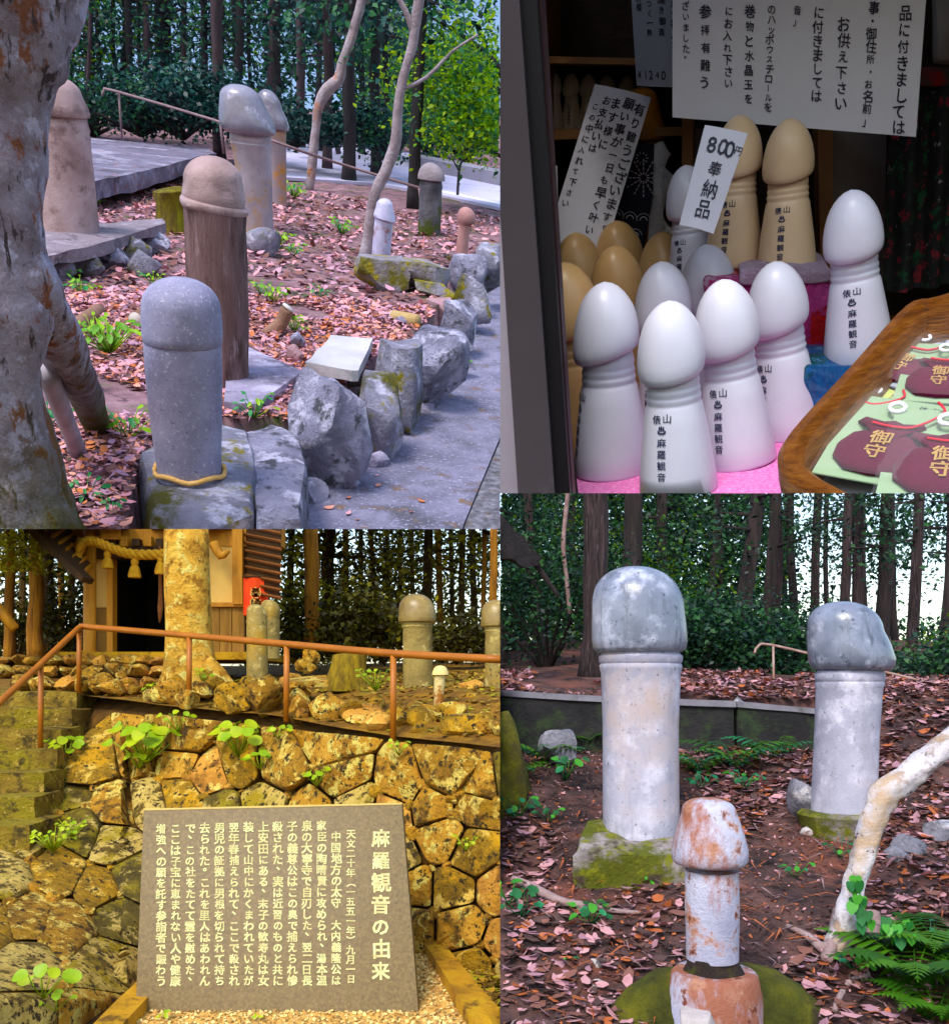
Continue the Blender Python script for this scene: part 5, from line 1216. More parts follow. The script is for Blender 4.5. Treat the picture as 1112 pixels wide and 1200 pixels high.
# ---- terrace above the wall
V = []; Fq = []; nx, ny = 70, 60
for j in range(ny):
    for i in range(nx):
        u = -60 + 660 * i / (nx - 1); yw = interp(u, D_UP); y = yw + .02 + (15 - yw) * (j / (ny - 1)) ** 1.7; x = (u - CU) / F * y; V.append((x, y, hT(x, y)))
for j in range(ny - 1):
    for i in range(nx - 1): Fq.append((j * nx + i, j * nx + i + 1, (j + 1) * nx + i + 1, (j + 1) * nx + i))
am_leafy = pmat('amber_leaf_soil', [(0.099, 0.045, 0.006), (0.220, 0.108, 0.014), (0.374, 0.198, 0.029)], 7, bump=1, bscale=26, spots=[((0.220, 0.162, 0.009), 3, .57, .06)])
setting(mesh_np('terrace', V, Fq, am_leafy, smooth=True))
am_lf = [pmat('amber_leaf', [(.26, .15, .03), (.42, .26, .06)], 8, rough=.7, bump=0), pmat('amber_leaf_dark', [(.08, .045, .01), (.15, .09, .02)], 8, rough=.7, bump=0), pmat('amber_leaf_olive', [(.2, .18, .02), (.3, .27, .03)], 8, rough=.7, bump=0)]
litter('fallen_leaves', 5000, (-5, .4, 5.8, 11), hT, (.03, .08), am_lf, 5, label='amber fallen leaves on the terrace around the amber pillars', keep=lambda p, rng: np.array([y > interp(CU + x / y * F, D_UP) + .1 and CU + x / y * F > 95 for x, y in p[:, :2]]))
litter('fallen_leaves', 700, (-.35, .2, 4.6, 6), hBL, (.04, .1), am_lf, 6, label='amber fallen leaves piled right of the mossy kerb', keep=lambda p, rng: CU + p[:, 0] / p[:, 1] * F > 540)
for i, (u0, v0, u1, v1, y, m_, lb) in enumerate(((250, 798, 298, 838, 7.3, 3, 'dark mossy boulder behind the railing post beside the thick trunk'), (288, 790, 335, 842, 7.2, 1, 'grey-ochre boulder below the pair of amber pillars'), (333, 806, 366, 848, 7.0, 0, 'pale lichened boulder right of the railing post'), (362, 810, 404, 850, 6.95, 0, 'pale split boulder below the flat slab'), (400, 824, 462, 858, 6.8, 2, 'long rounded boulder left of the last railing post'), (464, 826, 515, 862, 6.6, 3, 'dark mossy boulder right of the last railing post'), (508, 822, 548, 846, 6.7, 0, 'small cream boulder below the small white figure'), (512, 836, 588, 872, 6.3, 3, 'broad dark angular boulder by the wall end'), (535, 812, 600, 838, 7.2, 3, 'flat mossy rock under the cut pale stone'), (536, 796, 568, 812, 7.6, 2, 'reddish tan stone on the flat mossy rock'), (196, 790, 222, 818, 7.9, 3, 'dark mossy stone at the foot of the thick trunk'), (205, 808, 232, 832, 7.5, 0, 'small ochre stone left of the railing post'), (345, 772, 372, 790, 8.0, 1, 'weathered stone beside the mossy stump'), (355, 758, 376, 778, 8.4, 0, 'pale small stone behind the railing left of the stump'))):
    o = rock('boulder', BL, u0, v0, u1, v1, y, am_stone[m_], 60 + i); tag(o, lb, 'boulder')
t = thing('rubble_edging', 'jumble of smaller amber stones filling the ledge behind the handrail', 'rubble', BL.y(340, 850, 7.0))
for i in range(46):
    u = 98 + i * 10.9 + rr.uniform(-8, 8); y = interp(u, D_UP) + rr.uniform(.12, .75); vb_ = interp(u, [(93, 818), (222, 834), (336, 846), (461, 866), (600, 882)]) - (y - interp(u, D_UP)) * 48
    w = rr.uniform(16, 38); hh_ = w * rr.uniform(.5, .8)
    rock('stone', BL, u - w / 2, vb_ - hh_, u + w / 2, vb_ + 4, y, am_stone[rr.choice((0, 1, 1, 2, 3, 3))], 300 + i, parent=t, sub=2)
b = BL.y(360, 802, 7.3); o = bobj('flat_stone', rough_bm(prism_bm([BL.y(u, v, y) - b for u, v, y in ((338, 806, 7.1), (385, 805, 7.1), (382, 797, 7.6), (340, 799, 7.6))], (0, 0, .04)), .01, 8, 2), am_stone[0], None, auto=40); o.location = b; tag(o, 'thin pale flat slab lying behind the split boulder', 'stone')
# low field-stone steps in front of the shrine
for k, (v0, v1, y, ua, ub, lb) in enumerate(((768, 781, 9.2, -10, 205, 'top course of rounded field stones before the shrine'), (779, 793, 8.9, -10, 200, 'middle course of rounded field stones before the shrine'), (792, 814, 8.5, 20, 205, 'bottom course of large field stones by the stair head'))):
    t = thing('stone_course', lb, 'stone step', BL.y((ua + ub) / 2, v1, y))
    u = ua
    while u < ub:
        w = rr.uniform(14, 34); o = rock('stone', BL, u, v0 + rr.uniform(-2, 2), u + w, v1 + 1, y, am_stone[rr.choice((0, 2, 2, 1))], rr.randrange(999), depth=.35, parent=t, sub=2); u += w - 1
    bobj('earth_fill', box_bm(BL.y((ua + ub) / 2, (v0 + v1) / 2 + 3, y + .28) - t.location, (ub - ua) * BL.px(t.location), .36, (v1 - v0) * BL.px(t.location)), am_earth, t, smooth=False)
# ---- stairs
am_step = pmat('mossy_step_concrete', [(.10, .06, .010), (.20, .13, .025), (.32, .22, .05)], 5, bump=1.0, bscale=22, spots=[((.24, .19, .012), 2.4, .53, .06), ((.06, .04, .01), 7, .56, .05), ((.42, .30, .10), 16, .60, .04)])
t = thing('stairs', 'mossy concrete stairs climbing beside the stone wall', 'stairs', BL.y(30, 960, 6.4))
for (va, y, ur) in ((811, 8.2, 90), (831, 7.9, 84), (855, 7.6, 72), (880, 7.3, 66), (906, 7.0, 52), (935, 6.7, 40), (968, 6.4, 34)):
    a = BL.y(-60, va, y); c = BL.y(ur, va, y)
    bm = prism_bm([p - t.location for p in (a, c, c + Vector((0, .5, 0)), a + Vector((0, .5, 0)))], (0, 0, -.4)); rough_bm(bm, .03, 3.5, 5, int(va)); rough_bm(bm, .014, 13, 0, 3); bobj('step', bm, am_step, t, auto=45)
# ---- railing
rail_m = pmat('brown_painted_pipe', [(.24, .08, .016), (.34, .125, .028)], 5, rough=.45, bump=.1)
t = thing('handrail', 'brown pipe handrail along the stairs and the wall top', 'railing', BL.y(222, 817, 7.5))
RP = [(-20, 842, 6.6), (0, 823, 6.8), (48, 778, 7.5), (86, 742, 8.15), (95, 735, 8.3), (106, 735, 8.25), (222, 745, 7.5), (336, 755, 6.9), (461, 766, 6.3), (610, 774, 5.7)]
pipe(BL, 'rail', [BL.y(*p) for p in RP], .026, rail_m, t, 10, 3)
for u, va, vb, y in ((93, 738, 813, 8.3), (48, 779, 882, 7.5), (222, 746, 822, 7.5), (336, 756, 846, 6.9), (461, 767, 868, 6.3)): pipe(BL, 'post', [BL.y(u, va, y), BL.y(u - .5, vb, y)], .022, rail_m, t, 10)
# ---- pillars on the terrace
am_pil = pmat('amber_pillar_stone', [(.15, .11, .05), (.24, .18, .085), (.34, .26, .13)], 4, rough=.75, bump=.5, bscale=40, spots=[((.36, .22, .04), 1.6, .59, .06), ((.06, .045, .02), 18, .61, .03), ((.44, .35, .2), 9, .59, .04)])
am_cap = pmat('amber_polished_stone', [(.12, .08, .035), (.22, .155, .075), (.33, .24, .13)], 4, rough=.3, bump=.15, bscale=40, spots=[((.5, .38, .22), 4, .60, .05)], spec=.5)
def bl_pillar(u, vb, vt_, hw, hc, vc, y, label, capm=am_cap, lean=0, collar=True):
    b = BL.y(u, vb, y); t = thing('stone_pillar', label, 'pillar', b)
    sh = lerp_rows((vb + 4, u, hw, 0), (vc + 8, u + lean, hw * .97, 0), 4)
    if collar: sh += [(vc + 6, u + lean, hw * 1.05, 0), (vc + 4, u + lean, hw * 1.0, 0), (vc + 2, u + lean, hw * 1.05, 0), (vc, u + lean, hw, 0)]
    ring_part(BL, 'shaft', y, sh, b, am_pil, t, wob=.02)
    ring_part(BL, 'domed_head', y, [(vc + 10, u + lean, hw * .9, 0), (vc + 2, u + lean, hw, 0), (vc, u + lean, hc * .97, 0), (vc - 4, u + lean, hc, 0), (vc - (vc - vt_) * .35, u + lean, hc * .96, 0)] + dome(vc - (vc - vt_) * .36, u + lean, hc * .95, vt_, u + lean - 2, 8), b, capm, t)
    return t
bl_pillar(302, 805, 708, 12.5, 12, 726, 8.3, 'slim amber pillar with small blunt head in front of its twin', am_pil, -1, False)
bl_pillar(317, 768, 703, 11, 11.5, 718, 9.0, 'slim amber pillar close behind its twin beside the red banner', am_pil, 0, False)
bl_pillar(490, 808, 696, 17.5, 22.5, 729, 8.0, 'thick amber pillar with broad polished head behind the railing', am_cap, -1)
bl_pillar(583, 812, 703, 15, 20, 734, 7.8, 'amber pillar with polished head near the wall end, cut off', am_cap)
b = BL.y(516, 824, 6.9); t = thing('painted_figure', 'small rusty figure with white cap among the wall-top boulders', 'figure', b)
rp2 = pmat('amber_rust_paint', [(.45, .36, .24), (.64, .55, .42)], 8, bump=.3, spots=[((.26, .11, .03), 6, .56, .05)])
ring_part(BL, 'body', 6.9, [(826, 514, 5.5, 0), (800, 515, 6.5, 0), (788, 516, 7, 0)], b, rp2, t, seg=20)
ring_part(BL, 'cap', 6.9, [(790, 516, 7, 0), (791, 516, 10, 0), (788, 516, 9.5, 0)] + dome(787, 516, 8.5, 780, 516, 5), b, pmat('white_cap_paint', [(.58, .46, .30), (.66, .54, .37)], 8, bump=.1), t, seg=24)
b = BL.y(408, 806, 7.9); t = thing('mossy_stump', 'amber mossy tree stump between the railing posts', 'stump', b)
ms = pmat('amber_moss', [(0.110, 0.072, 0.006), (0.242, 0.162, 0.009), (0.396, 0.270, 0.014)], 9, bump=1, bscale=30, stretch=(2, 2, .6))
ring_part(BL, 'stump', 7.9, [(810, 408, 30, 0), (800, 408, 26, 0), (780, 408, 22, 0), (769, 408, 21, .05), (766, 408, 17, .08), (769, 408, 9, 0)], b, ms, t, wob=.35, seed=3)
# ---- thick tree trunk before the shrine
b = BL.y(224, 812, 8.2); t = thing('thick_tree', 'thick pale mottled trunk standing before the shrine', 'tree', b)
am_bark = pmat('amber_mottled_bark', [(0.440, 0.225, 0.043), (0.682, 0.396, 0.101), (0.858, 0.540, 0.187)], 5, bump=1.0, bscale=18, spots=[((0.286, 0.135, 0.022), 8, .56, .05), ((0.900, 0.648, 0.302), 9, .58, .04)])
ring_part(BL, 'trunk', 8.2, [(815, 226, 44, 0), (804, 225, 37, 0), (790, 223, 31, 0), (770, 222, 28, 0), (740, 221.5, 26.5, 0), (690, 220.5, 26, 0), (640, 219.5, 25.5, 0), (600, 219, 25.5, 0), (560, 219, 25, 0)], b, am_bark, t, wob=.16, seed=6)
for pts in (((240, 780), (258, 792), (272, 806)), ((205, 785), (196, 798), (190, 808))):
    bobj('root', tube_bm([BL.y(u, v, 8.1) - b for u, v in pts], [.09, .07, .03], 8, wob=.3, sub=3), am_bark, t.children[0])
# ---- shrine
w_h = pmat('honey_timber', [(0.352, 0.149, 0.022), (0.594, 0.279, 0.054)], 4, rough=.6, bump=.3, bscale=30, stretch=(4, 4, .5))
w_d = pmat('dark_timber', [(.03, .014, .005), (.075, .035, .011)], 5, rough=.7, bump=.3, stretch=(4, 4, .5))
w_g = pmat('weathered_planks', [(0.176, 0.090, 0.025), (0.330, 0.180, 0.058)], 5, rough=.8, bump=.4, stretch=(5, 5, .4))
plas_w = pmat('cream_plaster', [(0.682, 0.432, 0.194), (0.770, 0.504, 0.238)], 3, rough=.9, bump=.1)
blackm = pmat('interior_shade_black', [(.004, .002, .001), (.008, .004, .002)], 3, bump=0)  # near-black colour stands in for the shade inside the doorway
YS = 9.5
b = BL.y(165, 766, YS); sh = thing('shrine', 'small wooden shrine with dark doorway and sacred straw rope', 'shrine', b)
def sb(nm, u0, v0, u1, v1, y, th, m, parent=sh, bevel=0.0):
    o = prism_bm([BL.y(u, v, y) - b for u, v in ((u0, v1), (u1, v1), (u1, v0), (u0, v0))], (0, th, 0), bevel=bevel)
    return bobj(nm, o, m, parent, smooth=False)
sb('floor', 60, 764, 300, 773, YS - .15, 2.2, am_conc)
ring_part(BL, 'pillar', YS, [(766, 105, 8.5, 0), (763, 105, 8.5, 0), (762, 105, 7.2, 0), (600, 105.5, 7.0, 0)], b, w_h, sh, seg=20)
sb('wall_panel', 113, 655, 125, 712, YS + .12, .06, plas_w); sb('lower_panel', 113, 713, 125, 765, YS + .1, .08, w_g)
sb('door_post', 125, 640, 132, 766, YS + .05, .12, w_h); sb('door_post', 194, 640, 200, 766, YS + .05, .12, w_h)
sb('doorway_shade', 100, 640, 300, 766, YS + 1.5, .05, blackm)
sb('side_wall_shade', 118, 640, 121, 766, YS + .2, 1.3, blackm); sb('side_wall_shade', 203, 640, 206, 766, YS + .2, 1.3, blackm)
sb('wall_panel', 200, 600, 272, 707, YS + .12, .06, plas_w)
sb('waist_rail', 246, 706, 288, 711, YS + .06, .1, w_h)
for k in range(6): sb('plank', 200 + k * 14.4, 711, 213.6 + k * 14.4, 766, YS + .1 + .006 * (k % 2), .06, w_g)
sb('corner_post', 272, 600, 284, 708, YS + .03, .14, w_h)
sb('lintel', 95, 640, 200, 654, YS + .02, .16, w_d); sb('beam', 60, 600, 330, 640, YS + .1, .2, w_h)
for k in range(7):      # carved blocks under the beam
    u = 112 + k * 14; sb('carved_block', u, 628 + (k % 2) * 3, u + 9, 640, YS - .03, .1, w_d if k % 2 else w_h, bevel=.008)
sb('name_board', 118, 600, 140, 632, YS - .08, .04, w_h)
for (u0, v0, u1, v1) in ((96, 631, 82, 640), (96, 640, 80, 652), (250, 636, 268, 648)):   # carved beam nose
    bobj('beam_nose', tube_bm([BL.y(u0, v0, YS - .1) - b, BL.y((u0 + u1) / 2, v1 + 3, YS - .12) - b, BL.y(u1, v1 - 3, YS - .14) - b], [.05, .045, .02], 8, sub=3), w_h, sh)
# eaves: left slope and right slope with rafters
def eave(pts, y0, dy, m): return bobj('eave', rough_bm(prism_bm([BL.y(u, v, y0) - b for u, v in pts], (0, dy, 0)), .01, 9, 1, 3), m, sh, smooth=False)
eave(((32, 612), (98, 676), (94, 682), (20, 612)), YS - .7, .25, w_d)
for k in range(8):
    f = k / 7; ua, va = 38 + 56 * f, 618 + 56 * f
    bobj('rafter', tube_bm([BL.y(ua, va, YS - .55) - b, BL.y(ua + 28 - 10 * f, va - 16, YS + .1) - b], .022, 4), w_h, sh, smooth=False)
bobj('soffit', prism_bm([BL.y(36, 612, YS - .5) - b, BL.y(96, 672, YS - .5) - b, BL.y(112, 655, YS + .3) - b, BL.y(80, 600, YS + .3) - b], (0, 0, .03)), w_d, sh, smooth=False)
bobj('soffit', prism_bm([BL.y(283, 600, YS + .2) - b, BL.y(330, 600, YS - .6) - b, BL.y(327, 702, YS - .5) - b, BL.y(283, 680, YS + .2) - b], (0, .03, 0)), w_d, sh, smooth=False)
red_r = pmat('red_brown_rafter', [(.13, .045, .012), (.2, .075, .022)], 5, bump=.2)
for k in range(9):
    va = 622 + k * 9.5; bobj('rafter', tube_bm([BL.y(284, va - 6, YS + .16) - b, BL.y(329, va + 3, YS - .62) - b], .016, 4), red_r, sh, smooth=False)
# sacred rope, tassels, bell rope
straw = pmat('straw_rope', [(0.440, 0.216, 0.025), (0.682, 0.378, 0.065)], 20, rough=.9, bump=.8, bscale=60)
t = thing('straw_rope', 'thick twisted straw rope hung across the shrine doorway', 'rope', BL.y(150, 645, YS - .2))
ctrl = [(92, 655), (93, 642), (100, 635), (112, 635), (130, 642), (152, 649), (175, 650), (200, 648), (225, 640)]
def cr(t_):
    i = min(len(ctrl) - 2, int(t_)); f = t_ - i; p = [ctrl[max(0, i - 1)], ctrl[i], ctrl[i + 1], ctrl[min(len(ctrl) - 1, i + 2)]]
    return tuple(.5 * (2 * p[1][k] + (p[2][k] - p[0][k]) * f + (2 * p[0][k] - 5 * p[1][k] + 4 * p[2][k] - p[3][k]) * f * f + (3 * p[1][k] - p[0][k] - 3 * p[2][k] + p[3][k]) * f ** 3) for k in (0, 1))
for s in range(3):
    pts = []
    for k in range(97):
        u, v = cr(k / 96 * (len(ctrl) - 1.001)); p = BL.y(u, v, YS - .22); a = k * .55 + s * 2.094; r = .027
        pts.append(p + Vector((0, math.cos(a) * r, math.sin(a) * r)) - t.location)
    bobj('strand', tube_bm(pts, .027, 6), straw, t)
for (u, va, vb, hw, lb) in ((126, 645, 666, 7, 'straw tassel nearest the round shrine pillar'), (158, 654, 677, 7.5, 'straw tassel over the middle of the dark doorway'), (188, 650, 673, 6.5, 'straw tassel beside the thick trunk above the bell rope')):
    t = thing('straw_tassel', lb, 'tassel', BL.y(u, vb, YS - .22), 'tassels on the sacred rope')
    bt = t.location
    ring_part(BL, 'tuft', YS - .22, [(vb, u, hw, 0), (vb - 3, u, hw, 0), (va + 11, u, hw * .7, 0), (va + 8, u, hw * .42, 0)], bt, straw, t, seg=16, wob=.1)
    ring_part(BL, 'knot', YS - .22, [(va + 9, u, hw * .42, 0), (va + 7, u, hw * .6, 0), (va + 3, u, hw * .6, 0), (va, u, hw * .25, 0)], bt, straw, t, seg=12)
t = thing('bell_rope', 'dark reddish bell rope hanging in the doorway', 'rope', BL.y(188, 730, YS - .1))
pipe(BL, 'cord', [BL.y(u, v, YS - .1) for u, v in ((187, 640), (188, 690), (188, 712), (187, 730))], [.018, .02, .03, .008], pmat('reddish_cord', [(.12, .04, .015), (.2, .08, .03)], 20, bump=.5), t, 8, 2)
t = thing('red_banner', 'red cloth banner with white lettering beside the shrine wall', 'banner', BL.y(300, 722, 9.25))
redm = pmat('red_banner_cloth', [(.62, .055, .015), (.74, .09, .03)], 5, rough=.8, bump=.1)
V = [BL.y(285 + 29 * i / 8, 677 + 44 * j / 5, 9.25 + .02 * math.sin(i * 1.3)) - t.location for j in range(6) for i in range(9)]
cl_ = mesh_np('cloth', V, [(j * 9 + i, j * 9 + i + 1, (j + 1) * 9 + i + 1, (j + 1) * 9 + i) for j in range(5) for i in range(8)], redm, t, smooth=True)
bobj('lettering', letters([('奉納', 299, -689, 13, 12)], lambda x, y: BL.y(x, -y, 9.2) - t.location, bold=.08), plas_w, cl_, smooth=False)
pipe(BL, 'pole', [BL.y(315, 674, 9.25), BL.y(315, 735, 9.25)], .012, w_d, t); pipe(BL, 'crossbar', [BL.y(284, 675.5, 9.25), BL.y(316, 675.5, 9.25)], .010, w_d, t)
b = BL.y(0, 720, 9); t = thing('timber_pole', 'slanting honey-coloured timber end beside the cedars', 'timber', b)
bobj('pole', tube_bm([BL.y(-20, 690, 8.8) - b, BL.y(17, 737, 8.8) - b], .05, 6), w_h, t)
# ---- plants
bb_m = [pmat('butterbur_leaf', [(.16, .27, .007), (.27, .39, .018)], 7, rough=.45, bump=.1, trans=.2), pmat('butterbur_leaf_yellow', [(.26, .34, .010), (.38, .45, .025)], 7, rough=.45, bump=.1, trans=.2)]
rr = random.Random(9)
for i, (u, v, s, n, ls, lb) in enumerate(((178, 898, .40, 13, .5, 'largest clump of round yellow-green leaves in the stone wall'), (285, 892, .32, 9, .5, 'round-leaved clump in the wall below the railing post'), (82, 895, .24, 7, .5, 'round-leaved clump at the wall edge beside the stairs'), (215, 862, .2, 6, .4, 'small light sprig above the largest leaf clump'), (310, 905, .2, 5, .5, 'lower round leaves beside the dark wall joint'), (375, 925, .15, 5, .55, 'round leaves in the wall above the inscribed stone'), (400, 845, .14, 4, .5, 'round leaves between two boulders on the wall top'), (66, 1168, .2, 4, .6, 'big round leaves at the bottom of the wall by the left kerb'), (80, 1182, .12, 3, .6, 'small round leaves close to the left kerb'), (73, 1000, .22, 14, .28, 'trailing ivy-like sprig on the wall below the stairs'), (95, 985, .17, 9, .3, 'small toothed sprig above the trailing one'), (170, 905, .2, 6, .45, 'yellow leaves under the largest clump'), (330, 870, .15, 5, .5, 'yellowish leaves on the wall top near the railing post'), (470, 890, .13, 6, .35, 'fine green sprig on the wall coping'), (546, 1000, .13, 6, .3, 'fine weed in the wall joint right of the inscribed stone'), (575, 1165, .12, 6, .4, 'weed among amber leaves right of the kerb'), (238, 800, .14, 6, .4, 'yellow-green leaves at the trunk foot'), (440, 810, .2, 8, .3, 'low leafy sprig below the thick amber pillar'), (175, 815, .13, 6, .4, 'green sprig on the bottom stone course'))):
    p = wallS(u, v, .14) if v > vt(u) else BL.y(u, v, interp(u, D_UP) + .55)
    herb(BL, p, s, int(n * 1.9), bb_m, lb, 90 + i, upright=.7, aspect=.94, leafsize=ls * .74, lobes=5 if ls < .32 else 0)
b = BL.y(188, 1192, 4.7); t = herb(BL, BL.g(192, 1194, -1.68), .05, 5, bb_m, 'tiny yellow weed on the gravel at the slab foot', 120, leafsize=.7); t = herb(BL, BL.g(300, 1196, -1.68), .04, 4, bb_m, 'tiny yellow weed below the middle of the slab', 121, leafsize=.7)
# ---- wood behind
am_tr = pmat('amber_cedar_bark', [(0.154, 0.063, 0.009), (0.297, 0.131, 0.020), (0.418, 0.198, 0.036)], 5, bump=.8, bscale=14, stretch=(3, 3, .35))
am_trd = pmat('dark_amber_bark', [(.05, .028, .006), (.11, .06, .014)], 5, bump=.8, bscale=14, stretch=(3, 3, .35))
af = [pmat('amber_foliage_dark', [(.045, .045, .006), (.09, .085, .010)], 3, rough=.6, bump=0, trans=.25), pmat('amber_foliage', [(.15, .135, .012), (.26, .22, .02)], 3, rough=.6, bump=0, trans=.3), pmat('amber_foliage_bright', [(.30, .28, .03), (.45, .40, .06)], 3, rough=.6, bump=0, trans=.4), pmat('amber_foliage_black', [(.018, .016, .003), (.035, .030, .005)], 3, rough=.6, bump=0, trans=.2)]
def bl_tree(u, v, y, ut, rpx, bark, lf, label, **kw):
    b = BL.y(u, v, y); t_ = BL.y(ut, 490, y); k = BL.px(b)
    return conifer(BL, b, t_, rpx * k, rpx * k * .8, bark, lf, label, group=kw.pop('group', None), **kw)
bl_tree(366, 768, 11, 364, 9.5, am_tr, af, 'broad honey-coloured cedar trunk right of the shrine', nb=8, nl=700, t0=.75, spread=1.2, seed=1)
bl_tree(42, 772, 11.5, 43, 9, am_tr, af, 'honey cedar trunk left of the shrine eave', nb=6, nl=600, t0=.7, spread=1.2, seed=2)
bl_tree(57, 772, 13, 56, 7, am_trd, af, 'darker cedar trunk behind the honey trunk by the eave', nb=6, nl=500, t0=.6, spread=1.2, seed=3)
bl_tree(12, 775, 12, 10, 6, am_tr, af, 'amber cedar trunk above the slanting timber end', nb=8, nl=900, t0=.45, spread=1.2, seed=4)
bl_tree(384, 765, 14, 386, 8, am_trd, af, 'dark trunk behind the broad honey cedar', nb=14, nl=1300, t0=.4, spread=1.3, seed=5)
bl_tree(578, 775, 12, 580, 5, am_tr, af, 'pale slender trunk above the pillar near the wall end', nb=5, nl=300, t0=.6, spread=1.0, seed=6)
thin = ((438, 15, 432, 3), (455, 17, 452, 3), (500, 15, 503, 6), (516, 16, 512, 4), (540, 14, 545, 4), (556, 17, 552, 4), (566, 13, 569, 3), (425, 17, 420, 3), (485, 18, 480, 3), (405, 18, 406, 4), (340, 16, 342, 4), (85, 15, 84, 4), (72, 16, 72, 4), (26, 15, 26, 4), (530, 19, 527, 3), (468, 19, 470, 2.5))
lab = ranked([q[0] for q in thin], [(0, 'between slanting timber end and shrine eave'), (330, 'between red banner and broad honey cedar'), (390, 'between broad honey cedar and thick amber pillar'), (476, 'above and right of the thick amber pillar')], 'thin trunk in the amber wood')
for i, (u, y, ut, r) in enumerate(thin):
    bl_tree(u, 772, y, ut, r, am_trd if i % 3 else am_tr, af, lab[u], nb=10, nl=650, t0=.35, spread=1.2, seed=20 + i, group='thin trunks of the amber wood', lsize=(.05, .12))
for i, (u, y, w, h, n, lf, lb) in enumerate(((345, 11.5, .9, .9, 1600, af, 'dark bush between the red banner and the broad honey cedar'), (400, 11, 1.2, .75, 2200, [af[0], af[3]], 'dark low bush behind the mossy stump'), (450, 11.5, 1.1, .8, 2200, [af[0], af[3], af[1]], 'dark bush left of the thick amber pillar'), (535, 12, 1.3, .6, 2000, [af[0], af[3]], 'dark low bush between the two polished pillars'), (20, 13, 1.2, .8, 1600, [af[0], af[3]], 'dark undergrowth below the cedars left of the shrine'), (80, 12.5, .9, 1.0, 1600, [af[0], af[3]], 'dark bush beneath the shrine eave'), (420, 13.5, 1.6, 1.9, 2400, af, 'tall loose bush with bright leaf tips behind the stump'))):
    shrub(BL, BL.y(u, 778, y), w, h, lf, am_trd, lb, n, (.05, .11), 140 + i)
c = BL.y(50, 690, 18); woodland('distant_wood', 'dark amber wood left of the shrine', (c.x, 18, 1.3), (3.4, 2, 4.6), 6000, (.08, .2), [af[0], af[3], af[3], af[1]], 15, gap=-.5)
c = BL.y(440, 700, 20); woodland('distant_wood', 'amber wood with pale gaps behind the polished pillars', (c.x, 20, 1.6), (5.6, 2, 4.2), 14000, (.06, .15), [af[0], af[1], af[1], af[2]], 16, gap=-.18, freq=1.0)
c = BL.y(20, 650, 10.5); woodland('leaf_spray', 'bright leaf spray above the cedars left of the eave', (c.x, 10.5, c.z), (.7, .4, .45), 700, (.04, .09), af[1:3], 17, gap=-.2, freq=4)
# ================================================================== lower right: three pillars on a leaf-strewn slope
BR = Panel(None, (850, 890), [('u', 586, False)])
use(BR); BR.grade = (1.3, (1.0, .97, 1.06))
def hBR(x, y):
    n = .05 * mnoise.noise(Vector((x * 1.1, y * 1.1, 3))) + .025 * mnoise.noise(Vector((x * 3.1, y * 3.1, 7)))
    b = 8.5
    z = -1.6 + .3 * (min(y, 7.5) - 4.4) + .06 * max(0, min(y, b) - 7.5)
    r_ = min(1, max(0, (x - 2.95) / .5)); q_ = min(1, max(0, (y - 6.9) / 1.6)); z += .48 * r_ * q_ * q_ * (3 - 2 * q_) if y <= b else 0
    if y > b: z += .48 + .09 * (y - b)
    if x > 3.2 and 7.2 < y < b: z += .12 * min(1, (x - 3.2))
    return z + n
def gBR(u, v, lift=0):
    y = 3.2
    while y < 19:
        p = BR.y(u, v, y)
        if p.z <= hBR(p.x, y) + lift: return p
        y += .03
    return BR.y(u, v, 19)
soil = pmat('forest_soil', [(.03, .018, .016), (.09, .052, .045), (.19, .105, .085)], 3.0, bump=.9, bscale=22, spots=[((.20, .085, .06), 1.3, .57, .07), ((.02, .013, .012), 5, .58, .06)])
br_leaf = [pmat('dry_leaf_pink', [(.42, .23, .22), (.58, .36, .35)], 9, rough=.6, bump=0), pmat('dry_leaf_brown', [(.12, .06, .045), (.22, .11, .085)], 9, rough=.7, bump=0), pmat('dry_leaf_mauve', [(.30, .17, .18), (.44, .27, .29)], 9, rough=.55, bump=0), pmat('dry_leaf_rust', [(.3, .10, .05), (.42, .16, .08)], 9, rough=.7, bump=0), pmat('dry_leaf_dark', [(.05, .03, .026), (.10, .06, .05)], 9, rough=.7, bump=0)]
ground_grid('ground', -.3, 11, 2.9, 20, 150, 170, hBR, soil)
litter('fallen_leaves', 24000, (.0, 6.6, 3.6, 11.5), hBR, (.04, .12), [br_leaf[0], br_leaf[0], br_leaf[1], br_leaf[1], br_leaf[2], br_leaf[2], br_leaf[3], br_leaf[4], br_leaf[4]], 11, lift=.035, label='pink and brown fallen leaves covering the slope around the grey pillars', keep=lambda p, rng: np_noise(p, .9, 4) > -.45)
twig = pmat('twig', [(.16, .10, .085), (.34, .25, .23)], 12, bump=.3)
def needles(name, n, area, hfn, size, mats, seed, label):
    return litter(name, n, area, hfn, size, mats, seed, lift=.03, flat=.92, aspect=.05, label=label, cat='twigs')
litter('leaf_crumbs', 16000, (.0, 5.5, 3.6, 9), hBR, (.012, .04), br_leaf + br_leaf[3:], 13, lift=.02, flat=.6, label='fine crumbled leaf litter between the larger leaves')
needles('fallen_twigs', 3200, (.0, 5.5, 3.6, 9), hBR, (.06, .3), [twig, br_leaf[4], br_leaf[3]], 12, 'thin twigs and needles scattered between the fallen leaves')

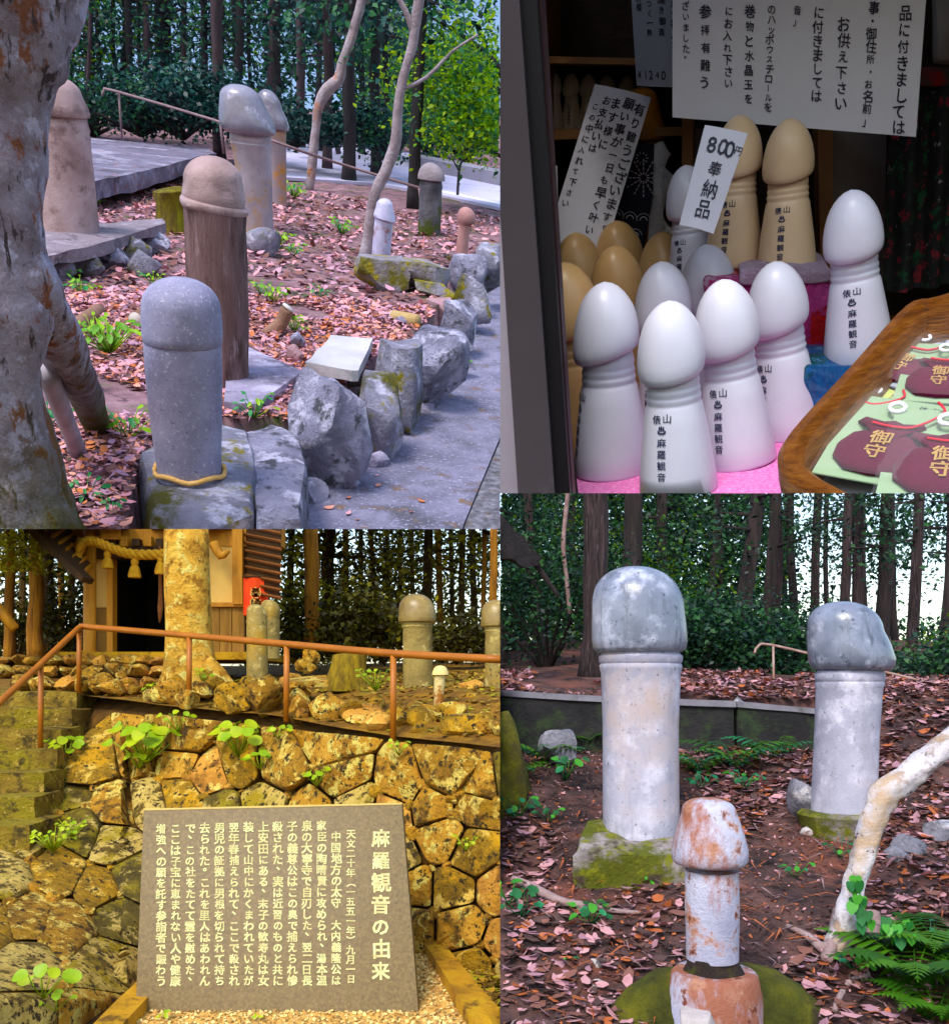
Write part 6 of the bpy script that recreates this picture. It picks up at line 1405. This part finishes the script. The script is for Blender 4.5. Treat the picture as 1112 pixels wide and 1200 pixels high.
stone_grey = pmat('weathered_grey_stone', [(.27, .27, .31), (.37, .37, .41), (.47, .47, .51)], 2.6, rough=.6, bump=.3, bscale=70, spots=[((.58, .57, .60), 5, .585, .07), ((.44, .36, .31), 1.3, .57, .08), ((.14, .14, .15), 34, .635, .03), ((.30, .29, .31), 2.0, .60, .08, (2, 2, .35))], spec=.4)
stone_glaze = pmat('polished_grey_stone', [(.12, .135, .16), (.20, .22, .255), (.31, .33, .37)], 3.2, rough=.22, bump=.12, bscale=40, spots=[((.46, .48, .53), 4, .60, .06), ((.05, .06, .07), 20, .63, .03), ((.08, .09, .10), 3, .60, .06, (3, 3, .25))], spec=.6)
moss_stone = pmat('mossy_stone', [(.13, .11, .09), (.26, .23, .21), (.38, .35, .33)], 4, bump=.6, bscale=26, spots=[((.085, .095, .012), 2.6, .50, .05), ((.17, .175, .018), 10, .56, .05), ((.05, .035, .025), 6, .6, .05)])
moss_green = pmat('moss', [(.025, .025, .006), (.075, .08, .010), (.16, .155, .016)], 5, bump=1.0, bscale=30, spots=[((.045, .03, .018), 4, .60, .06)])

# big left pillar
b = gBR(750, 1000); yb = b.y
t = thing('stone_pillar', 'tallest grey pillar with polished domed head on mossy square plinth', 'pillar', b)
sh = [(979, 751, 44, 0)] + lerp_rows((974, 751, 44.5, 0), (860, 750.5, 44, 0), 4) + lerp_rows((850, 750.5, 44, 0), (790, 750.5, 46, 0), 4) + [(784, 750.5, 47.5, 0), (780, 750.5, 48, 0), (778, 750.5, 46.5, 0), (775, 750.5, 48.5, 0), (769, 750.5, 48.5, 0), (767, 750.5, 46, 0), (763, 750, 44, 0)]
ring_part(BR, 'shaft', yb, sh, b, stone_grey, t, seg=48)
cp = [(765, 749, 45, 0), (764, 749, 50, 0), (760, 749, 54, -.02), (751, 749, 55.5, -.03), (735, 748.5, 55, -.03), (716, 748, 53.5, -.02)] + dome(714, 748, 53.2, 664, 743, 10, 2.3)
ring_part(BR, 'domed_head', yb, cp, b, stone_glaze, t, seg=48, wob=.015)
bm = prism_bm([gBR(u, v) - b - Vector((0, 0, .08)) for u, v in ((674, 1042), (806, 1040), (814, 1000), (688, 996))], (0, 0, .27)); rough_bm(bm, .05, 3.5, 5, 2); rough_bm(bm, .02, 12, 0, 4)
bobj('plinth', bm, moss_stone, t, auto=45)
# right pillar
b = gBR(988, 970); yb = b.y
t = thing('stone_pillar', 'grey pillar with slanting polished head on round plinth beside white leaning trunk', 'pillar', b)
sh = [(966, 988, 36.5, 0)] + lerp_rows((955, 988, 36.5, 0), (860, 992, 36, 0), 5) + lerp_rows((850, 992.5, 36, 0), (806, 995, 37, 0), 3) + [(802, 995.5, 38.5, 0), (799, 995.5, 37.5, 0), (797, 995.5, 38.8, 0), (790, 995.5, 38.8, 0), (786, 996, 36, 0)]
ring_part(BR, 'shaft', yb, sh, b, stone_grey, t, seg=44)
cp = [(786, 996, 38, -.03), (784, 997, 44, -.05), (778, 997.5, 47.5, -.06), (768, 997, 48.5, -.10), (752, 994, 46, -.08), (738, 990.5, 42, -.04)] + dome(737, 990.2, 41.8, 705, 985, 9, 2.2)
ring_part(BR, 'domed_head', yb, cp, b, stone_glaze, t, seg=44, wob=.02, seed=3)
ring_part(BR, 'plinth', yb, [(984, 986, 44, 0), (972, 986, 46, 0), (960, 985, 50, 0), (954, 985, 50, 0), (950, 985, 46, 0)], b, moss_stone, t, seg=36, wob=.12, seed=2)
# small rusty painted figure on a mossy boulder
b = gBR(833, 1196); yb = b.y - .12; b.y = yb; k = BR.px(b)
rust_paint = pmat('rusted_white_paint', [(.32, .33, .39), (.48, .48, .54), (.62, .62, .67)], 3, rough=.5, bump=.5, bscale=40, spots=[((.30, .13, .085), 2.6, .515, .05, (1.3, 1.3, .5)), ((.40, .22, .15), 6, .56, .04), ((.14, .045, .03), 12, .61, .03)])
t = thing('painted_figure', 'small rust-streaked white figure with bell-shaped head on mossy boulder', 'figure', b)
ring_part(BR, 'body', yb, lerp_rows((1124, 835, 30, 0), (1060, 834.5, 31.5, 0), 5) + [(1020, 834, 31, 0)], b, rust_paint, t, wob=.02)
dk = pmat('rotten_iron', [(.012, .01, .01), (.05, .03, .02)], 12, bump=1, bscale=40, spots=[((.06, .07, .012), 6, .55, .05)])
ring_part(BR, 'rusted_joint', yb, [(1146, 835, 33, 0), (1138, 836, 34, 0), (1130, 835, 30, .03), (1122, 835, 29, -.05), (1118, 835, 27, 0)], b, dk, t, wob=.16, seed=5)
ring_part(BR, 'base', yb, [(1215, 837, 58, 0), (1196, 837, 56.5, 0), (1165, 837, 53, 0), (1142, 837, 49, 0), (1138, 837, 46, 0), (1137, 837, 36, 0)], b, rust_paint, t, wob=.05, seed=8)
cp = [(1014, 832, 33, 0), (1012, 832, 41, 0), (1007, 832, 44, 0), (996, 832, 44, 0), (978, 831.5, 40, 0), (962, 831, 35, 0), (952, 830.5, 31.5, 0)] + dome(951, 830.4, 31, 935, 829, 7, 2.3)
ring_part(BR, 'bell_head', yb, cp, b, rust_paint, t, wob=.02, seed=4)
bb_ = Vector((b.x, b.y + .1, b.z - .3)); t = thing('boulder', 'low moss-covered boulder under the rusty white figure', 'boulder', bb_)
ring_part(BR, 'rock', yb + .12, [(1340, 838, 150, 0), (1260, 838, 150, 0), (1215, 838, 140, .02), (1180, 838, 124, .03), (1158, 838, 104, .03), (1142, 839, 76, .02), (1133, 839, 46, 0), (1130, 839, 12, 0)], bb_, moss_green, t, seg=64, wob=.13, seed=11, depth=.42, rough=(.02, 9))
lt = pmat('pale_limestone', [(.42, .38, .34), (.6, .56, .52)], 5, bump=.5)
o = rock('stone', BR, 797, 1183, 842, 1225, 4.15, lt, 5); tag(o, 'pale cream stone lying in front of the rusty base', 'stone')
# low concrete kerb wall behind
conc = pmat('dark_concrete', [(.006, .006, .006), (.014, .013, .013), (.03, .028, .026)], 3, bump=.6, bscale=30, spots=[((.03, .045, .02), 4, .57, .06)])  # nearly black face, much darker than the coping
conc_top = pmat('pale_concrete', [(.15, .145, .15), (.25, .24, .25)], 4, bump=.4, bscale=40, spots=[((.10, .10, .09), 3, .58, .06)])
t = thing('low_wall', 'low dark concrete retaining wall with pale top behind the pillars', 'wall', BR.y(700, 860, 8.2))
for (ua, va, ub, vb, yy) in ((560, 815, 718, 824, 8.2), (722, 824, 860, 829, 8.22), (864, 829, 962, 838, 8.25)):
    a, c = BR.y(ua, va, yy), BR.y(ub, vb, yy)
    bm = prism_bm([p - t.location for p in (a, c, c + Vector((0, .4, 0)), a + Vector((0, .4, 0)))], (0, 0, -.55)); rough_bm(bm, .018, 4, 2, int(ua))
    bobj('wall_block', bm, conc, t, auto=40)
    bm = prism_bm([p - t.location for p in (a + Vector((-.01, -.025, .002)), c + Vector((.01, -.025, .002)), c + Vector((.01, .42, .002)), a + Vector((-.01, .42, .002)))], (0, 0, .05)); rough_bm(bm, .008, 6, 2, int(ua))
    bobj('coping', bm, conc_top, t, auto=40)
lich = pmat('lichened_grey_rock', [(.11, .11, .12), (.24, .24, .26), (.40, .39, .40)], 3.5, bump=.7, bscale=18, spots=[((.62, .60, .58), 5, .60, .05), ((.06, .05, .05), 8, .62, .05)])
for (u0, v0, u1, v1, sd, lb) in ((630, 854, 674, 900, 3, 'pale angular rock left of the tallest pillar below the low wall'), (838, 816, 878, 866, 4, 'white-blotched rock at the end of the low wall'), (924, 912, 956, 965, 8, 'pale broken stone against the foot of the round plinth'), (1046, 978, 1084, 1006, 14, 'flat grey stone lying right of the white trunk'), (1034, 992, 1068, 1014, 15, 'small rounded stone beside the white trunk'), (1085, 962, 1125, 992, 16, 'grey stone half buried at the slope edge right of the trunk'), (692, 1122, 718, 1140, 18, 'small pale pebble left of the mossy boulder'), (691, 1148, 712, 1166, 19, 'yellow-brown pebble among the leaves'), (938, 968, 966, 984, 20, 'ochre pebble in front of the round plinth')):
    p = gBR((u0 + u1) / 2, v1 - 3)
    o = rock('rock', BR, u0, v0, u1, v1, p.y + .05, lt if sd in (18, 19, 20) else lich, sd, sub=2 if sd > 13 else 3); tag(o, lb, 'rock', None)
moss_bark = pmat('mossy_bark', [(.05, .035, .02), (.12, .11, .02), (.24, .24, .02)], 5, bump=1.0, bscale=30)
b = gBR(596, 940); t = thing('mossy_stump', 'yellow-green mossy stump at the foot of the low wall', 'stump', b)
bobj('stump', tube_bm([Vector((-.1, 0, -.1)), Vector((-.05, 0, .25)), Vector((-.14, .05, .62))], [.30, .20, .13], 16, wob=.45, seed=4, sub=3), moss_bark, t)
# white leaning trunk
birch = pmat('white_bark', [(.40, .37, .34), (.60, .57, .55), (.72, .70, .70)], 4, bump=.5, bscale=24, spots=[((.22, .17, .14), 6, .57, .05), ((.48, .37, .26), 3, .57, .06), ((.08, .06, .06), 14, .62, .03)])
b = gBR(985, 1112); yb = b.y; t = thing('white_tree', 'crooked white-barked trunk leaning right with gnarled roots', 'tree', b)
trk = [(976, 1118), (989, 1085), (997, 1050), (1009, 1012), (1021, 968), (1037, 932), (1066, 908), (1095, 884), (1150, 838), (1230, 770)]
rd = [17, 15, 12.5, 13.5, 15, 16.5, 15.5, 14.5, 14, 12]
k = BR.px(b)
bobj('trunk', tube_bm([BR.y(u, v, yb) - b for u, v in trk], [r * k for r in rd], 20, wob=.30, seed=2, sub=6), birch, t)
rootm = pmat('root_bark', [(.22, .15, .13), (.42, .33, .31)], 8, bump=.6)
tr_ = t.children[0]
for pts in ([(985, 1098), (975, 1110), (962, 1116), (945, 1103), (920, 1090)], [(985, 1100), (972, 1118), (967, 1128)], [(992, 1095), (1004, 1110), (1010, 1122)], [(1018, 1100), (1019, 1112), (1020, 1122)]):
    gp = [gBR(u, v) + Vector((0, -.02, .03)) - b for u, v in pts]; gp[0].z += .12
    bobj('root', tube_bm(gp, [.05, .04, .03, .02, .012][:len(gp)], 8, wob=.3, sub=3), rootm, tr_)
ivy = [pmat('ivy_leaf', [(.02, .09, .03), (.05, .18, .05)], 6, rough=.4, bump=0, trans=.2), pmat('ivy_leaf_light', [(.06, .22, .05), (.12, .34, .07)], 6, rough=.4, bump=0, trans=.2)]
t = thing('ivy', 'bright green ivy climbing the foot of the white trunk', 'ivy', BR.y(1005, 1100, yb))
rr = random.Random(3)
stem = [(1000, 1035), (1003, 1060), (1016, 1078), (1034, 1086), (1048, 1095), (1062, 1092)]
pipe(BR, 'stem', [BR.y(u, v, yb - .12) for u, v in stem], .006, rootm, t, 6, 3)
for i in range(34):
    u, v = stem[rr.randrange(6)]; c = BR.y(u + rr.uniform(-9, 9), v + rr.uniform(-9, 9), yb - .15 - rr.random() * .05) - t.location
    s = .032 * rr.uniform(.7, 1.2); bm = bmesh.new()
    n = Vector((rr.gauss(0, .4), -1, rr.gauss(.3, .4))).normalized(); x, y, z = frame(n, (0, 0, 1))
    ring = [bm.verts.new(c + x * math.cos(a) * s * r + y * math.sin(a) * s * r) for a, r in ((0, .85), (.5, .95), (1.0, .9), (1.57, .6), (2.1, .9), (2.6, .95), (3.14, .85), (3.8, .85), (4.3, .95), (4.71, 1.3), (5.1, .95), (5.6, .85))]
    bm.faces.new(ring); bobj('leaf', bm, rr.choice(ivy), t, smooth=False)
# plants
fern_m = [pmat('fern_green', [(.02, .065, .012), (.045, .12, .022)], 6, rough=.5, bump=0, trans=.25), pmat('fern_light', [(.05, .13, .022), (.09, .20, .035)], 6, rough=.5, bump=0, trans=.25)]
dgreen = [pmat('herb_green', [(.02, .085, .03), (.04, .14, .05)], 6, rough=.4, bump=0, trans=.2), pmat('herb_teal', [(.03, .15, .07), (.06, .24, .10)], 6, rough=.4, bump=0, trans=.2)]
for i, (u, v, s, lb) in enumerate(((1072, 1150, .46, 'largest feathery fern right of the white trunk roots'), (1104, 1120, .40, 'feathery fern with upright fronds at the slope edge by the ivy'), (1046, 1112, .28, 'small feathery fern close against the white trunk roots'), (1098, 1192, .34, 'low fern spreading below the largest fern'))):
    fern(BR, gBR(u, v), s * 1.15, 11, fern_m, lb, 30 + i, rise=1.0, npin=15)
for i, (u, v, s, lb) in enumerate(((640, 895, .34, 'fern with narrow hanging fronds below the pale angular rock'), (690, 880, .36, 'fern growing against the left side of the tallest pillar'), (820, 905, .34, 'dark fern on the bank between the two tall pillars'), (862, 900, .40, 'broad fern on the bank below the white-blotched rock'), (905, 890, .34, 'fern at the foot of the wall left of the round plinth'), (838, 868, .3, 'fern hanging over the low wall end'), (600, 915, .3, 'fern sprouting beside the mossy stump'))):
    fern(BR, gBR(u, v), s * 1.35, 9, dgreen + fern_m, lb, 50 + i, rise=1.1, npin=10)
for i, (u, v, s, n, lb) in enumerate(((662, 915, .22, 7, 'round-leaved dark green plant under the pale rock'), (694, 868, .2, 6, 'round-leaved plant beside the tallest pillar'), (605, 962, .2, 7, 'leafy weed below the mossy stump'), (643, 965, .16, 6, 'small teal weed among the leaves'), (596, 1062, .22, 5, 'large round teal leaves by the fallen branch'), (612, 1075, .18, 5, 'dark weed beside the round teal leaves'), (707, 1030, .15, 5, 'bright lobed weed in front of the mossy plinth'), (757, 1040, .1, 4, 'tiny light green seedling below the plinth'), (693, 1085, .17, 8, 'dense dark green tuft left of the rusty figure'), (932, 1030, .13, 5, 'low green seedling in front of the round plinth'), (985, 1006, .13, 4, 'yellowish seedling beside the white trunk'), (872, 925, .18, 7, 'bright leafy weed on the bank behind the rusty figure'), (1003, 1140, .13, 6, 'small weed in front of the gnarled roots'), (1088, 1108, .16, 6, 'broad-leaved weed between the two ferns'), (822, 925, .16, 6, 'leafy weed right of the tallest pillar'), (668, 1128, .06, 3, 'pair of pale leaves lying on bare soil'))):
    herb(BR, gBR(u, v), s * 1.15, int(n * 1.5), dgreen + ivy[1:], lb, 70 + i, lobes=5 if i % 2 else 0, aspect=.75, leafsize=.34)
b = gBR(640, 1065); t = thing('fallen_branch', 'pale fallen branch lying across the leaves by the round teal leaves', 'branch', b)
bobj('branch', tube_bm([gBR(u, v) + Vector((0, 0, .03)) - b for u, v in ((600, 1036), (628, 1048), (655, 1062), (690, 1068), (720, 1074), (752, 1076))], [.02, .03, .026, .02, .016, .01], 8, wob=.3, sub=3), rootm, t)
b = gBR(1000, 1165); t = thing('fallen_branch', 'thin curved bare stick lying in front of the white trunk roots', 'branch', b)
bobj('branch', tube_bm([gBR(u, v) + Vector((0, 0, .02)) - b for u, v in ((978, 1190), (988, 1165), (1004, 1150), (1018, 1148), (1010, 1132))], [.014, .016, .013, .01, .006], 8, wob=.3, sub=3), rootm, t)
# railing behind
pipe_m = pmat('rusty_pipe', [(.20, .13, .10), (.36, .27, .23)], 8, rough=.6, bump=.2, spots=[((.20, .08, .04), 6, .58, .06)])
t = thing('pipe_railing', 'thin rusty pipe railing running behind the slanting-headed pillar', 'railing', BR.y(905, 825, 10.0))
pipe(BR, 'rail', [BR.y(u, v, y) for u, v, y in ((884, 766, 10), (888, 758, 10), (905, 756, 10), (1000, 779, 9.8), (1140, 812, 9.4))], .014, pipe_m, t, 8, 3)
for u, v, y, v2 in ((906, 757, 10, 830), (1094, 801, 9.5, 865)): pipe(BR, 'post', [BR.y(u, v, y), BR.y(u + 1, v2, y)], .013, pipe_m, t)
# forest
bark_d = pmat('dark_cedar_bark', [(.010, .008, .008), (.028, .020, .018), (.055, .04, .036)], 5, bump=.8, bscale=14, stretch=(3, 3, .35))
bark_r = pmat('red_cedar_bark', [(.022, .014, .013), (.055, .036, .034), (.10, .068, .064)], 6, bump=1.0, bscale=10, stretch=(4, 4, .25), spots=[((.012, .009, .009), 9, .56, .04, (4, 4, .2)), ((.16, .12, .115), 12, .60, .04, (4, 4, .2))])
lf_d = [pmat('leaf_dark', [(.012, .035, .022), (.028, .07, .04)], 3, rough=.5, bump=0, trans=.25), pmat('leaf_mid', [(.03, .085, .03), (.05, .13, .045)], 3, rough=.5, bump=0, trans=.3), pmat('leaf_blackgreen', [(.006, .016, .012), (.014, .034, .022)], 3, rough=.5, bump=0, trans=.2)]
lf_b = [pmat('leaf_bright', [(.11, .20, .03), (.20, .32, .05)], 3, rough=.5, bump=0, trans=.4), lf_d[1]]
def br_tree(u, v, y, ut, vt, rpx, bark, lf, label, **kw):
    b = BR.y(u, v, y); t_ = BR.y(ut, vt, y); k = BR.px(b)
    return conifer(BR, b, t_, rpx * k, rpx * k * .72, bark, lf, label, group=kw.pop('group', 'cedars behind the three pillars'), **kw)
br_tree(697, 800, 11, 700, 300, 16, bark_r, lf_d, 'thick reddish cedar trunk directly behind the tallest pillar', nb=10, nl=500, t0=.75, spread=1.2, seed=1, lsize=(.06, .15))
br_tree(738, 760, 15, 746, 300, 12, bark_d, lf_d, 'dark cedar trunk behind the domed head of the tallest pillar', nb=12, nl=900, t0=.5, spread=2.0, seed=2, lsize=(.06, .15))
specs = [(595, 790, 13, 592, 8, 0), (633, 770, 15, 626, 5, 1), (862, 815, 14, 902, 9, 0), (893, 800, 17, 898, 7, 0), (903, 800, 18, 908, 6, 1), (936, 790, 20, 940, 6, 0), (955, 790, 21, 966, 7, 1), (985, 800, 16, 989, 9, 1), (1003, 800, 17, 1002, 6, 1), (1026, 805, 17, 1030, 8, 0), (1039, 805, 19, 1048, 6, 0), (1052, 810, 20, 1060, 5, 0), (1068, 815, 14, 1086, 8, 1), (1096, 830, 13, 1115, 8, 0), (820, 800, 19, 826, 7, 0), (790, 790, 22, 792, 6, 0), (845, 800, 23, 850, 5, 0), (770, 780, 20, 776, 5, 0), (660, 775, 19, 655, 6, 0), (1108, 815, 18, 1106, 6, 0), (974, 795, 24, 978, 4, 0), (920, 795, 24, 922, 5, 0), (1014, 800, 24, 1017, 4, 0)]
lab = ranked([q[0] for q in specs], [(0, 'trunk between roof corner and tallest pillar'), (715, 'trunk between tallest pillar and railing end'), (880, 'trunk behind the railing left of slanting head'), (960, 'trunk above the slanting-headed pillar'), (1046, 'trunk above the leaning white tree')], 'slender cedar')
for i, (u, v, y, ut, r, bk) in enumerate(specs):
    br_tree(u, v, y, ut + (i * 37 % 29 - 14), 430, r * (.7 + (i * 13 % 7) * .09), (bark_d, bark_r)[bk], lf_d, lab[u].replace('cedar trunk', ('dark cedar trunk', 'reddish cedar trunk')[bk]), nb=10, nl=800 if u > 850 else 1200, t0=.42, bend=((i % 5 - 2) * .10, 0, 0), spread=1.3 if u > 850 else 1.5, seed=10 + i, lsize=(.05, .13))
for i, (u, v, y, w, h, n, lf, lb) in enumerate(((640, 790, 12.5, 2.2, 1.7, 3000, lf_d, 'tall loose shrub below the dark roof corner'), (600, 795, 16, 2.4, 2.6, 3000, lf_d + lf_b, 'bright-leaved tall shrub behind the dark roof corner'), (790, 800, 12, 1.5, 1.2, 2600, lf_d, 'dark dense shrub right of the reddish cedar'), (835, 815, 11.5, 1.5, 1.1, 2800, lf_d, 'dark shrub behind the end of the low wall'), (920, 825, 11.2, 1.2, .9, 2600, lf_d, 'dark round bush under the railing end'), (1060, 845, 10.8, 1.4, .9, 2400, lf_d, 'dark bush under the railing right of the slanting-headed pillar'), (760, 790, 16, 2.2, 2.2, 2600, lf_d + lf_b, 'tall shrub with bright leaf tips behind the tallest pillar'), (700, 775, 18, 2.6, 3.4, 3000, lf_d + lf_b, 'high bright-leaved shrub left of the reddish cedar'), (960, 810, 14, 1.8, 1.2, 2200, lf_d, 'low shrub in the wood behind the slanting head'), (1108, 840, 12, 1.5, 1.1, 1800, lf_d + lf_b, 'yellow-green shrub below the railing at the wood edge'))):
    shrub(BR, BR.y(u, v, y), w, h, lf, bark_d, lb, int(n * 1.8), (.04, .10), 40 + i)
c = BR.y(690, 690, 23); woodland('distant_wood', 'dense dark green wood behind the tallest pillar', (c.x + .6, 24, 2.6), (9.0, 3, 7.0), 26000, (.08, .22), lf_d + [lf_d[0], lf_d[1], lf_b[0]], 5, gap=-.6, freq=1.1)
c = BR.y(980, 690, 27); woodland('distant_wood', 'far thin foliage with white sky showing between the slender trunks', (c.x + 1, 27, 3.4), (11, 3, 6.5), 12000, (.08, .2), lf_d, 6, gap=.05, freq=.55)
woodland('distant_wood', 'dark backing wood beyond the roof corner and tallest pillar', (4.2, 29, 3.2), (9.5, 3, 9.0), 16000, (.15, .4), [lf_d[0], lf_d[2], lf_d[2]], 8, gap=-.9, freq=.6)
c = BR.y(980, 780, 27); woodland('distant_wood', 'low far undergrowth below the slender trunks', (c.x + .5, 26, .55), (13, 3, 2.4), 8000, (.10, .24), lf_d + lf_d[:1], 7, gap=-.3, freq=1.0)
# roof corner and broken branch, upper left
b = BR.y(590, 640, 9.5); t = thing('eave_corner', 'dark drooping corner of a bark roof with a bare pole', 'roof', b)
roofd = pmat('dark_bark_roof', [(.008, .006, .007), (.022, .018, .018)], 8, bump=1, bscale=25, stretch=(1, 4, 1))
bm = prism_bm([BR.y(u, v, 9.5) - b for u, v in ((560, 586), (590, 604), (604, 622), (614, 628), (622, 643), (636, 652), (630, 662), (617, 666), (600, 656), (560, 652))], (0, .8, 0.1)); rough_bm(bm, .02, 14, 3, 3)
bobj('roof_edge', bm, roofd, t, auto=40)
bobj('bare_pole', tube_bm([BR.y(u, v, 9.6) - b for u, v in ((622, 655), (640, 678), (655, 700))], [.035, .028, .02], 7, wob=.3, sub=3), bark_d, t)
b = BR.y(660, 790, 12); t = thing('bare_sapling', 'thin pale bare stem left of the reddish cedar', 'sapling', b)
bobj('stem', tube_bm([BR.y(u, v, 12) - b for u, v in ((668, 720), (664, 680), (660, 640), (663, 600), (667, 560))], .03, 7, wob=.2, sub=3), twig, t)
# ------------------------------------------------------------------ the wide ground under everything
use(None)
gm = pmat('wide_ground', [(.03, .03, .02), (.06, .05, .035)], .5, bump=.3, bscale=2)
V = [(-900, -900, -.12), (900, -900, -.12), (900, 1500, -.12), (-900, 1500, -.12)]
setting(mesh_np('terrain', V, [(0, 1, 2, 3)], gm))
finish()
